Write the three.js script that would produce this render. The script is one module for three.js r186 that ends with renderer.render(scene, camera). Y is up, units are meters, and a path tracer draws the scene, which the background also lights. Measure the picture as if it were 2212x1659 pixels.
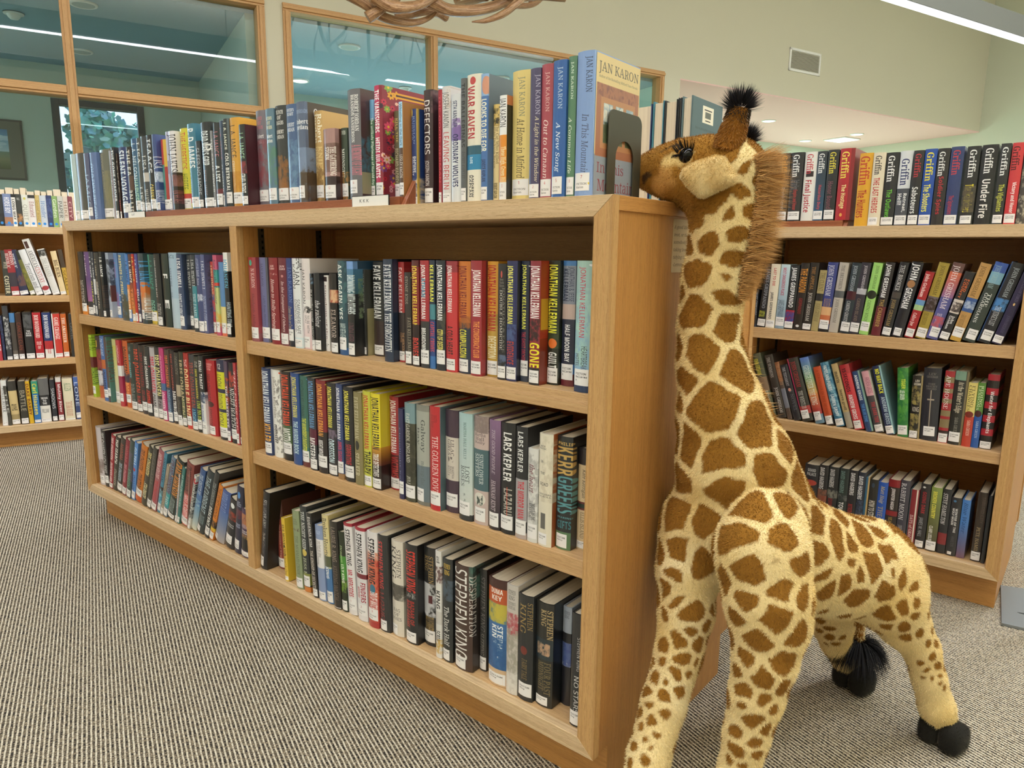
import * as THREE from 'three';
import { RoundedBoxGeometry } from 'three/addons/geometries/RoundedBoxGeometry.js';
import { mergeGeometries } from 'three/addons/utils/BufferGeometryUtils.js';
import { RectAreaLightUniformsLib } from 'three/addons/lights/RectAreaLightUniformsLib.js';

// ---------------------------------------------------------------- camera, sky, exposure
const scene = new THREE.Scene();
const camera = new THREE.PerspectiveCamera(56.696, 2212 / 1659, 0.05, 60);
camera.position.set(0.657, 1.0959, 1.0707);
camera.rotation.set(-0.18160, 0.68471, 0.01218, 'YXZ');
const renderer = new THREE.WebGLRenderer({ antialias: true });
renderer.toneMapping = THREE.LinearToneMapping;
renderer.toneMappingExposure = 1.0;
renderer.shadowMap.enabled = true;
scene.background = new THREE.Color(0.62, 0.80, 1.0);
scene.backgroundIntensity = 15;
RectAreaLightUniformsLib.init();
// the building stands turned against the bookcases: u runs along the window wall, n out of it into the room
const TURN = 20.4 * Math.PI / 180;
const EU = new THREE.Vector3(Math.sin(TURN), 0, -Math.cos(TURN)), EN = new THREE.Vector3(Math.cos(TURN), 0, Math.sin(TURN));
const at = (u, y, n) => new THREE.Vector3().addScaledVector(EU, u).addScaledVector(EN, n).setY(y);
const BUILD = Math.PI / 2 - TURN;                       // rotation.y that turns local x to u and local z to n
const PENDANTS = [[-2.85, 3.15, 1, 0], [0.3, 5.25, 2.6, 0], [3.8, 4.1, 0, 1]];   // rows of linear pendant lights: n, height, share down, share up
function downLight(p, w, l, power, color = 0xfff4e4) {
  const a = new THREE.RectAreaLight(color, power, l, w);
  a.position.copy(p); a.rotation.set(-Math.PI / 2, 0, BUILD, 'XYZ');
  a.castShadow = true;
  scene.add(a); return a;
}

// ---------------------------------------------------------------- helpers
let seed = 7;
const rnd = () => { seed = (seed * 1664525 + 1013904223) >>> 0; return seed / 4294967296; };
const rr = (a, b) => a + (b - a) * rnd();
const names = {};
const numbered = (n) => { const k = names[n] = (names[n] ?? -1) + 1; return k ? n + '_' + String(k).padStart(3, '0') : n; };
function tag(o, label, category, group) { o.userData.label = label; o.userData.category = category; if (group) o.userData.group = group; return o; }
function thing(name, label, category, pos = [0, 0, 0], turn = 0, group) {
  const o = new THREE.Group(); o.name = numbered(name); o.position.set(...pos); o.rotation.y = turn; scene.add(o);
  return tag(o, label, category, group);
}
function mesh(name, geo, mat, parent = scene, kind) {
  const m = new THREE.Mesh(geo, mat); m.name = numbered(name); m.castShadow = m.receiveShadow = true; parent.add(m);
  if (kind) m.userData.kind = kind; return m;
}
const struct = (name, geo, mat, parent = scene) => { const m = mesh(name, geo, mat, parent); if (parent === scene) m.userData.kind = 'structure'; return m; };
// uv in metres: grain along axis g, by the way each face looks
function uvMetres(geo, g = 'x', scale = 1) {
  const p = geo.attributes.position, n = geo.attributes.normal, uv = new Float32Array(p.count * 2), o = [rnd(), rnd()];
  for (let i = 0; i < p.count; i++) {
    const c = { x: p.getX(i), y: p.getY(i), z: p.getZ(i) }, a = { x: Math.abs(n.getX(i)), y: Math.abs(n.getY(i)), z: Math.abs(n.getZ(i)) };
    const m = a.x > a.y && a.x > a.z ? 'x' : a.y > a.z ? 'y' : 'z', rest = ['x', 'y', 'z'].filter((k) => k !== m);
    const along = rest.includes(g) ? g : rest[0], across = rest.find((k) => k !== along);
    uv[2 * i] = c[along] * scale + o[0]; uv[2 * i + 1] = c[across] * scale + o[1];
  }
  geo.setAttribute('uv', new THREE.BufferAttribute(uv, 2)); return geo;
}
function bx(x0, x1, y0, y1, z0, z1, g = 'x', r = 0.0015) {
  const geo = r > 0 ? new RoundedBoxGeometry(x1 - x0, y1 - y0, z1 - z0, 1, Math.min(r, (x1 - x0) / 3, (y1 - y0) / 3, (z1 - z0) / 3)) : new THREE.BoxGeometry(x1 - x0, y1 - y0, z1 - z0);
  geo.translate((x0 + x1) / 2, (y0 + y1) / 2, (z0 + z1) / 2);
  return uvMetres(geo.index ? geo.toNonIndexed() : geo, g);
}
// a flat outline (x, y) with thickness from z0 to z1
function slab(pts, z0, z1, g = 'x', bevel = 0.001) {
  const geo = new THREE.ExtrudeGeometry(new THREE.Shape(pts.map((p) => new THREE.Vector2(...p))), { depth: z1 - z0 - 2 * bevel, bevelEnabled: bevel > 0, bevelSize: bevel, bevelThickness: bevel, bevelOffset: -bevel, bevelSegments: 1, steps: 1 });
  geo.translate(0, 0, z0 + bevel); return uvMetres(geo, g);
}
function canvas(w, h, draw) { const c = document.createElement('canvas'); c.width = w; c.height = h; draw(c.getContext('2d'), w, h); return c; }
function texture(c, srgb = true, rx = 1, ry = 1) {
  const t = new THREE.CanvasTexture(c); t.colorSpace = srgb ? THREE.SRGBColorSpace : THREE.NoColorSpace; t.wrapS = t.wrapT = THREE.RepeatWrapping; t.repeat.set(rx, ry); t.anisotropy = 8; return t;
}

// ---------------------------------------------------------------- materials
// oak: fine long grain, pores as short dark dashes, now and then a cathedral figure
function oakCanvas(base, dark, lite, figure) {
  return canvas(1536, 768, (c, w, h) => {
    c.fillStyle = base; c.fillRect(0, 0, w, h);
    for (let i = 0; i < 260; i++) { c.globalAlpha = rr(0.02, 0.09); c.fillStyle = rnd() < 0.5 ? dark : lite; const y = rnd() * h, t = rr(2, 16); c.fillRect(0, y, w, t); }
    for (let k = 0; k < figure; k++) {
      const cx = rnd() * w, cy = rnd() * h, sp = rr(7, 13);
      for (let i = 1; i < 15; i++) { c.globalAlpha = rr(0.08, 0.2); c.strokeStyle = dark; c.lineWidth = rr(1, 2.6); c.beginPath(); c.ellipse(cx, cy, i * sp * rr(5, 6.5), i * sp * 0.55, 0, 0, 7); c.stroke(); }
    }
    for (let i = 0; i < 5200; i++) { c.globalAlpha = rr(0.10, 0.42); c.fillStyle = dark; c.fillRect(rnd() * w, rnd() * h, rr(8, 60), rr(0.8, 1.8)); }
    for (let i = 0; i < 2200; i++) { c.globalAlpha = rr(0.08, 0.25); c.fillStyle = lite; c.fillRect(rnd() * w, rnd() * h, rr(10, 80), rr(0.8, 1.8)); }
    for (let i = 0; i < 10; i++) { c.globalAlpha = 0.55; c.fillStyle = dark; c.beginPath(); c.ellipse(rnd() * w, rnd() * h, rr(2, 4), rr(1.5, 2.5), 0, 0, 7); c.fill(); }
    c.globalAlpha = 1;
  });
}
const oakMap = (base, dark, lite, fig) => { const t = texture(oakCanvas(base, dark, lite, fig)); t.repeat.set(1 / 0.55, 1 / 0.275); return t; };
const oakD = oakMap('#cca068', '#8a5c2e', '#deba84', 2), oakA = oakMap('#d8ba92', '#957048', '#e8d2ae', 3), oakB = oakMap('#c48d4e', '#8a5826', '#d8a566', 6), oakC = oakMap('#cfa878', '#93693c', '#e0bf94', 3);
const M = {};
const std = (o) => new THREE.MeshStandardMaterial(o);
M.oak = std({ map: oakA, roughness: 0.5, bumpMap: oakA, bumpScale: 0.0003 });
M.oakPost = std({ map: oakD, roughness: 0.5, bumpMap: oakD, bumpScale: 0.0003 });
M.oakPanel = std({ map: oakB, roughness: 0.42 });
M.oakShelf = std({ map: oakC, roughness: 0.45, bumpMap: oakC, bumpScale: 0.0002 });
M.mahogany = std({ map: oakMap('#9a5a3a', '#5e3018', '#b4744e', 2), roughness: 0.4 });
M.trim = std({ map: oakMap('#cfa068', '#96683a', '#e0ba84', 0), roughness: 0.5 });
M.standard = std({ color: 0x6f6a60, metalness: 0.6, roughness: 0.45, map: texture(canvas(64, 256, (c, w, h) => { c.fillStyle = '#b8b2a4'; c.fillRect(0, 0, w, h); c.fillStyle = '#1c1814'; for (let i = 0; i < 4; i++) c.fillRect(18, i * 64 + 20, 28, 16); }), true, 60, 12) });
const speckle = (base, amp) => texture(canvas(512, 512, (c, w, h) => { c.fillStyle = base; c.fillRect(0, 0, w, h); for (let i = 0; i < 9000; i++) { c.globalAlpha = rr(0, amp); c.fillStyle = rnd() < 0.5 ? '#000' : '#fff'; const s = rr(1, 4); c.fillRect(rnd() * w, rnd() * h, s, s); } c.globalAlpha = 1; }));
const paint = (hex, rough = 0.9) => { const t = speckle('#808080', 0.10); return std({ color: hex, roughness: rough, bumpMap: t, bumpScale: 0.0004 }); };
M.wall = paint(0xd6d2bc); M.wallMint = paint(0xd8ecdf); M.wallRight = paint(0xd6dac8); M.office = paint(0xc6d0c4); M.officeCeil = paint(0xa0b8c2); M.pinkCeil = paint(0xf0c9c6); M.ceiling = paint(0xcfcab6);
M.white = std({ color: 0xf2f2ee, roughness: 0.6 }); M.black = std({ color: 0x1a1a1a, roughness: 0.5 });
M.grey = std({ color: 0x82868a, roughness: 0.45, metalness: 0.5 }); M.lampBody = std({ color: 0x7d7f7c, roughness: 0.5, metalness: 0.2 });
M.lampGlow = std({ color: 0xffffff, emissive: new THREE.Color(0.86, 0.93, 1.0), emissiveIntensity: 1.6 });
M.glass = new THREE.MeshPhysicalMaterial({ color: 0xe6f1f1, transmission: 1, thickness: 0, roughness: 0.0, ior: 1.5 });
M.solarGlass = M.glass.clone(); M.solarGlass.color.setRGB(0.13, 0.125, 0.12);
M.sash = std({ color: 0x30343e, roughness: 0.5 });
// carpet: wavy cream ribs over a brown and black loop ground
const carpetDraw = (bump) => canvas(2048, 2048, (c, w, h) => {
  const ribs = 46, step = w / ribs;
  c.fillStyle = bump ? '#303030' : '#5f564a'; c.fillRect(0, 0, w, h);
  for (let i = 0; i < ribs; i++) {
    const x0 = i * step, dark = (i * 7919) % 3;
    for (let y = 0; y < h; y += 10) {                       // loops of the ground yarn
      const t = rnd(); c.fillStyle = bump ? (t < 0.5 ? '#202020' : '#484848') : t < 0.46 ? '#26221e' : t < 0.76 ? '#746957' : '#9a8d78';
      c.beginPath(); c.ellipse(x0 + step * rr(0.12, 0.34), y, step * 0.2, 6.5, rr(-0.4, 0.4), 0, 7); c.fill();
    }
    for (let y = -8; y < h + 8; y += 12) {                  // the raised cream rib
      const t = rnd(), x = x0 + step * (0.70 + 0.035 * Math.sin(y * Math.PI * 2 * 9 / h + i * 2.1)) + rr(-2, 2);
      c.fillStyle = bump ? (t < 0.5 ? '#e8e8e8' : '#cfcfcf') : t < 0.55 ? '#e2dac8' : t < 0.82 ? '#d0c5b0' : '#b6a994';
      c.beginPath(); c.ellipse(x, y, step * 0.245, 11, rr(0.35, 0.75), 0, 7); c.fill();
      if (!bump) { c.strokeStyle = 'rgba(84,72,56,0.55)'; c.lineWidth = 2; c.stroke(); }
    }
  }
});
const carpetT = texture(carpetDraw(false)), carpetB = texture(carpetDraw(true), false);
for (const t of [carpetT, carpetB]) t.repeat.set(1 / 0.42, 1 / 0.42);
M.carpet = std({ map: carpetT, bumpMap: carpetB, bumpScale: 0.003, roughness: 0.95 });

// ---------------------------------------------------------------- the setting
function plank(name, mat, u0, u1, y0, y1, n0, n1, parent) {       // a box along the building's own directions
  const g = bx(u0, u1, y0, y1, n0, n1, 'x', 0), m = struct(name, g, mat, parent);
  if (!parent) m.rotation.y = BUILD; return m;
}
const CEIL = 5.7, WN = -5.211, SOFFIT = 2.98;
const floor = plank('floor', M.carpet, -7, 12, -0.1, 0, -9.5, 6.5);
{ const g = floor.geometry, p = g.attributes.position, uv = g.attributes.uv; for (let i = 0; i < p.count; i++) uv.setXY(i, p.getX(i), p.getZ(i)); }
plank('ceiling', M.ceiling, -7, 12, CEIL, CEIL + 0.1, WN - 0.15, 6.5);
// window wall: panels around the two glazed openings, bulkhead over the low room at the right
const O1 = [-2.6, 0.56], O2 = [0.70, 4.70], OT = 3.03, OB = 0.9, WB = WN - 0.15;
const wallW = struct('wall_window', bx(-7, O1[0], 0, CEIL, WB, WN, 'x', 0), M.wall); wallW.rotation.y = BUILD;
for (const [u0, u1, y0, y1] of [[O1[0], O1[1], 0, OB], [O1[0], O1[1], OT, CEIL], [O1[1], O2[0], 0, CEIL], [O2[0], O2[1], 0, OB], [O2[0], O2[1], OT, CEIL], [O2[1], 4.94, 0, CEIL], [4.94, 12, SOFFIT + 0.012, CEIL]])
  mesh('wall_panel', bx(u0, u1, y0, y1, WB, WN, 'x', 0), M.wall, wallW);
plank('wall_right', M.wallRight, 11.0, 11.15, 0, CEIL, -7.75, 6.5);
plank('wall_far', M.wallMint, 4.8, 11.15, 0, SOFFIT + 0.1, -7.80, -7.65);
plank('wall_low_room', M.wallMint, 4.80, 4.94, 0, SOFFIT, -7.65, WB);
plank('ceiling_low', M.pinkCeil, 4.94, 11.0, SOFFIT, SOFFIT + 0.012, -7.65, WN - 0.001);
plank('wall_back', M.wall, -7, 12, 0, CEIL, 6.4, 6.55); plank('wall_left', M.wall, -7.1, -6.95, 0, CEIL, -9.5, 6.5);
// the two offices behind the glass
const OC = 2.95, ON = -8.13;
plank('ceiling_office', M.officeCeil, -7, 4.8, OC, OC + 0.1, ON - 0.15, WB);
const wallO = struct('wall_office', bx(-2.3, -1.0, 0, OC, ON - 0.15, ON, 'x', 0), M.office); wallO.rotation.y = BUILD;
for (const [u0, u1, y0, y1] of [[-1.0, -0.14, 0, 1.1], [-1.0, -0.14, 2.62, OC], [-7, -6.2, 0, OC], [-6.2, -2.3, 0, 0.8], [-6.2, -2.3, 2.62, OC], [-0.14, 0.9, 0, OC], [0.9, 4.4, 0, 0.8], [0.9, 4.4, 2.3, OC], [4.4, 4.8, 0, OC]]) mesh('wall_panel', bx(u0, u1, y0, y1, ON - 0.15, ON, 'x', 0), M.office, wallO);
plank('wall_partition', M.office, 0.44, 0.56, 0, OC, ON, WB);
// interior glazing: oak frames, mullions, transom, one pane per light
function glazing(label, u0, u1, mulls, transom, endPane) {
  const w = new THREE.Group(); w.name = numbered('window_1'.replace('1', String(++glazing.n))); w.userData = { kind: 'structure', label }; w.rotation.y = BUILD; scene.add(w);
  const F = 0.06, n0 = WN - 0.11, n1 = WN + 0.02;
  const bar = (a, b, c, d, g) => { mesh('frame_bar', bx(a, b, c, d, n0, n1, g, 0.003), M.trim, w); const o = 0.017; mesh('frame_bead', g === 'y' ? bx(a + o, b - o, c, d, n1, n1 + 0.012, g, 0.003) : bx(a, b, c + o, d - o, n1, n1 + 0.012, g, 0.003), M.trim, w); };
  bar(u0, u1, OT - F, OT, 'x'); bar(u0, u1, OB, OB + F, 'x'); bar(u0, u0 + F, OB + F, OT - F, 'y'); bar(u1 - F, u1, OB + F, OT - F, 'y');
  const edges = [u0 + F, ...mulls.flatMap((m) => [m - 0.033, m + 0.033]), u1 - F];
  for (const m of mulls) bar(m - 0.033, m + 0.033, OB + F, OT - F, 'y');
  for (let i = 0; i < edges.length; i += 2) {
    const a = edges[i], b = edges[i + 1];
    if (transom) bar(a, b, transom - 0.035, transom + 0.035, 'x');
    for (const [c, d] of transom ? [[OB + F, transom - 0.035], [transom + 0.035, OT - F]] : [[OB + F, OT - F]]) {
      const p = new THREE.PlaneGeometry(b - a, d - c); p.translate((a + b) / 2, (c + d) / 2, WN - 0.05); mesh('glass_pane', p, M.glass, w);
    }
  }
  return w;
}
glazing.n = 0;
glazing('oak framed interior window with a transom', O1[0], O1[1], [-0.79], 2.19);
glazing('oak framed interior window of tall panes', O2[0], O2[1], [2.01, 3.38], 0);
// outside window of the office, with the tree behind it
{
  const w = new THREE.Group(); w.name = 'window_3'; w.userData = { kind: 'structure', label: 'dark framed outside window at the back of the office' }; w.rotation.y = BUILD; scene.add(w);
  for (const [a, b, c, d] of [[-1.0, -0.93, 1.1, 2.62], [-0.21, -0.14, 1.1, 2.62], [-0.93, -0.21, 2.56, 2.62], [-0.93, -0.21, 1.1, 1.16], [-0.93, -0.21, 1.60, 1.64]]) mesh('window_frame', bx(a, b, c, d, ON - 0.12, ON + 0.015, 'x', 0.003), M.sash, w);
  const p = new THREE.PlaneGeometry(0.72, 1.4); p.translate(-0.57, 1.86, ON - 0.06); mesh('glass_pane', p, M.solarGlass, w);
}
for (const [k, u0, u1, y1, label] of [[4, -6.2, -2.3, 2.62, 'wide dark framed outside window of the left office'], [5, 0.9, 4.4, 2.3, 'wide dark framed outside window of the right office']]) {
  const w = new THREE.Group(); w.name = 'window_' + k; w.userData = { kind: 'structure', label }; w.rotation.y = BUILD; scene.add(w);
  const n = 4; for (let i = 0; i <= n; i++) { const u = u0 + (u1 - u0) * i / n; mesh('window_frame', bx(u - 0.03, u + 0.03, 0.8, y1, ON - 0.12, ON - 0.02, 'y', 0.003), M.sash, w); }
  for (const y of [0.8, y1 - 0.06]) mesh('window_frame', bx(u0, u1, y, y + 0.06, ON - 0.12, ON - 0.02, 'x', 0.003), M.sash, w);
  const p = new THREE.PlaneGeometry(u1 - u0, y1 - 0.8); p.translate((u0 + u1) / 2, (0.8 + y1) / 2, ON - 0.06); mesh('glass_pane', p, M.glass, w);
}

// ---------------------------------------------------------------- lights and what hangs from ceilings and walls
const discGeo = new THREE.CylinderGeometry(0.5, 0.5, 1, 32);
PENDANTS.forEach(([n, y, down, up], i) => {
  const u0 = -6.4, u1 = 10.6, t = thing('pendant_light', ['long grey linear pendant light nearest the window wall, top right corner', 'long grey linear light high under the hall ceiling', 'long grey uplight hanging behind the viewpoint'][i], 'light', [0, 0, 0], BUILD);
  mesh('housing', bx(u0, u1, y + 0.004, y + 0.19, n - 0.055, n + 0.055, 'x', 0.004), M.lampBody, t);
  for (let k = 0; k < 5; k++) mesh('suspension_rod', bx(u0 + 1 + k * 3.6, u0 + 1.012 + k * 3.6, y + 0.19, CEIL, n - 0.006, n + 0.006, 'y', 0), M.lampBody, t);
  for (const [power, s] of [[down, 1], [up, -1]]) if (power) {
    const q = s > 0 ? y - 0.004 : y + 0.19;
    mesh('diffuser', bx(u0 + 0.02, u1 - 0.02, q, q + 0.007, n - 0.048, n + 0.048, 'x', 0), M.lampGlow, t);
    const a = new THREE.RectAreaLight(0xf6f9ff, power * (s > 0 ? 31 : 195), u1 - u0 - 0.04, 0.096);
    a.quaternion.setFromRotationMatrix(new THREE.Matrix4().makeBasis(EU, new THREE.Vector3(0, s, 0).cross(EU), new THREE.Vector3(0, s, 0)));
    a.position.copy(at((u0 + u1) / 2, s > 0 ? y - 0.008 : y + 0.202, n)); a.castShadow = true; scene.add(a);
  }
});
const glowMat = (c, k) => std({ color: 0xffffff, emissive: new THREE.Color(c), emissiveIntensity: k });
const spotGlow = glowMat(0xd4eeff, 1.0), warmGlow = glowMat(0xfff0d0, 2.2), offDisc = std({ color: 0xaebab8, roughness: 0.5 });
const ringGeo = new THREE.TorusGeometry(0.088, 0.012, 8, 36).rotateX(Math.PI / 2), lensGeo = new THREE.CylinderGeometry(0.078, 0.078, 0.006, 32);
function roundLight(label, u, y, n, glow, power, color = 0xfff2e0) {
  const p = at(u, y, n), t = thing('ceiling_downlight', label, 'downlight', [p.x, p.y, p.z]);
  mesh('trim_ring', ringGeo, M.white, t); const lens = mesh('lens', lensGeo, glow, t); lens.position.y = -0.006;
  if (power) { const s = new THREE.SpotLight(color, power, 0, 1.25, 0.6, 2); s.position.set(p.x, p.y - 0.03, p.z); s.target.position.set(p.x, 0, p.z); s.shadow.radius = 4; s.castShadow = true; scene.add(s, s.target); }
  return t;
}
roundLight('unlit round downlight at the top edge of the left office ceiling', -0.664, OC - 0.004, -5.81, offDisc, 0);
roundLight('unlit round downlight deeper in the left office ceiling', -0.69, OC - 0.004, -7.38, offDisc, 0);
roundLight('glowing round downlight behind the glass beside the white post', 1.384, OC - 0.004, -7.41, warmGlow, 12, 0xf0f6ff);
roundLight('unlit round downlight in the ceiling behind the wide pane', 1.44, OC - 0.004, -5.82, offDisc, 0);
roundLight('unlit round downlight behind the pane right of the mullion', 3.19, OC - 0.004, -6.1, offDisc, 0);
const LOWS = [[7.11, -6.67, 'half hidden behind the giraffe head tuft'], [7.65, -6.31, 'nearest the bulkhead edge, right of the head tuft'], [9.56, -7.18, 'deepest in the pink ceiling'], [9.66, -6.32, 'above the square ceiling panel']];
for (const [u, n, where] of LOWS) roundLight('bright round downlight in the pink ceiling, ' + where, u, SOFFIT, n, spotGlow, 27, 0xe4fbf2);
{
  const p = at(9.9, SOFFIT - 0.004, -6.75), t = thing('ceiling_panel_light', 'pale square light panel set in the pink ceiling', 'ceiling light', [p.x, p.y, p.z], BUILD);
  mesh('frame', bx(-0.2, 0.2, -0.012, 0.004, -0.2, 0.2, 'x', 0.003), M.white, t); mesh('diffuser', bx(-0.18, 0.18, -0.018, -0.012, -0.18, 0.18, 'x', 0), spotGlow, t);
  const a = new THREE.RectAreaLight(0xe4fbf2, 22, 0.36, 0.36); a.position.set(p.x, p.y - 0.022, p.z); a.rotation.set(-Math.PI / 2, 0, 0); a.castShadow = true; scene.add(a);
}
function detector(label, u, y, n) {
  const p = at(u, y, n), t = thing('smoke_detector', label, 'detector', [p.x, p.y, p.z]);
  mesh('base', new THREE.LatheGeometry([[0.001, -0.012], [0.07, -0.012], [0.075, 0], [0.001, 0]].map((q) => new THREE.Vector2(...q)), 32), M.white, t);
  mesh('dome', new THREE.LatheGeometry([[0.001, -0.05], [0.028, -0.048], [0.045, -0.03], [0.05, -0.012]].map((q) => new THREE.Vector2(...q)), 32), M.white, t);
}
detector('white round detector on the left office ceiling, top left', -1.15, OC - 0.001, -6.37);
detector('white round detector behind the glass above the books', 2.5, OC - 0.001, -7.1);
detector('white round detector on the pink ceiling beside the head tuft', 7.42, SOFFIT + 0.004, -6.55);
{ // wall vent with louvres
  const t = thing('wall_vent', 'white louvred air vent high on the beige wall', 'vent', [0, 0, 0], BUILD), a = 6.65, b = 7.22, c = 3.30, d = 3.56;
  for (const [x0, x1, y0, y1, g] of [[a, b, c, c + 0.028, 'x'], [a, b, d - 0.028, d, 'x'], [a, a + 0.028, c, d, 'y'], [b - 0.028, b, c, d, 'y']]) mesh('frame_bar', bx(x0, x1, y0, y1, WN, WN + 0.014, g, 0.002), M.white, t);
  mesh('duct', bx(a + 0.02, b - 0.02, c + 0.02, d - 0.02, WN + 0.0005, WN + 0.002, 'x', 0), std({ color: 0x8f8b7e, roughness: 0.9 }), t);
  const g = bx(-(b - a) / 2 + 0.028, (b - a) / 2 - 0.028, -0.0012, 0.0012, -0.009, 0.009, 'x', 0), sm = std({ color: 0xdcd9ca, roughness: 0.6 });
  for (let k = 0; k < 15; k++) { const s = mesh('louvre', g, sm, t); s.position.set((a + b) / 2, c + 0.036 + k * 0.0134, WN + 0.008); s.rotation.x = 0.7; }
}
{ // framed picture in the office
  const t = thing('framed_picture', 'framed landscape print in a wide grey mat behind the left glass', 'picture', [0, 0, 0], BUILD), a = -2.0, b = -1.27, c = 1.775, d = 2.365;
  mesh('frame', bx(a, b, c, d, ON, ON + 0.02, 'x', 0.003), std({ color: 0x5b5248, roughness: 0.6 }), t);
  mesh('mat', bx(a + 0.02, b - 0.02, c + 0.02, d - 0.02, ON + 0.02, ON + 0.022, 'x', 0), std({ color: 0x7d7468, roughness: 0.9 }), t);
  const art = canvas(256, 256, (x, w, h) => { const g = x.createLinearGradient(0, 0, 0, h); g.addColorStop(0, '#5f86b4'); g.addColorStop(0.55, '#c2d0d8'); g.addColorStop(0.56, '#7d8a78'); g.addColorStop(0.75, '#8d8a68'); g.addColorStop(1, '#5f5c3c'); x.fillStyle = g; x.fillRect(0, 0, w, h); x.fillStyle = '#e8ecee'; for (let i = 0; i < 26; i++) { x.globalAlpha = rr(0.2, 0.6); x.beginPath(); x.ellipse(rnd() * w, h * rr(0.15, 0.5), rr(15, 50), rr(6, 18), 0, 0, 7); x.fill(); } x.globalAlpha = 1; });
  const g = new THREE.PlaneGeometry(b - a - 0.26, d - c - 0.2); g.translate((a + b) / 2, (c + d) / 2, ON + 0.0225); mesh('print', g, std({ map: texture(art), roughness: 0.6 }), t);
}
{ // tree outside the office window: trunk, limbs and a crown of leaf sprays
  const p = at(-0.15, 0, -15), t = thing('tree', 'leafy tree outside the far office window', 'tree', [p.x, 0, p.z]);
  const trunk = []; const limb = (a, b, r0, r1) => { const d = b.clone().sub(a), g = new THREE.CylinderGeometry(r1, r0, d.length(), 8); g.applyQuaternion(new THREE.Quaternion().setFromUnitVectors(new THREE.Vector3(0, 1, 0), d.clone().normalize())); g.translate(...a.clone().addScaledVector(d, 0.5).toArray()); trunk.push(g); };
  limb(new THREE.Vector3(0, -0.2, 0), new THREE.Vector3(0.1, 2.6, 0), 0.16, 0.10);
  const leaf = new THREE.CircleGeometry(0.07, 5), lm = std({ color: 0x7fa89a, roughness: 0.8, side: THREE.DoubleSide }), N = 5200, im = new THREE.InstancedMesh(leaf, lm, N), m4 = new THREE.Matrix4(), q = new THREE.Quaternion(), e = new THREE.Euler();
  const hubs = []; for (let k = 0; k < 26; k++) { const a = rr(0, 6.28), r = rr(0.1, 0.95), h = new THREE.Vector3(Math.cos(a) * r, rr(1.6, 3.3), Math.sin(a) * r); hubs.push(h); if (k < 12) limb(new THREE.Vector3(0.05, rr(1.4, 2.5), 0), h, 0.04, 0.012); }
  for (let i = 0; i < N; i++) { const h = hubs[i % hubs.length], v = new THREE.Vector3(rr(-1, 1), rr(-1, 1), rr(-1, 1)).normalize().multiplyScalar(0.42 * Math.cbrt(rnd())); q.setFromEuler(e.set(rr(0, 6), rr(0, 6), rr(0, 6))); im.setMatrixAt(i, m4.compose(v.add(h), q, new THREE.Vector3(1, 1, 1).multiplyScalar(rr(0.6, 1.3)))); im.setColorAt(i, new THREE.Color(rr(0.5, 1.1), rr(0.8, 1.2), rr(0.8, 1.4))); }
  mesh('trunk', mergeGeometries(trunk), std({ color: 0x54483c, roughness: 0.9 }), t);
  im.name = 'foliage'; im.userData.kind = 'stuff'; t.add(im);
  plank('ground', std({ color: 0x6f7a55, roughness: 1 }), -14, 6, -0.3, -0.2, -40, -9.6);
}
// a tube that tapers along a smooth curve
function taper(points, radii, rings = 40, sides = 12, rough = 0) {
  const curve = new THREE.CatmullRomCurve3(points.map((p) => (p.isVector3 ? p : new THREE.Vector3(...p)))), fr = curve.computeFrenetFrames(rings, false), pos = [], uv = [], idx = [];
  for (let i = 0; i <= rings; i++) {
    const t = i / rings, c = curve.getPoint(t), k = t * (radii.length - 1), j = Math.min(radii.length - 2, Math.floor(k)), r = radii[j] + (radii[j + 1] - radii[j]) * (k - j);
    for (let s = 0; s <= sides; s++) {
      const a = (s % sides) / sides * Math.PI * 2, q = r * (1 + rough * Math.sin((s % sides) * 2.7 + i * 0.35)), v = c.clone().addScaledVector(fr.normals[i], Math.cos(a) * q).addScaledVector(fr.binormals[i], Math.sin(a) * q);
      pos.push(v.x, v.y, v.z); uv.push(t, s / sides);
    }
  }
  for (let i = 0; i < rings; i++) for (let s = 0; s < sides; s++) { const a = i * (sides + 1) + s, b = a + sides + 1; idx.push(a, a + 1, b, b, a + 1, b + 1); }
  const caps = [[0, -1], [rings, 1]];
  for (const [ring, way] of caps) { const c = curve.getPoint(ring / rings), n = pos.length / 3; pos.push(c.x, c.y, c.z); uv.push(0, 0); for (let s = 0; s < sides; s++) { const a = ring * (sides + 1) + s; way < 0 ? idx.push(n, a + 1, a) : idx.push(n, a, a + 1); } }
  const g = new THREE.BufferGeometry(); g.setAttribute('position', new THREE.Float32BufferAttribute(pos, 3)); g.setAttribute('uv', new THREE.Float32BufferAttribute(uv, 2)); g.setIndex(idx); g.computeVertexNormals(); return g;
}
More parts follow.
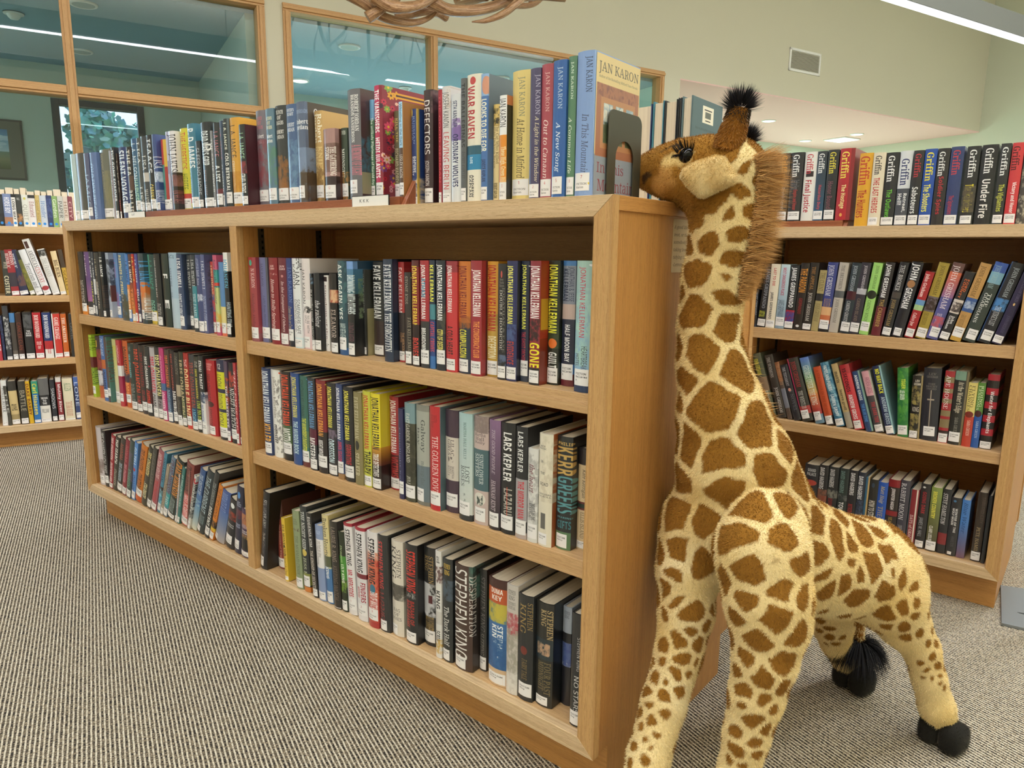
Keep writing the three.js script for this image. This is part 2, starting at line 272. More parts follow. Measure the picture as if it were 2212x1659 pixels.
{ // antler chandelier: only its lowest beams hang into the frame
  const antlerT = texture(canvas(512, 128, (c, w, h) => { c.fillStyle = '#a67c54'; c.fillRect(0, 0, w, h); for (let i = 0; i < 900; i++) { c.globalAlpha = rr(0.1, 0.4); c.fillStyle = rnd() < 0.5 ? '#5f3d24' : '#d2b088'; c.fillRect(rnd() * w, rnd() * h, rr(10, 120), rr(1, 4)); } c.globalAlpha = 1; }));
  const am = std({ map: antlerT, bumpMap: antlerT, bumpScale: 0.003, roughness: 0.45 });
  const t = thing('antler_chandelier', 'brown antler chandelier hanging at the top edge of the picture', 'chandelier', [0, 0, 0], BUILD), N0 = -3.91;
  const A = (rows, radii) => mesh('antler', taper(rows.map(([u, y, n]) => [u, y, N0 + n]), radii, 44, 12, 0.05), am, t);
  A([[0.929, 2.61, 0.05], [1, 2.661, 0.075], [1.103, 2.746, 0.077], [1.26, 2.876, 0.054]], [0.0377, 0.0332, 0.0332, 0.0288]);
  A([[0.825, 2.755, -0.02], [0.935, 2.705, 0.005], [1.034, 2.653, 0.007], [1.2, 2.643, -0.016], [1.33, 2.672, -0.043], [1.445, 2.735, -0.049], [1.486, 2.787, -0.028]], [0.0377, 0.0354, 0.0332, 0.0288, 0.0222, 0.0144, 0.0044]);
  A([[0.935, 2.727, 0.12], [1.045, 2.677, 0.145], [1.146, 2.685, 0.147], [1.261, 2.724, 0.124], [1.413, 2.817, 0.097]], [0.0377, 0.0399, 0.0354, 0.031, 0.0244]);
  A([[1.196, 2.718, -0.14], [1.295, 2.737, -0.115], [1.417, 2.786, -0.113], [1.518, 2.792, -0.136], [1.6, 2.777, -0.163]], [0.0266, 0.0332, 0.0399, 0.0354, 0.0332]);
  A([[1.306, 2.829, 0.02], [1.403, 2.784, 0.045], [1.502, 2.76, 0.047], [1.684, 2.785, 0.024], [1.876, 2.848, -0.003], [2.05, 2.929, -0.009], [2.253, 2.984, 0.012], [2.497, 3.004, 0.04]], [0.0509, 0.0465, 0.0399, 0.0399, 0.0377, 0.0354, 0.0288, 0.0244]);
  A([[2.11, 2.949, 0.1], [2.01, 2.856, 0.125], [1.889, 2.763, 0.127], [1.783, 2.717, 0.104], [1.686, 2.699, 0.077]], [0.0332, 0.0288, 0.0244, 0.0177, 0.0044]);
  
  const H = 2.95;
  for (let k = 0; k < 6; k++) { const a = k / 6 * 6.283 + 0.3, cu = 1.9, r = 0.72; const P = (f, y, w = 0) => [cu + Math.cos(a + w) * r * f, y, Math.sin(a + w) * r * f]; A([P(0.1, H - 0.02), P(0.5, H + 0.02, 0.1), P(0.9, H + 0.12, 0.25), P(1.1, H + 0.32, 0.3), P(1.05, H + 0.55, 0.2)], [0.022, 0.024, 0.02, 0.014, 0.004]); A([P(0.8, H + 0.1, 0.2), P(0.75, H + 0.24, 0.5), P(0.7, H + 0.38, 0.62)], [0.014, 0.01, 0.003]); const c = P(0.8, H + 0.13, 0.2); mesh('candle_cup', taper([[c[0], c[1], c[2] + N0], [c[0], c[1] + 0.11, c[2] + N0]], [0.016, 0.013], 4, 12), M.white, t); }
  mesh('stem', bx(1.885, 1.915, H - 0.05, CEIL, N0 - 0.015, N0 + 0.015, 'y', 0.004), M.black, t);
}

// ---------------------------------------------------------------- bookcases
// local frame: front face at z = 0, right end at x = 0, body towards -z; posts are the bays' dividers
function bookcase(label, pos, turn, L, posts, { T = 1.1968, B = 0.1137, levels = [0.842, 0.516] } = {}) {
  const t = thing('bookcase', label, 'bookcase', pos, turn), D = 0.686, sw = 0.039, sl = 0.043, ht = 0.0366, hb = 0.0352, fd = 0.021;
  for (const [front, flip] of [[0, 1], [-D, -1]]) {
    const f = flip > 0 ? [-fd, 0] : [-D, -D + fd], ends = [[-L, sl], [0, sw]];
    mesh('top_rail', slab([[-L, T], [-L + sl, T - ht], [-sw, T - ht], [0, T]], f[0], f[1], 'x'), M.oak, t);
    mesh('bottom_rail', slab([[-L, B], [0, B], [-sw, B + hb], [-L + sl, B + hb]], f[0], f[1], 'x'), M.oak, t);
    mesh('stile', slab([[-L, B], [-L + sl, B + hb], [-L + sl, T - ht], [-L, T]], f[0], f[1], 'y'), M.oakPost, t);
    mesh('stile', slab([[0, B], [0, T], [-sw, T - ht], [-sw, B + hb]], f[0], f[1], 'y'), M.oakPost, t);
    const cuts = [-L + sl, ...posts.flatMap((p) => [p, p + 0.036]), -sw];
    for (const p of posts) mesh('post', bx(p, p + 0.036, B + hb, T - ht, f[0], f[1], 'y', 0.001), M.oakPost, t);
    for (let i = 0; i < cuts.length; i += 2) for (const y of levels) {
      const g = flip > 0 ? bx(cuts[i] + 0.001, cuts[i + 1] - 0.001, y - 0.037, y, -0.333, -0.012, 'x', 0.001) : bx(cuts[i] + 0.001, cuts[i + 1] - 0.001, y - 0.037, y, -D + 0.012, -0.353, 'x', 0.001);
      mesh('shelf', g, M.oakShelf, t);
    }
    for (const [i, x] of cuts.entries()) { const s = i % 2 ? -1 : 1; if (flip > 0) for (const z of [-0.075, -0.27]) mesh('shelf_standard', bx(Math.min(x, x + s * 0.003) + 0.0002 * s, Math.max(x, x + s * 0.003) + 0.0002 * s, B + hb + 0.004, T - ht - 0.004, z - 0.009, z + 0.009, 'y', 0), M.standard, t); }
  }
  for (const p of posts) mesh('divider_panel', bx(p + 0.0005, p + 0.0355, B + hb, T - ht, -D + fd, -fd, 'y', 0), M.oakPanel, t);
  mesh('back_panel', bx(-L + sl, -sw, B + hb, T - ht, -0.352, -0.334, 'x', 0), M.oakPanel, t);
  mesh('top_board', bx(-L + 0.02, -0.02, T - ht, T - 0.0005, -D + fd, -fd, 'x', 0), M.oak, t);
  mesh('bottom_board', bx(-L + 0.02, -0.02, B, B + hb - 0.0005, -D + fd, -fd, 'x', 0), M.oakShelf, t);
  for (const [x, s] of [[0, -1], [-L, 1]]) {
    const o = (a, b) => [Math.min(x + s * a, x + s * b), Math.max(x + s * a, x + s * b)];
    mesh('end_cap', bx(...o(0, 0.02), T - 0.026, T, -D + fd, -fd, 'z', 0.001), M.oakPanel, t);
    mesh('end_panel', bx(...o(0.004, 0.038), B, T - 0.026, -D + fd, -fd, 'y', 0), M.oakPanel, t);
  }
  mesh('plinth', bx(-L + 0.005, -0.005, 0, B, -D + 0.062, -0.062, 'x', 0.001), M.oakPanel, t);
  return t;
}
bookcase('long low double sided oak bookcase the giraffe leans on', [0, 0, 0], 0, 2.466, [-1.2445]);
bookcase('low oak bookcase standing behind the giraffe at the right', [0.526, 0, -1.478], 0, 2.466, [-1.66, -0.866]);
bookcase('low oak bookcase at the far left edge', at(1.2, 0, 0).add(new THREE.Vector3(-3.8981, 0, -0.0749)).toArray(), BUILD, 2.6, [-1.3], { T: 1.2055, B: 0.0925, levels: [0.838, 0.490] });

// ---------------------------------------------------------------- books
// print atlases: every spine is drawn once, flat, at 2300 pixels a metre
const PPM = 2300, PAGE = 2048, sheets = [];
function newSheet() { const c = document.createElement('canvas'); c.width = c.height = PAGE; const s = { c, x: c.getContext('2d'), px: 2, py: 2, row: 0, mat: null }; s.x.fillStyle = '#808080'; s.x.fillRect(0, 0, PAGE, PAGE); sheets.push(s); return s; }
function place(w, h) {
  w = Math.ceil(w); h = Math.ceil(h);
  let s = sheets[sheets.length - 1] ?? newSheet();
  if (s.px + w + 4 > PAGE) { s.px = 2; s.py += s.row + 4; s.row = 0; }
  if (s.py + h + 4 > PAGE) { s = newSheet(); }
  const r = { s, x: s.px, y: s.py, w, h }; s.px += w + 4; s.row = Math.max(s.row, h); return r;
}
const uvOf = (r, a, b) => [(r.x + 0.5 + a * (r.w - 1)) / PAGE, 1 - (r.y + 0.5 + b * (r.h - 1)) / PAGE];
const FONT = { b: ['bold', 'sans-serif'], n: ['normal', 'sans-serif'], s: ['normal', 'serif'], t: ['bold', 'serif'], i: ['italic', 'serif'], m: ['bold', 'monospace'] };
// one line of text stretched into a box of the canvas
function fit(x, text, font, color, bx0, by0, bw, bh) {
  const [st, fam] = FONT[font] ?? FONT.n; x.font = st + ' 60px ' + fam; x.fillStyle = color; x.textBaseline = 'alphabetic'; x.textAlign = 'left';
  const low = /[a-z]/.test(text) && /[gjpqy,]/.test(text), m = Math.max(1, x.measureText(text).width), H = low ? 58 : 44, up = 44;
  x.save(); x.translate(bx0, by0); x.scale(bw / m, bh / H); x.fillText(text, 0, up); x.restore();
}
function blobs(x, color, x0, y0, w, h) {
  x.save(); x.beginPath(); x.rect(x0, y0, w, h); x.clip(); x.fillStyle = color;
  const n = Math.min(90, 14 + w * h / 160);
  for (let i = 0; i < n; i++) { x.globalAlpha = rr(0.15, 0.7); const px = x0 + rnd() * w, py = y0 + rnd() * h, r = Math.min(w, h) * rr(0.04, 0.22); x.beginPath(); x.moveTo(px + r, py); for (let k = 1; k < 7; k++) { const a = k * 0.9, q = r * rr(0.4, 1.6); x.lineTo(px + Math.cos(a) * q, py + Math.sin(a) * q * 1.4); } x.closePath(); x.fill(); }
  x.restore(); x.globalAlpha = 1;
}
function flowers(x, x0, y0, w, h) {
  x.save(); x.beginPath(); x.rect(x0, y0, w, h); x.clip(); x.fillStyle = '#8e2a3c'; x.fillRect(x0, y0, w, h);
  const cols = ['#c8324e', '#e05070', '#3c2a3e', '#86a84a', '#e6a0a8', '#b83a30', '#e2a030', '#7a3f78', '#c22a40', '#f0c0b8'];
  for (let i = 0; i < 46; i++) { const px = x0 + rnd() * w, py = y0 + rnd() * h, r = rr(8, 24); x.fillStyle = cols[i % cols.length]; for (let k = 0; k < 7; k++) { x.beginPath(); x.ellipse(px + Math.cos(k * 0.9) * r * 0.6, py + Math.sin(k * 0.9) * r * 0.6, r * 0.5, r * 0.3, k * 0.9, 0, 7); x.fill(); } x.fillStyle = i % 2 ? '#e8b840' : '#4a2430'; x.beginPath(); x.arc(px, py, r * 0.28, 0, 7); x.fill(); }
  x.restore();
}
// items: V vertical line, H lines across, R band, O oval, G two-ink blend, N scattered art, D dot sticker
function drawArt(r, base, items) {
  const x = r.s.x, W = r.w, H = r.h; x.fillStyle = '#' + base; x.fillRect(r.x - 1, r.y - 1, W + 2, H + 2);
  for (const it of items) {
    const k = it[0];
    if (k === 'S') continue;
    if (k === 'F') { flowers(x, r.x + W * 0.3, r.y, W * 0.7, H); continue; }
    if (k === 'D') { x.fillStyle = '#2f86d8'; x.beginPath(); x.ellipse(r.x + W * 0.5, r.y + H * 0.9, Math.min(W * 0.36, 16), Math.min(W * 0.36, 16), 0, 0, 7); x.fill(); continue; }
    const m = /^.(\d+)-(\d+)(?:\/(\d+)-(\d+))? (\S+) ?(\S*) ?(.*)$/.exec(it);
    if (!m) { const q = /^.(\S*) (\S+)/.exec(it); if (k === 'R' && q) blobs(x, '#' + q[2], r.x, r.y, W, H); continue; }
    const full = 'RGON'.includes(k), y0 = r.y + H * m[1] / 100, y1 = r.y + H * m[2] / 100, x0 = r.x + W * (m[3] ?? (full ? 0 : 18)) / 100, x1 = r.x + W * (m[4] ?? (full ? 100 : 82)) / 100, col = '#' + m[5];
    if (k === 'R') { x.fillStyle = col; x.fillRect(x0, y0, x1 - x0, y1 - y0); }
    else if (k === 'O') { x.fillStyle = col; x.beginPath(); x.ellipse((x0 + x1) / 2, (y0 + y1) / 2, (x1 - x0) / 2, (y1 - y0) / 2, 0, 0, 7); x.fill(); }
    else if (k === 'G') { const g = x.createLinearGradient(0, y0, 0, y1); g.addColorStop(0, col); g.addColorStop(1, '#' + m[6]); x.fillStyle = g; x.fillRect(x0, y0, x1 - x0, y1 - y0); }
    else if (k === 'N') blobs(x, col, x0, y0, x1 - x0, y1 - y0);
    else if (k === 'V') { x.save(); x.translate(x1, y0); x.rotate(Math.PI / 2); const ls = m[7].split('|'), lh = (x1 - x0) / ls.length, long = Math.max(...ls.map((l) => l.length)); ls.forEach((l, i) => fit(x, l, m[6], col, 0, i * lh + (ls.length > 1 ? lh * 0.06 : 0), (y1 - y0) * (ls.length > 1 ? Math.max(0.45, l.length / long) : 1), lh * (ls.length > 1 ? 0.88 : 1))); x.restore(); }
    else if (k === 'H') { const ws = m[7].split(' '), lines = ws.length > 3 ? [ws.slice(0, 2).join(' '), ...ws.slice(2)] : ws, lh = (y1 - y0) / lines.length; lines.forEach((l, i) => { const bw = (x1 - x0) * Math.min(1, 0.35 + l.length * 0.11); fit(x, l, m[6], col, x0 + (x1 - x0 - bw) / 2, y0 + i * lh + lh * 0.1, bw, lh * 0.76); }); }
  }
}
function drawSticker(r, text) {
  const x = r.s.x; x.fillStyle = '#f1eff0'; x.fillRect(r.x - 1, r.y - 1, r.w + 2, r.h + 2);
  let lines = text ? text.split('|') : [];
  const num = lines[0]?.[0] === '#' ? lines.shift().slice(1) : null;
  if (num) fit(x, num, 'n', '#b03a44', r.x + r.w * 0.42, r.y + r.h * 0.12, r.w * 0.07 * (1 + num.length), r.h * 0.2);
  lines = ['FICTION', ...lines]; const y0 = num ? 0.55 : 0.22;
  lines.forEach((l, i) => fit(x, l, num ? 's' : 'm', '#2c2c30', r.x + r.w * 0.12, r.y + r.h * (y0 + i * 0.19), Math.min(r.w * 0.8, r.w * 0.105 * l.length), r.h * 0.12));
}
const stickers = {};
function stickerRect(text) {
  if (stickers[text]) return stickers[text];
  const r = place(64, 76); drawSticker(r, text); return stickers[text] = r;
}
// spine arc: x runs -w/2 .. w/2, the middle stands proud
const ARC = 6, bulge = (w) => Math.min(0.007, 0.13 * w), arcZ = (w, t) => -bulge(w) * (2 * t - 1) ** 2;
function coverGeo(w, h, d, f, r) {
  const th = Math.min(0.0028, w * 0.12), out = [], inn = [], us = [];
  out.push([w / 2, -d]); us.push(1);
  out.push([w / 2, -0.05]); us.push(f < 1 ? 1 : 1);
  for (let i = ARC; i >= 0; i--) { out.push([w * (i / ARC - 0.5), arcZ(w, i / ARC)]); us.push(i / ARC * f); }
  out.push([-w / 2, -0.05]); us.push(0); out.push([-w / 2, -d]); us.push(0);
  const n = out.length, cut = 0.004;
  for (let i = 0; i < n; i++) { const x = out[i][0], z = out[i][1]; inn.push(i < 2 ? [w / 2 - th, z] : i > n - 3 ? [-w / 2 + th, z] : [x * (1 - 2 * th / w), z - th]); }
  const pos = [], uv = [], P = (a, y, u, v) => { pos.push(a[0], y, a[1]); uv.push(...uvOf(r, u, v)); };
  const quad = (a, ua, b, ub, y0, y1) => { P(a, y0, ua, 1); P(b, y0, ub, 1); P(b, y1, ub, 0); P(a, y0, ua, 1); P(b, y1, ub, 0); P(a, y1, ua, 0); };
  for (let i = 0; i < n - 1; i++) {
    // outer wall seen from outside: from left to right is i+1 -> i
    let ua = us[i + 1], ub = us[i];
    if (i === 1) { ua = f; ub = Math.min(1, f + 0.999 * (1 - f)); } if (i === 0) { ua = ub = 1; }
    quad(out[i + 1], ua, out[i], ub, 0, h); quad(inn[i], us[i], inn[i + 1], us[i + 1], 0, h);
    for (const [y, v, s] of [[h, 0, 1], [0, 1, -1]]) { const q = [[out[i + 1], us[i + 1]], [out[i], us[i]], [inn[i], us[i]], [inn[i + 1], us[i + 1]]]; for (const k of s > 0 ? [0, 1, 2, 0, 2, 3] : [0, 2, 1, 0, 3, 2]) P(q[k][0], y, q[k][1], v); }
  }
  for (const [a, b] of [[out[0], inn[0]], [inn[n - 1], out[n - 1]]]) quad(b, us[0], a, us[0], 0, h);
  const g = new THREE.BufferGeometry(); g.setAttribute('position', new THREE.Float32BufferAttribute(pos, 3)); g.setAttribute('uv', new THREE.Float32BufferAttribute(uv, 2)); g.computeVertexNormals(); return g;
}
// the paper label pasted round the foot of the spine
function stickerGeo(w, y0, y1, t0, t1, r) {
  const pos = [], uv = [], idx = [], N = 4, e = 0.00035;
  for (let i = 0; i <= N; i++) { const t = t0 + (t1 - t0) * i / N, z = arcZ(w, t) + e; for (const [y, v] of [[y0, 1], [y1, 0]]) { pos.push(w * (t - 0.5), y, z); uv.push(...uvOf(r, i / N, v)); } }
  for (let i = 0; i < N; i++) idx.push(2 * i, 2 * i + 2, 2 * i + 1, 2 * i + 2, 2 * i + 3, 2 * i + 1);
  const g = new THREE.BufferGeometry(); g.setAttribute('position', new THREE.Float32BufferAttribute(pos, 3)); g.setAttribute('uv', new THREE.Float32BufferAttribute(uv, 2)); g.setIndex(idx); g.computeVertexNormals(); return g;
}
const pagesT = texture(canvas(256, 256, (c, w, h) => { c.fillStyle = '#e3d6bf'; c.fillRect(0, 0, w, h); for (let i = 0; i < 220; i++) { c.globalAlpha = rr(0.05, 0.28); c.fillStyle = rnd() < 0.6 ? '#9b8a70' : '#fff8ea'; c.fillRect(rnd() * w, 0, rr(0.6, 2), h); } c.globalAlpha = 1; }));
M.pages = std({ map: pagesT, roughness: 0.9, bumpMap: pagesT, bumpScale: 0.0004 });
const pageGeo = new THREE.BoxGeometry(1, 1, 1);
{ const p = pageGeo.attributes.position, uv = pageGeo.attributes.uv; for (let i = 0; i < p.count; i++) uv.setXY(i, p.getX(i) + 0.5, i >= 8 && i < 16 ? p.getZ(i) : p.getY(i)); }
const UNIT = { M: [[0, 0, 0], 0], R: [[0, 0, -1.478], 0], L: [[-3.8981, 0, -0.0749], BUILD] };
const pending = [], far = [];
function shelfRow(unit, group, text) {
  const [O, turn] = UNIT[unit], c = Math.cos(turn), s = Math.sin(turn);
  for (const line of text.trim().split('\n')) {
    const [geo, base, label, ...items] = line.split(';'), [x, y, z, w, h, lean, f, mass] = geo.split(' ').map(Number).map((v, i) => (i < 5 ? v / 1000 : v));
    const tilt = lean * Math.PI / 180, d = h < 0.2 ? 0.125 : h < 0.222 ? 0.142 : 0.162;
    // the lower corner rests on the board: a book that leans right stands on its right edge
    const cx = x + (w / 2) * Math.cos(tilt), cy = y + 0.0004 + (w / 2) * Math.abs(Math.sin(tilt));
    const r = place(Math.max(10, w / Math.max(0.4, f / 100) * PPM), h * PPM); drawArt(r, base, items);
    const st = items.find((i) => i[0] === 'S'); let label2 = null;
    if (st) { const m = /^S(\d+)(?:\/(\d+)-(\d+))? ?(.*)$/.exec(st); label2 = { y1: h * (1 - m[1] / 100), t0: Math.max(0.04, (m[2] ?? 4) / 100), t1: Math.min(0.96, Math.min(f, m[3] ?? 96) / f), r: stickerRect(m[4]) }; label2.y0 = Math.max(0.004, label2.y1 - 0.031); if (label2.t1 <= label2.t0) label2.t1 = 0.95; }
    const g = coverGeo(w - 0.0006, h, d, f / 100, r), pos = new THREE.Vector3(O[0] + c * cx + s * z, cy, O[2] - s * cx + c * z);
    const pb = [Math.max(0.002, w - 0.0062), h - 0.006, d - 0.012];
    if (mass) { const m4 = new THREE.Matrix4().compose(pos, new THREE.Quaternion().setFromEuler(new THREE.Euler(0, turn, -tilt, 'YXZ')), new THREE.Vector3(1, 1, 1)); far.push([g.applyMatrix4(m4), r.s], [pageGeo.toNonIndexed().applyMatrix4(new THREE.Matrix4().makeScale(...pb).setPosition(0, h / 2, -d / 2 - 0.002)).applyMatrix4(m4), null]); continue; }
    pending.push(() => {
      const t = thing('book', label, 'book', pos.toArray(), 0, 'books, ' + group); t.rotation.set(0, turn, -tilt, 'YXZ');
      mesh('cover', g, r.s.mat, t);
      const p = mesh('page_block', pageGeo, M.pages, t); p.scale.set(...pb); p.position.set(0, h / 2, -d / 2 - 0.002);
      if (label2) mesh('spine_label', stickerGeo(w - 0.0006, label2.y0, label2.y1, label2.t0, label2.t1, label2.r), label2.r.s.mat, t);
    });
  }
}
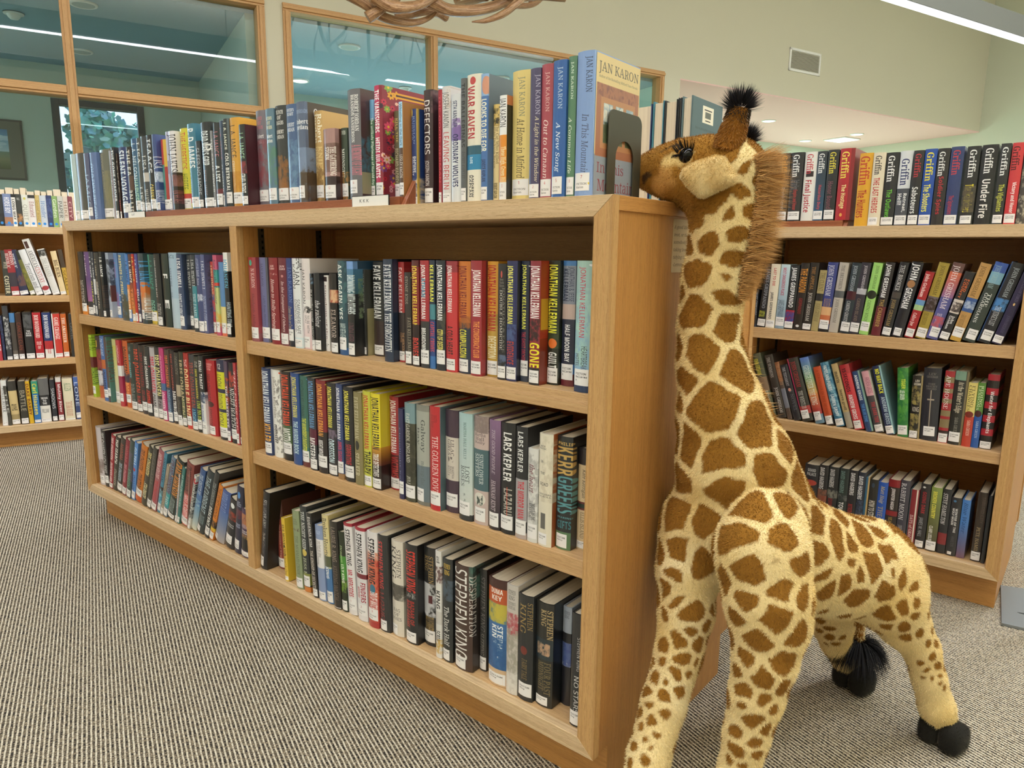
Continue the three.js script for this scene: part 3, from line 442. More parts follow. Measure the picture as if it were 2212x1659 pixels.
shelfRow('M', 'top of long bookcase', `
-2458 1197 -44 45.9 249 0.0 100 0;b9cccd;pale aqua book without lettering, first from left, top of long bookcase;S84 Jance
-2412 1197 -44 81.5 248 0.0 100 0;6f5f68;mauve grey book without lettering, second from left, top of long bookcase;R0-100/55-100 4b4a47;S84 Jance
-2328 1197 -43 43.2 243 0.0 100 0;5a5f7d;slate violet book with pale blue lettering, third from left, top of long bookcase;V30-80 9fb4d0 n JAMES;S80 Jance
-2284 1197 -45 61.6 242 0.0 75 0;6078a8;cornflower blue book with pale blue lettering, fourth from left, top of long bookcase;V15-95/5-50 a9c8ea i COLD ENVY THE CITY;R0-100/85-100 4a4d5a
-2223 1197 -57 90.4 248 0.0 100 0;686a5e;olive grey book with gold lettering, fifth from left, top of long bookcase;V5-60/15-40 c9b987 i WOODLAND TALE;N30-100 837f60;S83 Jance
-2093 1197 -41 16.9 235 0.0 100 0;a39a9f;dusty lilac book with brown lettering, sixth from left, top of long bookcase;V20-70 4c4248 n NIGHT MOVES
-2076 1197 -41 24.7 245 0.0 100 0;24262a;black book with white lettering, seventh from left, top of long bookcase;V4-75 e8eaee b THE GONE FOREVER;S88 Jance
-2051 1197 -46 13.0 223 0.0 100 0;37251f;short dark book with silver lettering, eighth from left, top of long bookcase;V10-60 c7beb2 n JAKES;V70-90 d06060 b ASSIST;S88 Jance
-2033 1197 -44 63.4 240 0.0 100 0;27366a;navy book with white lettering, ninth from left, top of long bookcase;V4-80 e6eef8 b SILENT VOYAGE;S78 Jance
-1970 1197 -44 39.8 237 0.0 100 0;2a2422;brown black book with cream lettering, tenth from left, top of long bookcase;V4-92 d8d2c8 b THE EASTERN LIE;R40-60 5a4032;S90 Jance
-1928 1218 -45 41.6 239 0.0 100 0;33608a;steel blue book with white lettering, eleventh from left, top of long bookcase;G0-100 2d5480 5a8c8e;V6-55 dfeaf2 n J. A. NELSON;V55-88 bfe8c8 n HARVEST;S84 Jance
-1884 1218 -44 29.6 238 0.0 100 0;474b4a;charcoal book with white lettering, twelfth from left, top of long bookcase;V5-35 e8e8e4 s LISA;V65-90 e8e8e4 s LIST;S87 Jance
-1853 1218 -43 41.9 240 0.0 100 0;3c4146;dark slate book with white lettering, thirteenth from left, top of long bookcase;V25-45 e8e8e4 s LISA;R48-60 c8c2ba;V70-88 d2cdc4 s MALICE;S88 Jance
-1811 1218 -43 41.0 240 0.0 100 0;23252a;thin black book with silver lettering, fourteenth from left, top of long bookcase;V5-50 d0d4d8 b ISAACS;V64-85 e0c860 b CABANA;S84 Jance
-1770 1218 -43 29.0 239 0.0 60 0;3d5187;royal blue book with white lettering, fifteenth from left, top of long bookcase;V28-45 eef0f6 s LISA;N48-62 dfe6f2;V72-90 eef0f6 s WHISTLE;S89 Jance
-1741 1218 -56 40.9 222 0.0 100 0;3f8f86;teal and red book without lettering, sixteenth from left, top of long bookcase;R0-35/0-60 c23a34;R0-38/60-100 e0b545;R35-100/0-60 3c8a80;R38-85/60-100 b03a35;R88-100 2d4a80;S84 Jance
-1675 1218 -45 15.4 239 0.0 100 0;b6b6cc;pale lavender book with grey lettering, seventeenth from left, top of long bookcase;V20-70 8888a8 n J;S85 Jance
-1653 1218 -42 34.8 238 0.0 55 0;e4e0e4;white and black book with black lettering, eighteenth from left, top of long bookcase;V4-52/8-60 2a2830 s JOHN JAKES;G52-100 3a2a2c 231d20;N55-70 8a5a58;V75-92 c87070 s ON SECRET
-1618 1218 -59 48.3 244 0.0 100 0;d8ce3a;lime yellow book with red lettering, nineteenth from left, top of long bookcase;V5-50 c83a3a n THE HERETIC'S;V55-75 5b7a2a n HERITE;R80-92 c8463a;S86 Jance
-1538 1218 -43 47.7 248 0.0 100 0;3f7c94;teal book with white lettering, nineteenth left of magenta floral one, bookcase top;V5-52/20-85 f2f6f8 b P. D. JAMES;V18-85/0-22 dcebf0 n THE PRIVATE PATIENT;S86 Jance
-1489 1218 -42 29.7 195 0.0 100 0;2d343c;short slate book with silver lettering, eighteenth left of magenta floral one, bookcase top;V10-80 b8c0c8 n SLEEP NO MORE;S87 Jance
-1455 1218 -40 58.8 243 0.0 100 0;20262a;black book with white lettering, seventeenth left of magenta floral one, bookcase top;V10-50 e8eef0 b DEAD MAN'S GRIP;V55-85/0-50 9a6a62 n PETER JAMES;V24-34/60-100 f0f0ec b D;S88 Jance
-1396 1218 -42 12.4 216 0.0 100 0;8b8d92;thin grey book with white lettering, sixteenth left of magenta floral one, bookcase top;V10-80 e4e4e6 n THE SAME RIVER;S90 Jance
-1380 1218 -40 36.2 235 0.0 100 0;24282c;black book with pink lettering, fifteenth left of magenta floral one, bookcase top;V10-40 cc7a86 n J A JANCE;V50-70 eceeee b A LIST;R78-84 6a2630;S84 Jance
-1344 1218 -44 7.0 239 0.0 100 0;6f7f94;blue grey book with pink lettering, fourteenth left of magenta floral one, bookcase top;V8-45 d88aa8 n J. A. JANCE;V50-82 e8f0f8 b CLAWMAN;S86 Jance
-1337 1218 -46 35.6 242 0.0 100 0;283034;dark book with white lettering, thirteenth left of magenta floral one, bookcase top;V4-35/30-70 e4e8d8 b J. A. JANCE;V38-82/30-80 f2f4f0 b COLD BETRAYAL;R0-60/80-100 5a666c;S83 Jance
-1301 1218 -46 50.4 241 0.0 100 0;dba23a;golden yellow book with black lettering, twelfth left of magenta floral one, bookcase top;V8-45/15-70 2a2010 n J. A. JANCE;V48-84/10-50 f4ead8 n CREDIBLE THREAT;N60-100 c88a2c;S84 Jance
-1241 1218 -40 31.3 217 0.0 48 0;1f2224;black and maroon book with silver lettering, eleventh left of magenta floral one, bookcase top;V10-42/5-40 a8d8b0 n J.A. JANCE;N45-60 8a3038;V60-84/5-40 f2f2f0 b CRUEL INTENT;R0-100/48-100 4a2028;S88/0-48 Jance
-1209 1218 -73 48.0 254 0.0 100 0;77707a;grey plum book with pink lettering, tenth left of magenta floral one, bookcase top;H6-20 c8687a t LORD OF CHAOS;H24-35 f4f0f0 t Robert Jordan;N30-80 8a4650;S83 #6|Jordan
-1108 1218 -40 39.9 243 0.0 100 0;5f7f92;sea blue book with cream lettering, ninth left of magenta floral one, bookcase top;H8-22 e6dfb8 t A CROWN OF SWORDS;H26-36 f2f2ee t Robert Jordan;N36-80 5f8a78;S83 #7|Jordan
-1069 1218 -43 49.6 246 0.0 100 0;35383a;dark grey book with white lettering, eighth left of magenta floral one, bookcase top;H4-20 eeeeea t THE PATH OF DAGGERS;H24-34 f2f0ec t ROBERT JORDAN;N50-95 96602f;S84 #8|Jordan
-1016 1218 -41 46.8 243 0.0 100 0;4c6690;denim blue book with white lettering, seventh left of magenta floral one, bookcase top;H4-12 eef0f4 t WINTER'S HEART;H18-28 f0f2f6 t ROBERT JORDAN;N35-95 6f93b4;S84 #9|Jordan
-968 1218 -40 35.3 244 0.0 50 0;5f6c86;slate and brown book with silver lettering, sixth left of magenta floral one, bookcase top;R0-100/60-100 4a4038;H7-12/0-60 8fa6cc t CROSSROADS;H17-28/0-60 eef0f4 t Robert Jordan;N60-100 51402f;N45-70 7d90b0;H4-16/70-100 c8c8d0 t C;S83/0-40 #10|Jordan
-932 1218 -68 32.7 223 0.0 100 0;c9a468;tan book with white lettering, fifth left of magenta floral one, bookcase top;V3-35/5-95 f6f0da t Robert|Jordan;V38-82/5-95 e2c98a t KNIFE OF|DREAMS;N60-100 8a6a3c;S81 #11|Jordan
-865 1218 -43 45.9 170 0.0 66 0;b08a86;mauve book with white lettering, fourth left of magenta floral one, bookcase top;N20-60 7a5a52;V25-65/15-70 f8f0e8 t THE GATHERING|STORM;R66-100 3a2a2c;R0-100/75-100 5a3226;S78/0-70 #12|Jordan
-820 1218 -64 24.8 171 0.0 100 0;3c4a3e;dark green book with cream lettering, third left of magenta floral one, bookcase top;H3-10 e0e4d8 t TOWERS;V28-68/10-60 f2f2ea t MIDNIGHT;N60-100 b87a3c;S76 #13|Jordan
-766 1218 -42 46.6 248 0.0 55 0;6d6c72;pewter grey book with white lettering, second left of magenta floral one, bookcase top;R0-100/55-100 4d3a3a;N40-85/55-100 4a7a90;R75-95/55-100 a8a88a;V5-48/20-50 f0f0ee t ROBERT JORDAN|BRANDON SANDERSON;V50-78/20-55 d8788a t A MEMORY OF LIGHT;H12-24/75-100 e8ecf0 t N;S82/10-40 #14|Jordan
-720 1218 -73 15.2 226 0.0 100 0;4f7a5c;green and blue book with white lettering, first left of magenta floral one, bookcase top;R0-20 7ab0d8;V18-85 eef4e8 b The unlikely Pilgrimage of Harold Fry;S86 Jordan
-672 1218 -46 27.0 246 0.0 42 0;c4285a;magenta floral book with white lettering, nineteenth from right, top of long bookcase;F;V4-82/2-30 ffffff b THE VANISHERS   HEIDI JULAVITS;S86/0-42 Jordan
-645 1218 -81 17.5 194 0.0 100 0;6a6248;olive brown book with yellow lettering, eighteenth from right, top of long bookcase;V8-36 e2c878 n KILL THE|DEAD;V42-82 d8cfb0 n RICHARD KADREY;S83 Jordan
-589 1218 -46 14.5 202 0.0 50 0;5c4438;blue and brown book with navy lettering, seventeenth from right, top of long bookcase;R0-48/0-45 a9d4f2;R0-100/45-100 a8743f;V2-46/8-40 2a3a50 n Whistling in the Dark;V55-80/5-40 e0d8d0 n LESLEY KAGEN;S85/0-55 Jordan
-574 1197 -69 18.2 210 0.0 75 0;27407e;indigo book with pale blue lettering, sixteenth from right, top of long bookcase;O0-8/0-30 c9b060;V7-36/10-55 9fb4d8 s RUSSIAN|WINTER;V48-68/15-60 f0f2f4 b DAPHNE|KALOTAY;N70-100 e6cbae;R0-100/70-78 d2b24e;S90 Jordan
-548 1197 -82 28.1 248 0.0 60 0;3c2a30;dark wine book with white lettering, fifteenth from right, top of long bookcase;V8-55/5-45 f2f0f0 n DEFECTORS;V60-82/10-40 e8e6e6 n JOSEPH KANON;N0-20/50-100 6a4a52;H6-14/70-100 d8ccd0 n D;S84/5-60 Karon
-502 1197 -83 9.5 244 0.0 100 0;a8283a;thin crimson book with orange lettering, fourteenth from right, top of long bookcase;V5-80 d85868 n THE GOOD GERMAN;S88 Karon
-445 1197 -36 25.0 234 0.0 100 0;dcd8d8;white book with navy lettering, thirteenth from right, top of long bookcase;V5-35 4a4a4e n JOSEPH KANON;V38-88 c23a42 n LEAVING BERLIN;N0-25/55-100 c8b8b0;S91 Karon
-416 1197 -33 26.9 215 0.0 100 0;dcdfe4;white and violet book with navy lettering, twelfth from right, top of long bookcase;N22-42 8a6ab0;R30-42 8468aa;V6-30/25-70 3a3f60 b SETH KANTNER;V36-85/20-80 272a58 b ORDINARY WOLVES
-388 1197 -33 15.1 242 0.0 100 0;5d6064;grey book with black lettering, eleventh from right, top of long bookcase;V4-55 2a2c30 b THE BALLERINAS;V58-80 3a3c42 i RACHEL KAPELKE;S88 Karon
-373 1197 -33 37.9 246 0.0 100 0;e9e4d4;cream book with red lettering, tenth from right, top of long bookcase;O2-8/30-70 c84848;V9-50/8-65 b8323a b WAR RAVEN;R55-72 2d5f74;R62-74 2f88b8;H63-70/20-60 d8ecf4 b SG;V78-96/20-60 22242a b ANDREW|KAPLAN
-334 1197 -34 17.7 243 0.0 57 0;4c76b4;blue book with white lettering, ninth from right, top of long bookcase;R0-17 8fb4e0;O2-16/10-80 d89a80;R0-50/60-100 5a6a78;V19-60/5-50 f6f2da b LOOKS TO DIE FOR;V66-84/10-45 1e2a48 b JANICE KAPLAN;S88 Karon
-316 1197 -51 15.3 187 0.0 100 0;eed9a0;cream yellow book with brown lettering, eighth from right, top of long bookcase;R0-22 e8c878;N4-20 222222;V20-65/10-95 6a5230 s The Cat Who Killed|Lilian Jackson Braun;V80-96 4a3820 b ROBERT KAPLOW
-285 1197 -33 18.9 197 0.0 66 0;f2f2f2;white and orange book with black lettering, seventh from right, top of long bookcase;R37-82 e8922c;V3-30/5-60 20242c n JAN KARON;V48-84/5-60 f6e2b8 t These High, Green Hills;R0-9/65-100 c07850;R9-100/65-100 141414;S82/0-66 #3|Karon
-266 1197 -46 44.8 240 0.0 100 0;e3cd82;butter yellow book with grey lettering, sixth from right, top of long bookcase;V5-35/45-75 8a8a72 s JAN KARON;V36-82/35-75 4a3c28 i At Home in Mitford;S83 #1|Karon
-211 1197 -33 24.9 235 0.0 100 0;4c4668;dark violet book with silver lettering, fifth from right, top of long bookcase;V5-35/60-95 b8b4cc s JAN KARON;V36-86/50-90 e8dcb8 i A Light in the Window;S88 #2|Karon
-186 1197 -35 26.6 239 0.0 100 0;ab4a58;rose red book with silver lettering, fourth from right, top of long bookcase;V6-35/45-75 e0b8b4 s JAN KARON;V40-84/30-70 f4e4e0 i Out to Canaan;S85 #4|Karon
-156 1197 -30 29.7 240 0.0 100 0;2f62a8;strong blue book with pale blue lettering, third from right, top of long bookcase;V5-35/45-75 b8ccdf s JAN KARON;V44-80/25-65 eef4fa i A New Song;S84/5-85 #5|Karon
-126 1197 -36 17.9 244 0.0 100 0;5a8468;sage green book with white lettering, second from right, top of long bookcase;V4-30/40-70 dcebdc s JAN KARON;V42-82/20-60 f0f4ea i A Common Life;S85 #6|Karon
-105 1197 -31 36.0 247 0.0 82 0;86a4d8;periwinkle blue book with navy lettering, first from right, top of long bookcase;V4-28/50-75 35405c s JAN KARON;V42-84/35-65 4a5272 i In This Mountain;S83/5-75 #7|Karon
`);
shelfRow('M', 'upper shelf, left bay', `
-2418 842 -21 50.4 240 0.0 100 0;2f2a2a;black and orange book with yellow lettering, first from left, upper shelf, left bay;R85-100 e08a30;V8-38/0-30 e8c840 b J. A. JANCE;V45-80 d8d0c8 n DANCE OF THE BONES;S82 Jance
-2368 842 -24 58.6 240 0.0 100 0;6a4a88;purple book with white lettering, second from left, upper shelf, left bay;G45-90 6a4a88 c070a8;V5-38/15-50 f4f0f4 b J.A. JANCE;R78-100 2a2a34;S87 Jance
-2304 842 -22 20.0 241 0.0 100 0;3f4450;slate book with white lettering, third from left, upper shelf, left bay;V8-40 f0f0f4 b J. A. JANCE;V45-80 c8c05a b QUEEN;S83 Jance
-2284 842 -24 14.6 240 0.0 100 0;4a4f5a;grey and white book with white lettering, fourth from left, upper shelf, left bay;R42-66 e8e8ea;V10-45 f6f6f8 b J. A. JANCE;V68-82 e0d8d8 n STONE;S84 Jance
-2259 842 -20 39.8 238 0.0 100 0;2c2c2e;black book with silver lettering, fifth from left, upper shelf, left bay;V10-36/25-65 b8b4a0 b J.A. JANCE;V45-88/30-70 d8d4c8 b JUDGMENT CALL
-2219 842 -24 24.2 241 0.0 60 0;1f2124;black book with white lettering, sixth from left, upper shelf, left bay;V8-38/20-60 f4f4f4 b J.A. JANCE;V50-85 5a4038 s NO HONOR;S90 Jance
-2194 842 -36 26.8 238 0.0 45 0;aab4c8;pale silver blue book without lettering, seventh from left, upper shelf, left bay;N10-70 3a404c;R50-75/40-70 6a3a34;S88/0-40 Jance
-2168 842 -53 32.7 237 0.0 100 0;6a90c8;bright blue book with pink lettering, eighth from left, upper shelf, left bay;V8-38/20-60 c87aa8 b J. A. JANCE;V60-85 c83a5a n UNFINISHED;S82 Jance
-2068 842 -26 65.6 238 0.0 100 0;3c6ea0;blue and gold book with cream lettering, ninth from left, upper shelf, left bay;V3-62/10-60 e8dc9a b PARTNER in CRIME;V64-92/5-50 f4f6f8 b J.A. JANCE;N60-100 4a4a3a
-1993 842 -22 21.1 235 0.0 100 0;4a80c8;sky blue and orange book with navy lettering, tenth from left, upper shelf, left bay;R45-82 e08a4a;V10-42 1e3a6a b J.A. JANCE;V52-80 f4e0c0 b MOVING LIFE;S82 Jance
-1971 842 -23 26.1 235 0.0 100 0;5a302a;rust brown book with white lettering, eleventh from left, upper shelf, left bay;G42-100 8a3a28 e0a040;V10-42 f4f0ec b J.A. JANCE;V50-82 e88a50 b TRIAL;S88 Jance
-1945 842 -24 17.7 236 0.0 100 0;c03028;red and orange book with yellow lettering, twelfth from left, upper shelf, left bay;V4-40 e8d048 b J.A. JANCE;N20-60 d85a28;S86 Jance
-1928 842 -26 22.0 236 0.0 100 0;54549a;violet blue book with white lettering, thirteenth from left, upper shelf, left bay;V8-42/20-70 f2f2f8 b J.A. JANCE;R60-100 3a3a58;V50-82 e8dcd4 b SINS OF;S87 Jance
-1894 842 -21 39.5 238 0.0 62 0;39484f;dark slate and orange book with blue lettering, fourteenth from left, upper shelf, left bay;R40-70 d87a3a;V10-48 4a9ad8 b J.A. JANCE;N55-85 c8a080;V62-95/50-90 eeeeee b TRIAL BY FURY;S80/0-45 Jance
-1855 842 -36 43.6 235 0.0 100 0;2d4a48;dark teal book with teal lettering, thirteenth from right, upper shelf, left bay;R0-40/0-50 5ab09a;V8-50 3a8a78 b J.A. JANCE;V65-90 8ad0b8 n DESERT;N80-100 e0c040;S82 Jance
-1777 842 -21 41.7 238 0.0 100 0;1f1f22;black book with cream lettering, twelfth from right, upper shelf, left bay;V6-60/15-50 d8d8d8 b LONG PROUD RIVER BLACK;V68-92 c8c8c8 n PATRICK LEE;S87/10-90 Jance
-1735 842 -25 47.2 239 0.0 100 0;23302c;green black book with white lettering, eleventh from right, upper shelf, left bay;V26-34/40-90 f0f0f0 b F;V60-76/40-90 f0f0f0 b E
-1684 842 -25 55.2 243 0.0 100 0;a8c2d8;ice blue book with teal lettering, tenth from right, upper shelf, left bay;V3-8 5a7088 s SI;V20-45/20-50 4a6680 s SISTERS;V52-88/20-50 7a90a8 n NANCY JENSEN;R60-100 b8ccdc
-1625 842 -24 35.7 238 0.0 55 0;34466a;dark blue book with white lettering, ninth from right, upper shelf, left bay;V5-45/10-45 f6f6fa b LISA JEWELL;V52-84/10-40 dfe4ee b DON'T LET HIM IN;R0-100/60-100 2d3850;S82/0-48 Jance
-1590 842 -41 23.8 236 0.0 100 0;33383e;charcoal grey book with white lettering, eighth from right, upper shelf, left bay;V6-46 e4e4e0 s LISA JEWELL;V50-82 7a8086 n THE HOUSE;S81 Jance
-1529 842 -22 28.1 237 0.0 100 0;2b333c;black and teal book with white lettering, seventh from right, upper shelf, left bay;V6-42 e0e4e4 s LISA JEWELL;R40-85 3a8a9a;V50-85 d4e4e8 s THE FAMILY;S82 Jance
-1499 842 -21 34.4 238 0.0 100 0;3f4a7a;violet blue book with pale blue lettering, sixth from right, upper shelf, left bay;H3-20 aab4d8 s LISA;N50-60 d8dce8;H18-40 c8d0e8 s NONE OF;S85 Jance
-1464 842 -22 21.6 239 0.0 45 0;5a6290;dusty indigo book with white lettering, fifth from right, upper shelf, left bay;V8-45/5-40 e8ecf6 s LISA JEWELL;V52-84/5-40 b8c4e0 s INVISIBLE GIRL;N0-100/55-100 3a3f58;S84/0-36 Jance
-1442 842 -40 16.7 218 0.0 100 0;c84a4a;short red book with cream lettering, fourth from right, upper shelf, left bay;V4-50/10-80 f4d8a0 t ABBY JIMENEZ;N45-85 4a6aa8;S84 Jance
-1389 842 -20 22.7 238 0.0 100 0;c8587a;pink and teal book with black lettering, third from right, upper shelf, left bay;R18-40 3f9a94;R34-38 d84a3a;R40-85 c8d08a;V5-60 3a2a3a i Just for the Summer;N70-90 e0b050;S83 Jance
-1366 842 -24 27.9 218 0.0 100 0;5a8ac0;blue and coral book without lettering, second from right, upper shelf, left bay;R60-90 e8d890;R88-100 e87a5a;S82 Jance
-1331 842 -21 24.6 246 0.0 50 0;efefef;white and black book with blue lettering, first from right, upper shelf, left bay;R22-100 1f2026;R0-100/75-100 dfdfe2;R22-100/50-100 17171b;V8-42/10-45 5aa8cc b JOHANSEN;V58-88/25-55 b8c8d0 b HUNTING TIME;S84/0-48 Jance
`);
shelfRow('M', 'middle shelf, left bay', `
-2388 516 -23 28.0 246 0.0 60 0;a8c838;lime green book with brown lettering, first from left, middle shelf, left bay;V3-25 5a7a1c n EDEN;R35-52 6a2a2a;V52-80 3a5a14 b JOHANSEN;S82 Johansen
-2360 516 -34 46.6 243 0.0 100 0;35202c;dark plum book with yellow lettering, second from left, middle shelf, left bay;H5-17/10-90 e0c040 b J;N20-60 a04038;N55-80 d8d8e0;R80-100 c0603a
-2279 516 -21 39.4 252 0.0 100 0;4a70b0;blue book with pale blue lettering, third from left, middle shelf, left bay;V4-30 c8dcf4 n ON THE HUNT;R36-50 c86a3a;V52-82 12264c b JOHANSEN;S82 Johansen
-2240 516 -21 27.9 251 0.0 45 0;4a7a72;teal grey book with brown lettering, fourth from left, middle shelf, left bay;R0-100/0-40 4a4a4c;V5-70 6a4040 n NO EASY TARGET;S78/0-45 Johansen
-2212 516 -37 38.1 244 0.0 100 0;c8c88a;pale olive book with black lettering, fifth from left, middle shelf, left bay;G10-100 c8c460 d8d8d2;V12-58/10-50 3a3020 b NIGHT AND DAY;S82 Johansen
-2135 516 -21 33.6 248 0.0 66 0;b83a44;red and white book with cream lettering, sixth from left, middle shelf, left bay;R38-54 e8e8ea;V8-34/15-50 f0d8d8 n HINDSIGHT;R55-80 a02a50;R0-100/72-100 3a4258;S80/0-66 Johansen
-2101 516 -29 43.2 248 0.0 100 0;c8602c;orange book with black lettering, seventh from left, middle shelf, left bay;V8-48 3a1a0c b JOHANSEN;N48-62 30304a;V62-80 f4a060 b BODY;S80 Johansen
-2044 516 -23 48.0 244 0.0 100 0;2c3834;dark green grey book with grey lettering, eighth from left, middle shelf, left bay;H4-12 98a8a4 n THE;V16-52/10-60 78d0d8 b IRIS JOHANSEN;V60-88 a0a8a8 n BLIND ALLEY;S87 Johansen
-1993 516 -22 42.5 250 0.0 100 0;342c2c;dark brown book with red lettering, ninth from left, middle shelf, left bay;V8-72/5-90 d84a30 b IRIS JOHANSEN;V76-90 c82a2a b BLOCK;S88 Johansen
-1946 516 -20 39.2 246 0.0 100 0;2c2426;black book with maroon lettering, tenth from left, middle shelf, left bay;V10-60 8a2a30 b IRIS JOHANSEN;V65-88 a03038 b SEE HER DIE;R94-100 40383a;S82 Johansen
-1903 516 -18 39.6 246 0.0 100 0;2f3032;black and red book with white lettering, eleventh from left, middle shelf, left bay;V14-60/20-75 f0f2f0 b IRIS JOHANSEN;R62-82 501418;V63-82 d83a2a b CAPTIVE;S82 Johansen
-1863 516 -21 36.9 245 0.0 100 0;b8b4b8;silver grey book with red lettering, twelfth from left, middle shelf, left bay;V12-64/5-90 c83048 b IRIS JOHANSEN;V66-84/10-80 222226 b CHAOS;S86 Johansen
-1826 516 -22 34.2 250 0.0 100 0;2b2c2e;black book with cream lettering, thirteenth from left, middle shelf, left bay;V10-68/5-95 e8e29a b IRIS JOHANSEN;R72-90 8a8288;V74-92 201c20 b CALLS;S86 Johansen
-1786 516 -19 32.3 251 0.0 100 0;c03a78;hot pink book with cream lettering, fourteenth from left, middle shelf, left bay;V10-44/20-70 f4b8d4 n QUICKSAND;R48-58 4a6a98;V60-84 f8d8e8 b JOHANSEN;S86 Johansen
-1753 516 -21 34.7 250 0.0 100 0;4a3a34;brown and blue book with orange lettering, fourteenth from right, middle shelf, left bay;V8-52/15-80 d87040 b IRIS JOHANSEN;R52-100 30425c;V55-86 98b4d0 b DARKSUMMER;S86 Johansen
-1719 516 -24 30.9 250 0.0 100 0;2d2326;black book with red lettering, thirteenth from right, middle shelf, left bay;V5-54/20-70 b04a44 b IRIS JOHANSEN;V55-88/30-90 f4f4f4 b DARK TRIBUTE;S84 Johansen
-1686 516 -23 29.6 245 0.0 100 0;33302c;dark brown book with grey lettering, twelfth from right, middle shelf, left bay;V5-30 8a8a80 n DEADLOCK;R44-60 b8a890;V65-92 6a6258 n JOHANSEN;R90-100 e8e8e6;S86 Johansen
-1656 516 -24 29.7 250 0.0 100 0;35382c;olive black book with silver lettering, eleventh from right, middle shelf, left bay;V10-85/20-80 c8b890 b IRIS JOHANSEN;V62-92 98a070 b HER DEATH;S88 Johansen
-1618 516 -20 32.7 250 0.0 100 0;a82a28;red book with cream lettering, tenth from right, middle shelf, left bay;V8-18 f4d8d8 n THE;V20-85/10-90 f0d8a0 b DOUBLE BLIND;R94-100 d04038;S83 Johansen
-1586 516 -21 37.2 249 0.0 100 0;3a3c42;charcoal book with red lettering, ninth from right, middle shelf, left bay;V10-70/15-85 a04a44 b IRIS JOHANSEN;R70-88 1f4a68;V72-88 78b8dc b LIGHT;S88 Johansen
-1542 516 -18 27.4 246 0.0 100 0;2c2e2a;black book with silver lettering, eighth from right, middle shelf, left bay;V6-14 c8c8c0 n EVE;V16-55/15-70 d8d24a b IRIS JOHANSEN;V58-86/20-90 b8d048 b LIVE TO DIE;S83 Johansen
-1515 516 -18 29.5 252 0.0 100 0;202326;black and white book with white lettering, seventh from right, middle shelf, left bay;V6-42/10-80 f0f0f0 b FINAL TARGET;R46-100 e4e4e6;N46-60 2a3a5a;V62-84/20-70 3a5a98 b IRIS JOHANSEN;S86 Johansen
-1486 516 -24 53.6 242 0.0 100 0;b4242e;bright red book with cream lettering, sixth from right, middle shelf, left bay;H4-14 f4c8c4 n AWARDED BEST NEW;V18-58/15-60 2a1416 n IRIS JOHANSEN;O54-62/10-80 4a1a1c;V64-92/25-60 2a1416 n FIRESTORM;S87/0-80 Johansen
-1413 516 -20 49.8 251 0.0 100 0;d4d428;yellow and navy book with cream lettering, fifth from right, middle shelf, left bay;R0-15 2c3050;H4-13 e0e0d4 b 12;R36-41 2a2c48;R61-65 2a2c48;V18-34/20-70 3a3c40 n LOOK;V42-60/20-70 3a3c40 n BEHIND;V66-82/20-70 3a3c40 n YOU;R88-100 202228;S84 Johansen
-1360 516 -19 19.0 250 0.0 100 0;5a4a60;grey violet book with white lettering, fourth from right, middle shelf, left bay;N20-60 c05030;V30-82 e8e4e8 b THE NAKED EYE;R92-100 a83838;S86 Johansen
-1341 516 -21 31.2 248 0.0 100 0;24262c;black book with white lettering, third from right, middle shelf, left bay;V30-80/20-90 f4f4f4 i NIGHT WATCH;N10-30 c84a3a;S82 Johansen
-1308 516 -20 14.9 250 0.0 100 0;b83a44;red and black book with cream lettering, second from right, middle shelf, left bay;V8-80 f4d8d8 i THE EYES OF;S86 Johansen
-1293 516 -24 9.7 244 0.0 100 0;3a3f48;slate book with silver lettering, first from right, middle shelf, left bay;V5-80 b8c0cc n NO ONE TO TRUST;S90 Johansen
`);
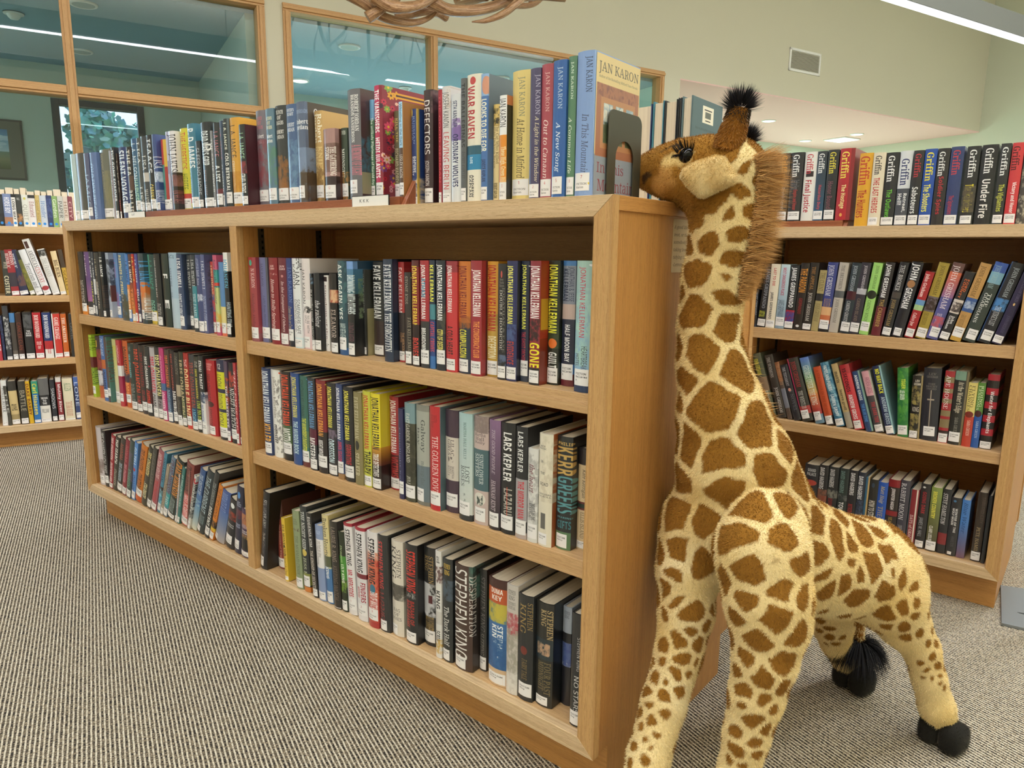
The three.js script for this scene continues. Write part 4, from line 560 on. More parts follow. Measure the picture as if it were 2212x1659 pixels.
shelfRow('M', 'bottom shelf, left bay', `
-2418 149 -26 48.1 240 0.0 100 0;c8bfc4;pale pink grey book without lettering, first from left, bottom shelf, left bay;N55-80 8a7a78;S84 Johansen
-2370 149 -28 38.6 233 0.0 100 0;2f2c2e;charcoal book with white lettering, second from left, bottom shelf, left bay;V4-76 e8e8e8 n IRIS JOHANSEN FATAL TIDES;S80 Johansen
-2329 149 -27 32.0 237 16.5 100 0;a02a36;crimson book with white lettering, third from left, bottom shelf, left bay;V4-88 f4e0e0 b IRIS JOHANSEN   QUICKSILVER;S90 Johansen
-2295 149 -27 35.8 238 18.0 100 0;38362f;dark olive book with white lettering, fourth from left, bottom shelf, left bay;V4-50 f0f0ea b THE SEARCH;V60-92 b8b0a0 n JOHANSEN
-2258 149 -27 41.7 244 19.6 100 0;3b3430;brown black book with red lettering, fifth from left, bottom shelf, left bay;V10-40 a04a3a b PANDORA;V46-80 a8c0d0 b IRIS JOHANSEN;S84 Johansen
-2211 149 -26 35.8 247 19.9 100 0;8a2a38;wine red book with pink lettering, sixth from left, bottom shelf, left bay;V10-40 d86a78 n SHADOW PLAY;V44-78 d890a0 b IRIS JOHANSEN;S86 Johansen
-2163 149 -22 37.7 252 18.9 100 0;3a4a48;dark green book with grey lettering, seventh from left, bottom shelf, left bay;N20-70 5a5068;V50-82 7ab098 n JOHANSEN;S86 Johansen
-2124 149 -26 28.4 247 17.5 100 0;5a90d8;sky blue book with white lettering, eighth from left, bottom shelf, left bay;V8-40 d0e8ff b GO TELL;O44-50/20-80 c04050;V56-84 1c3a70 b JOHANSEN;S85 Johansen
-2094 149 -26 48.9 254 22.8 100 0;d07a28;orange book with brown lettering, ninth from left, bottom shelf, left bay;V8-45 5a2a10 b IRIS JOHANSEN;V50-82 3a1c0c b COUNTDOWN;R88-100 c85a24;S78 Johansen
-2031 149 -22 40.3 261 24.1 100 0;38362c;dark olive book with cream lettering, tenth from left, bottom shelf, left bay;V8-48 e8d890 b IRIS JOHANSEN;V62-88 e8e0b0 b STALEMATE
-1987 149 -23 29.9 263 21.6 100 0;4c4a44;charcoal brown book with purple lettering, eleventh from left, bottom shelf, left bay;V8-60 6a665c n DEAD AIM;S86 Johansen
-1953 149 -22 39.0 266 23.8 100 0;a8606a;rose book with cream lettering, twelfth from left, bottom shelf, left bay;V5-46 f0d8d8 n AND THEN YOU DIE;V50-86 c02a34 b IRIS JOHANSEN;S88 Johansen
-1910 149 -26 22.7 259 22.0 100 0;4a8aa8;cyan blue book with navy lettering, thirteenth from left, bottom shelf, left bay;V8-48 184058 b JOHANSEN;R56-70 3a3a40;N60-84 8ac8d8;S84 Johansen
-1879 149 -23 20.1 216 23.1 100 0;a89a88;taupe book with brown lettering, fourteenth from left, bottom shelf, left bay;V20-80 4a4038 n LONG AFTER MIDNIGHT;S86 Johansen
-1855 149 -22 28.2 258 23.8 100 0;6a8098;blue grey book with maroon lettering, fifteenth from left, bottom shelf, left bay;V4-64/10-90 5a2438 t CRAIG JOHNSON;R60-84 40a0a8;V66-80 e8f0f0 s EASY;S86 Johansen
-1825 149 -22 49.0 258 25.4 100 0;28302e;black book with orange lettering, fifteenth from right, bottom shelf, left bay;V4-26/10-90 f09a30 t CRAIG;V28-62/10-90 f09a30 t JOHNSON;V66-90 b0c8c8 s ANY OTHER NAME;S92 Johansen
-1770 149 -25 8.2 188 17.9 100 0;3c6a78;short teal book with silver lettering, fourteenth from right, bottom shelf, left bay;V20-70 90b8c0 s DRY BONES;S86 Johansen
-1758 149 -23 5.8 195 15.6 100 1;e8e0e0;slim cream book with red lettering, thirteenth from right, bottom shelf, left bay;V5-80 c04a5a n HELL IS EMPTY
-1752 149 -23 17.2 228 19.0 100 0;3a7a78;teal book with pale blue lettering, twelfth from right, bottom shelf, left bay;V12-70 c8e0dc s AS THE CROW FLIES;S88 Johansen
-1733 149 -26 48.9 248 18.5 100 0;8a4640;brick book with black lettering, eleventh from right, bottom shelf, left bay;R50-100 d86a68;V4-46 2a1416 t CRAIG JOHNSON;V52-88 f8e8e8 n HELL IS EMPTY;S88 Johansen
-1682 149 -25 5.9 220 12.3 100 1;8a6660;dusty rose book with silver lettering, tenth from right, bottom shelf, left bay;V5-40 d8b8b0 i CRAIG JOHNSON;N50-80 5a4038;S85 Johansen
-1676 149 -23 15.2 218 20.8 70 0;d8d8d4;white and black book with black lettering, ninth from right, bottom shelf, left bay;N4-14 c02a34;V15-58 1f1f22 b DEPTH OF WINTER;N60-80 2a2a2c;S86 Johansen
-1660 149 -28 34.0 249 22.4 100 0;5078b0;blue book with white lettering, eighth from right, bottom shelf, left bay;R0-40 3a5a90;N50-100 a8c8d0;V8-40 d8e8f4 i THE SWEET BY;G60-100 6a98c0 d8d8c8
-1619 149 -26 43.5 257 24.0 100 0;2f3a40;dark slate book with pale blue lettering, seventh from right, bottom shelf, left bay;V10-68/15-80 b8d0dc n THE CURRENT;V72-86 90a8b0 s TIM JOHNSTON;S90/5-60 Johansen
-1562 149 -23 27.5 264 22.8 100 0;2d3032;black book with silver lettering, sixth from right, bottom shelf, left bay;V15-50 a8b4b4 i TIM JOHNSTON;V52-82/25-80 f0f2f0 b DESCENT;S84 Johansen
-1532 149 -24 25.1 223 24.0 100 0;d88028;orange book with black lettering, fifth from right, bottom shelf, left bay;V5-60 3a2210 n THE SECRET WISDOM;N65-80 202020;R78-84 e8c030;S86 Johansen
-1505 149 -27 57.8 199 20.0 100 0;4a62a0;blue book with pale blue lettering, fourth from right, bottom shelf, left bay;V4-40 8aa4d8 i MIRACLE AT;G40-100 5070b0 b0a8a8;S88/0-45 Johansen
-1437 149 -25 52.9 178 17.4 100 0;23242a;black book with white lettering, third from right, bottom shelf, left bay;O8-18/30-70 e8ecf0;N25-42 a03a2a;H50-58 e8e8ea t Robert Jordan;R72-98/15-80 202024;S74/15-80 #1|Johansen
-1376 149 -24 37.7 231 10.5 100 0;2b2c44;dark navy book with pale blue lettering, second from right, bottom shelf, left bay;O8-18/30-70 4a90d8;H22-30 c8d4f0 t THE DRAGON REBORN;N34-48 6a3040;H55-62 c0c8e8 t ROBERT JORDAN;S80/5-80 #3|Johansen
-1335 149 -23 45.2 161 6.7 100 0;4a3458;violet book with pale blue lettering, first from right, bottom shelf, left bay;N10-40 c07a50;H32-40 88a8e0 t THE SHADOW RISING;H44-52 f4f0e8 t Robert Jordan;R58-86 17171c;N52-62 c09030;S88 #4|Johansen
`);
shelfRow('M', 'upper shelf, right bay', `
-1194 842 -18 38.0 234 0.0 82 0;a04048;brick red book with cream lettering, first from left, upper shelf, right bay;R0-12/0-60 a01e2a;O3-10/25-55 3aa08c;V13-36/40-70 e8c8c4 s N KARON;V42-84/30-60 5c1c28 i Shepherds Abiding;R90-100 94545c;S83/0-80 #8|Karon
-1156 842 -28 41.3 234 0.0 100 0;6a6c9a;dusty lavender book with navy lettering, second from left, upper shelf, right bay;V7-34/35-60 35385a s JAN KARON;V44-80/45-70 3a3c60 i Light from Heaven;R0-100/85-100 5a5a68;S82 #9|Karon
-1101 842 -23 41.7 234 0.0 100 0;8a1f2c;dark red book with cream lettering, third from left, upper shelf, right bay;H8-14 f0d8d4 t JAN KARO;N17-20/30-90 e8d0cc;V24-82/25-70 f4e8e4 i Home to Holly Springs;S82 #1|Karon
-1055 842 -23 36.7 234 0.0 100 0;6f2738;burgundy book with cream lettering, fourth from left, upper shelf, right bay;H8-14/20-100 f0d8d8 t JAN KARO;O19-22/50-75 c88888;V26-84/40-75 f6e8e6 i In the Company of Others;S86 #2|Karon
-1017 842 -24 24.2 234 0.0 100 0;2a3f80;royal blue book with blue lettering, fifth from left, upper shelf, right bay;V10-50/50-95 6a80b8 s JAN KARON;V54-82 d0b878 i Come Rain or Come;R80-100 202634;S80 Karon
-983 842 -18 35.0 234 0.0 100 0;e8eaee;white book with black lettering, sixth from left, upper shelf, right bay;N0-12/70-100 2a2a2e;V6-34/15-55 24262c n KARON;V14-30/55-95 24262c n JAN;V45-84/20-90 3a3c44 n SOMEWHERE SAFE|SOMEBODY GOOD;R88-100 d8e8ee;S90 Karon
-948 842 -23 36.0 234 0.0 100 0;e8dfe0;white and blush book with black lettering, seventh from left, upper shelf, right bay;G45-100 f0f0f0 e8c8cc;V12-50/5-50 2a2c30 n JAN KARON;V62-82/30-80 4a4a50 n TO BE WITH|YOU;N52-60 2a2a2a;S86/0-80 Karon
-906 842 -20 12.0 197 0.0 100 0;e4e2e4;slim black and white book with white lettering, eighth from left, upper shelf, right bay;R0-86 1c1d20;N0-14 8ab0d8;V20-62 f4f4f4 i in a perfect world;V68-88 d8d8d8 n KASISCHKE;S90 Karon
-894 842 -20 26.4 198 0.0 62 0;1d2028;blue black book with white lettering, ninth from left, upper shelf, right bay;V34-68/10-60 f2f2f4 i the raising;R84-100 22241e;S86/0-62 Karon
-868 842 -35 17.7 193 0.0 100 0;f0ecec;white book with brown lettering, tenth from left, upper shelf, right bay;R2-8/0-80 3a2428;V12-84/15-60 6a3a40 s Kingdom of the;S88 Karon
-826 842 -19 28.9 199 0.0 100 0;1f1a1c;black book with cream lettering, eleventh from left, upper shelf, right bay;R20-36 b04a38;N20-36 e0b890;V44-80 d8c8c0 s ELEANOR;R82-100 2a2626;S86 Karon
-795 842 -21 34.7 231 0.0 100 0;2a4a58;deep teal book with white lettering, twelfth from left, upper shelf, right bay;N0-60 3f6a72;V4-62/10-60 f0f4f0 b ASK AGAIN, YES;V66-84 e0ece8 n MARY BETH KEANE;R92-100 2f5a90;S81/0-85 Karon
-756 842 -19 25.2 230 0.0 43 0;2a4a68;blue and black book with white lettering, thirteenth from left, upper shelf, right bay;R0-10/0-60 7aa4e0;G8-34 4f84b0 3f6a78;R34-100 26282a;V14-55/5-50 e8f4f8 b DROWNING WITH OTHERS;N18-60/60-100 8aa07a;V64-84/5-40 7a4a5a n LINDA KEIR;S86/0-42 Karon
-731 842 -50 8.3 211 0.0 34 0;2c2c2c;black and moss book with silver lettering, fourteenth from left, upper shelf, right bay;R0-100/35-100 343630;R45-100/40-100 a8a078;V5-50/0-20 c8ccc8 n JANE THE CURATOR;S90 Karon
-719 842 -68 36.9 229 0.0 100 0;26282c;black book with white lettering, fifteenth from left, upper shelf, right bay;V3-60/5-85 f4f4f4 b FAYE KELLERMAN;H66-74 6a5a4c n BURNT HOUSE;O80-84/30-70 d8d8d8;R62-100 3a2a2c;S88 Karon
-629 842 -24 32.0 237 0.0 62 0;2a3850;dark blue book with white lettering, sixteenth from left, upper shelf, right bay;V5-50/5-55 f4f6f8 t FAYE KELLERMAN;V52-90/10-55 f0f2f4 t THE FORGOTTEN;R0-100/60-100 20304a;R0-100/75-100 12161e;R28-45/80-95 c8a888;R72-88/80-95 b89878
-597 842 -43 20.2 231 0.0 100 0;b03a3c;red and black book with white lettering, seventeenth from left, upper shelf, right bay;R0-6 a02a30;V5-60/10-70 f4ecec n FAYE KELLERMAN;R50-92 3a3030;V70-90/30-95 e0a870 n THE MERCEDES|COFFIN;S89 Karon
-553 842 -22 21.6 209 0.0 100 0;332c2c;charcoal book with silver lettering, sixteenth from right, upper shelf, right bay;V4-34/10-60 b8b0a0 s STONE KISS;V48-88/50-90 a8a08c s FAYE KELLERMAN;S85 Karon
-526 842 -19 23.1 236 0.0 100 0;84262c;dark red book with yellow lettering, fifteenth from right, upper shelf, right bay;R0-6 5a2026;V5-62/10-80 f0d848 b JONATHAN KELLERMAN;N62-72 c04030;R60-100 2c1c1e;V72-90/10-90 d8423c b BONES;S90 Kellerma|n
-500 842 -19 27.8 236 0.0 100 0;a8303a;crimson book with white lettering, fourteenth from right, upper shelf, right bay;V4-54/20-70 f2f4f4 b JONATHAN KELLERMAN;V16-34/20-70 4a9ab8 b ATHAN;R56-100 38383c;V62-84/20-70 f6f6f6 b BREAKDOWN;S83 Kellerma|n
-473 842 -22 17.7 237 0.0 100 0;27344a;navy and teal book with yellow lettering, thirteenth from right, upper shelf, right bay;R40-54 4a8a98;R55-88 2c4a88;V4-38 f0f060 b KELLERMAN;V56-84/10-90 d0484c b CAPITAL CRIMES;R88-100 3c74b8
-449 842 -18 27.5 237 0.0 100 0;252c38;black blue book with white lettering, twelfth from right, upper shelf, right bay;N40-66 4a4a40;V4-54/20-75 f4f6f8 b JONATHAN KELLERMAN;V62-82/15-80 e8e070 b CITY OF DESIRE;S81 Kellerma|n
-422 842 -20 33.4 236 0.0 100 0;c83a40;red book with white lettering, eleventh from right, upper shelf, right bay;R0-10 9a3440;V4-46/20-65 f8f0f0 b JONATHAN KELLERMAN;V58-84/15-70 2a1a1c b A COLD HEART;S88/0-85 Kellerma|n
-388 842 -24 33.9 236 0.0 100 0;d07a34;orange and blue book with maroon lettering, tenth from right, upper shelf, right bay;R54-100 28344c;N48-60 a86030;V4-50/8-75 7a2028 b JONATHAN KELLERMAN;V60-86/12-75 e6e048 b COMPULSION;S87/0-85 Kellerma|n
-349 842 -19 30.6 238 0.0 70 0;a0303c;crimson book with white lettering, ninth from right, upper shelf, right bay;R0-100/78-100 6a2830;V8-48/20-65 f8f4f2 b JONATHAN KELLERMAN;V52-84/25-60 f0a050 b THE CONSPIRACY CLUB;S87/0-66 Kellerma|n
-318 842 -36 29.7 237 0.0 100 0;d89a34;amber book with red lettering, eighth from right, upper shelf, right bay;R45-100 b8923c;R55-86 c8a048;V3-60/5-85 b82c2c b JONATHAN KELLERMAN;V64-84/15-90 f2e8c8 b DECEPTION;S86 Kellerma|n
-276 842 -21 22.6 233 0.0 100 0;26262a;black book with grey lettering, seventh from right, upper shelf, right bay;O6-12/40-60 c05048;H12-20 a09890 s New York Times;V22-74/30-60 d8d4cc s DOUBLE HOMICIDE;V20-76/65-85 8a8680 s JONATHAN & FAYE;N78-88 5a6a8a;S88 Kellerma|n
-253 842 -21 26.9 239 0.0 75 0;2c3060;indigo book with yellow lettering, sixth from right, upper shelf, right bay;R0-100/75-100 1f2238;V4-52/8-50 f0ec70 b JONATHAN KELLERMAN;N52-66/0-70 4a6090;V66-86/8-60 b84038 b EVIDENCE;S88/0-75 Kellerma|n
-226 842 -34 20.2 239 0.0 100 0;232a44;navy book with yellow lettering, fifth from right, upper shelf, right bay;V3-56/20-70 f0ee60 b JONATHAN KELLERMAN;V58-82/20-70 c83a48 b THE GHOST ORCHID;R92-100 3a4254;S82 Kellerma|n
-193 842 -19 25.7 240 0.0 60 0;8e2c3a;crimson and orange book with white lettering, fourth from right, upper shelf, right bay;R0-100/60-100 b03a24;R30-55/62-100 d8a030;R62-100/60-100 8a3018;V4-46/5-55 f6f2f2 b JONATHAN KELLERMAN;N46-64/0-60 2a1a1c;V65-86/5-60 f2e434 b GONE;R86-100/0-60 262426;S88/0-60 Kellerma|n
-168 842 -45 27.1 241 0.0 92 0;23281f;black and green book with yellow lettering, third from right, upper shelf, right bay;N50-70 3a4a2c;V3-58/8-80 f0ee48 b JONATHAN KELLERMAN;O62-70/10-80 e87830;V73-86/15-80 f4f4f4 b GUILT;S86/5-92 Kellerma|n
-140 842 -53 29.6 241 0.0 100 0;4a80c0;blue and black book with navy lettering, second from right, upper shelf, right bay;R4-36 8a90a0;R34-46 c8b0a8;R46-82 2a2e44;V6-32/5-50 26304c b KELLERMAN;V5-32/55-90 26304c n JONATHAN & JESSE;V50-80/30-70 f2f2f4 b HALF MOON BAY;R90-100 6a2430;S82 Kellerma|n
-86 842 -19 34.2 242 0.0 100 0;8fb8b8;pale teal book with red lettering, first from right, upper shelf, right bay;G0-88 a0c0b8 8ab4d8;N20-80 a8d0c8;V5-58/30-65 c8344a n JONATHAN KELLERMAN;V64-82/50-85 2a2c38 n HEARTBREAK;V70-80/10-35 2a2c38 n HOTEL;R92-100 24385c;S82 Kellerma|n
`);
shelfRow('M', 'middle shelf, right bay', `
-1155 516 -18 36.5 253 0.0 100 0;2a3c68;navy and white book with white lettering, first from left, middle shelf, right bay;V3-62/5-95 e8eef4 b JONATHAN KELLERMAN;V63-84/5-95 f0b040 b KILLER;S85 Kellerma|n
-1119 516 -24 43.8 252 0.0 100 0;ecebe8;white book with brown lettering, second from left, middle shelf, right bay;N10-95/50-100 7a7674;V8-55/25-60 5a4a34 s jonathan kellerman;V62-84/30-70 1f1f22 b monster
-1072 516 -24 44.0 252 0.0 100 0;2c2a28;black book with orange lettering, third from left, middle shelf, right bay;V3-62/10-90 e8502c b JONATHAN KELLERMAN;R60-82 48603c;V63-82/10-90 f4f4f2 b MOTIVE;R92-100 1c1c1e;S80 Kellerma|n
-1015 516 -18 39.1 255 0.0 100 0;2d5090;cobalt blue book with yellow lettering, fourth from left, middle shelf, right bay;V4-48/30-80 e8de60 b JONATHAN KELLERMAN;V52-88/30-80 c8e4e8 b THE MURDER BOOK
-976 516 -22 33.2 251 0.0 100 0;3e6e64;green book with black lettering, fifth from left, middle shelf, right bay;R60-78 5a7a5c;V4-44/25-65 16302c n JONATHAN KELLERMAN;V46-82/15-80 d8dc48 b THE MURDERER'S DAUGHTER;R90-100 6a3030;S82 Kellerma|n
-935 516 -18 32.2 251 0.0 100 0;34343a;charcoal and plum book with blue lettering, sixth from left, middle shelf, right bay;R55-72 5c1c34;V3-54/10-85 6aa4d8 b JONATHAN KELLERMAN;V64-88/10-85 f4f4f4 b MYSTERY;S88 Kellerma|n
-900 516 -18 41.1 250 0.0 100 0;842a30;dark red book with yellow lettering, seventh from left, middle shelf, right bay;R55-100 2a2426;V4-60/20-75 f0a848 b JONATHAN KELLERMAN;V64-82/20-70 f4f4f4 b NIGHT MOVES;S81 Kellerma|n
-859 516 -22 37.0 247 0.0 100 0;2b2b30;black book with yellow lettering, eighth from left, middle shelf, right bay;V4-48/10-70 f2ec60 b JONATHAN KELLERMAN;N50-62 7a6a80;V60-86/10-80 d4ecf4 b OBSESSION;S88 Kellerma|n
-813 516 -18 24.8 250 0.0 100 0;3a4a78;blue book with white lettering, ninth from left, middle shelf, right bay;V4-58/10-70 f2f4f8 b JONATHAN KELLERMAN;V60-82/20-80 d83c54 b OPEN SEASON;R94-100 a07a50;S81 Kellerma|n
-789 516 -20 38.9 246 0.0 100 0;29292b;black book with yellow lettering, tenth from left, middle shelf, right bay;V4-56/20-70 f0ea58 b JONATHAN KELLERMAN;V60-82/25-80 c02c3c b SERPENTINE;S83 Kellerma|n
-745 516 -19 31.3 238 0.0 100 0;8a8058;olive tan book with silver lettering, eleventh from left, middle shelf, right bay;V5-50/10-70 c8c0a0 t FAYE KELLERMAN;O52-62/20-70 2a2824;V65-90/10-70 d0c8a8 t STALKER
-714 516 -23 29.3 244 0.0 100 0;c8c848;yellow book with red lettering, twelfth from left, middle shelf, right bay;V4-60/20-80 c03830 b JONATHAN KELLERMAN;V62-86/10-95 222420 b THERAPY;S88 Kellerma|n
-685 516 -24 34.5 242 0.0 66 0;e8d834;bright yellow book with black lettering, thirteenth from left, middle shelf, right bay;R0-100/82-100 d8cc30;G55-76 d8a030 5a3030;R74-100 2a1e1c;V4-58/12-60 222426 b JONATHAN KELLERMAN;V62-86/15-55 f4f2f0 b TRUE DETECTIVES;S88/0-66 Kellerma|n
-650 516 -54 32.3 235 0.0 100 0;a83038;red book with white lettering, fourteenth from left, middle shelf, right bay;V4-60/15-80 f6f2f2 b JONATHAN KELLERMAN;R62-86 5a2024;V64-86/20-90 c03c3c b VICTIMS;S87 Kellerma|n
-578 516 -19 16.9 220 0.0 100 0;2f2f58;slim indigo book with grey lettering, fourteenth from right, middle shelf, right bay;V20-88/20-50 8a90b8 n Cloudlight Kelly;S80 Kellerma|n
-559 516 -20 34.8 237 0.0 100 0;4a4a3c;moss book with white lettering, thirteenth from right, middle shelf, right bay;R0-20 7a98a0;N20-80 34342a;V10-60/20-60 e8e8e0 s EAST GARDEN, ENGLAND;V74-82/30-60 e0e0d8 s JULI;S83 Kelly
-523 516 -22 43.0 238 0.0 100 0;a8aca4;pale grey green book with navy lettering, twelfth from right, middle shelf, right bay;R0-6 8a8c84;R60-100 6a7a84;V14-46/40-75 33383a s Galway;V22-40/10-35 33383a s Bay;V55-80/40-70 5a6468 s macnp dac;R96-100 7a7a74;S83/5-65 Kelly
-473 516 -18 34.0 242 0.0 78 0;c02c34;bright red book with maroon lettering, eleventh from right, middle shelf, right bay;R0-100/75-100 5a7078;V8-20/15-60 6a1820 s MARTHA|HALL KELLY;V28-84/25-65 f4e4e0 s THE GOLDEN DOVE;S82/0-80 Kelly
-439 516 -33 40.1 237 0.0 100 0;4a3848;plum and cream book with brown lettering, tenth from right, middle shelf, right bay;R26-68 d8cfc4;V28-44/25-75 4a3c40 s LILAC|GIRLS;N45-50/30-70 3a2e34;V54-66/25-75 4a3c40 s MARTHA|HALL|KELLY;S81/10-95 Kelly
-382 516 -17 39.6 241 0.0 100 0;b8cccc;pale aqua book with teal lettering, ninth from right, middle shelf, right bay;G0-100 a8c8cc d8d8d4;V8-42/45-65 4a6468 s MARTHA HALL KELLY;V48-68/20-85 4a5458 s LOST|ROSES;N72-84/40-60 6a7478;R94-100 2c3034;S82/0-85 Kelly
-342 516 -21 42.1 240 0.0 100 0;c8b4b0;blush and teal book with brown lettering, eighth from right, middle shelf, right bay;N0-15 8a7a78;R30-68 4a6870;H15-26/10-85 4a4044 s Martha Hall Kelly;V34-62/15-75 d8e0e0 s SUNFLOWER|SISTERS;O70-82/10-85 e0dcd4;N72-82/30-70 2a3a34;S84/15-85 Kelly
-294 516 -18 30.8 239 0.0 100 0;524058;violet book with silver lettering, seventh from right, middle shelf, right bay;G0-100 8a6a90 2a2428;V8-48/30-60 c8bcc8 i THE GOOD PEOPLE;V54-82/25-65 d8ccd4 i HANNAH KENT;S84/5-90 Kelly
-263 516 -18 38.8 239 0.0 100 0;222326;black book with white lettering, sixth from right, middle shelf, right bay;V8-52/25-80 f4f4f4 b LARS KEPLER;V58-86/30-85 b8b4ac b LAZARUS;R57-87/52-56 d8583c;S83/5-90 Kelly
-221 516 -17 29.8 237 0.0 100 0;24262a;black and silver book with white lettering, fifth from right, middle shelf, right bay;R46-84 a8a4a8;V4-40/20-70 e4e6e6 b LARS KEPLER;V48-82/25-80 c8303c b THE MIRROR MAN;R94-100 b8a8a4;S83 Kelly
-190 516 -18 26.3 197 0.0 100 0;dcdcda;white book with maroon lettering, fourth from right, middle shelf, right bay;N5-80 a8a8a8;V16-46/20-70 6a2434 i the heart;V58-76/20-80 2a2a2e t MAYLIS DE|KERANGAL;S80/0-95 Kelly
-162 516 -17 33.8 233 0.0 84 0;e4ddca;cream and orange book with black lettering, third from right, middle shelf, right bay;R0-100/84-100 a85a30;N2-60/20-100 d0c8b4;H10-14/5-50 2a2a28 n JACK KEROUAC;H23-26/5-40 2a2a28 n ON;H33-36/5-50 2a2a28 n THE;H42-46/5-70 2a2a28 n ROAD;H52-56/5-80 3a3a38 n ORIGINAL SCROLL;R70-84/20-50 6a6864;S88/5-60 Kelly
-128 516 -30 37.1 231 0.0 75 0;262a2c;black and green book with gold lettering, second from right, middle shelf, right bay;H4-8/5-80 c8a860 b PHILIP;V8-34/5-85 c8a45c b KERR;V34-68/8-88 5a9aa4 b GREEKS;H70-72/10-80 5a9aa4 b BEARING;H73-82/5-80 3a7c88 b GIFTS;R84-100/0-75 5a7c58;S86/10-60 Kelly
-91 516 -52 24.3 209 0.0 100 0;d8c09a;tan book with black lettering, first from right, middle shelf, right bay;R0-16 2a2428;R52-60 6a2c2c;R54-58 2a3c34;V20-48/40-80 3a2c20 i Kate Kerrigan;V62-88/40-80 6a5438 s ELLIS ISLAND;S91 Kelly
`);
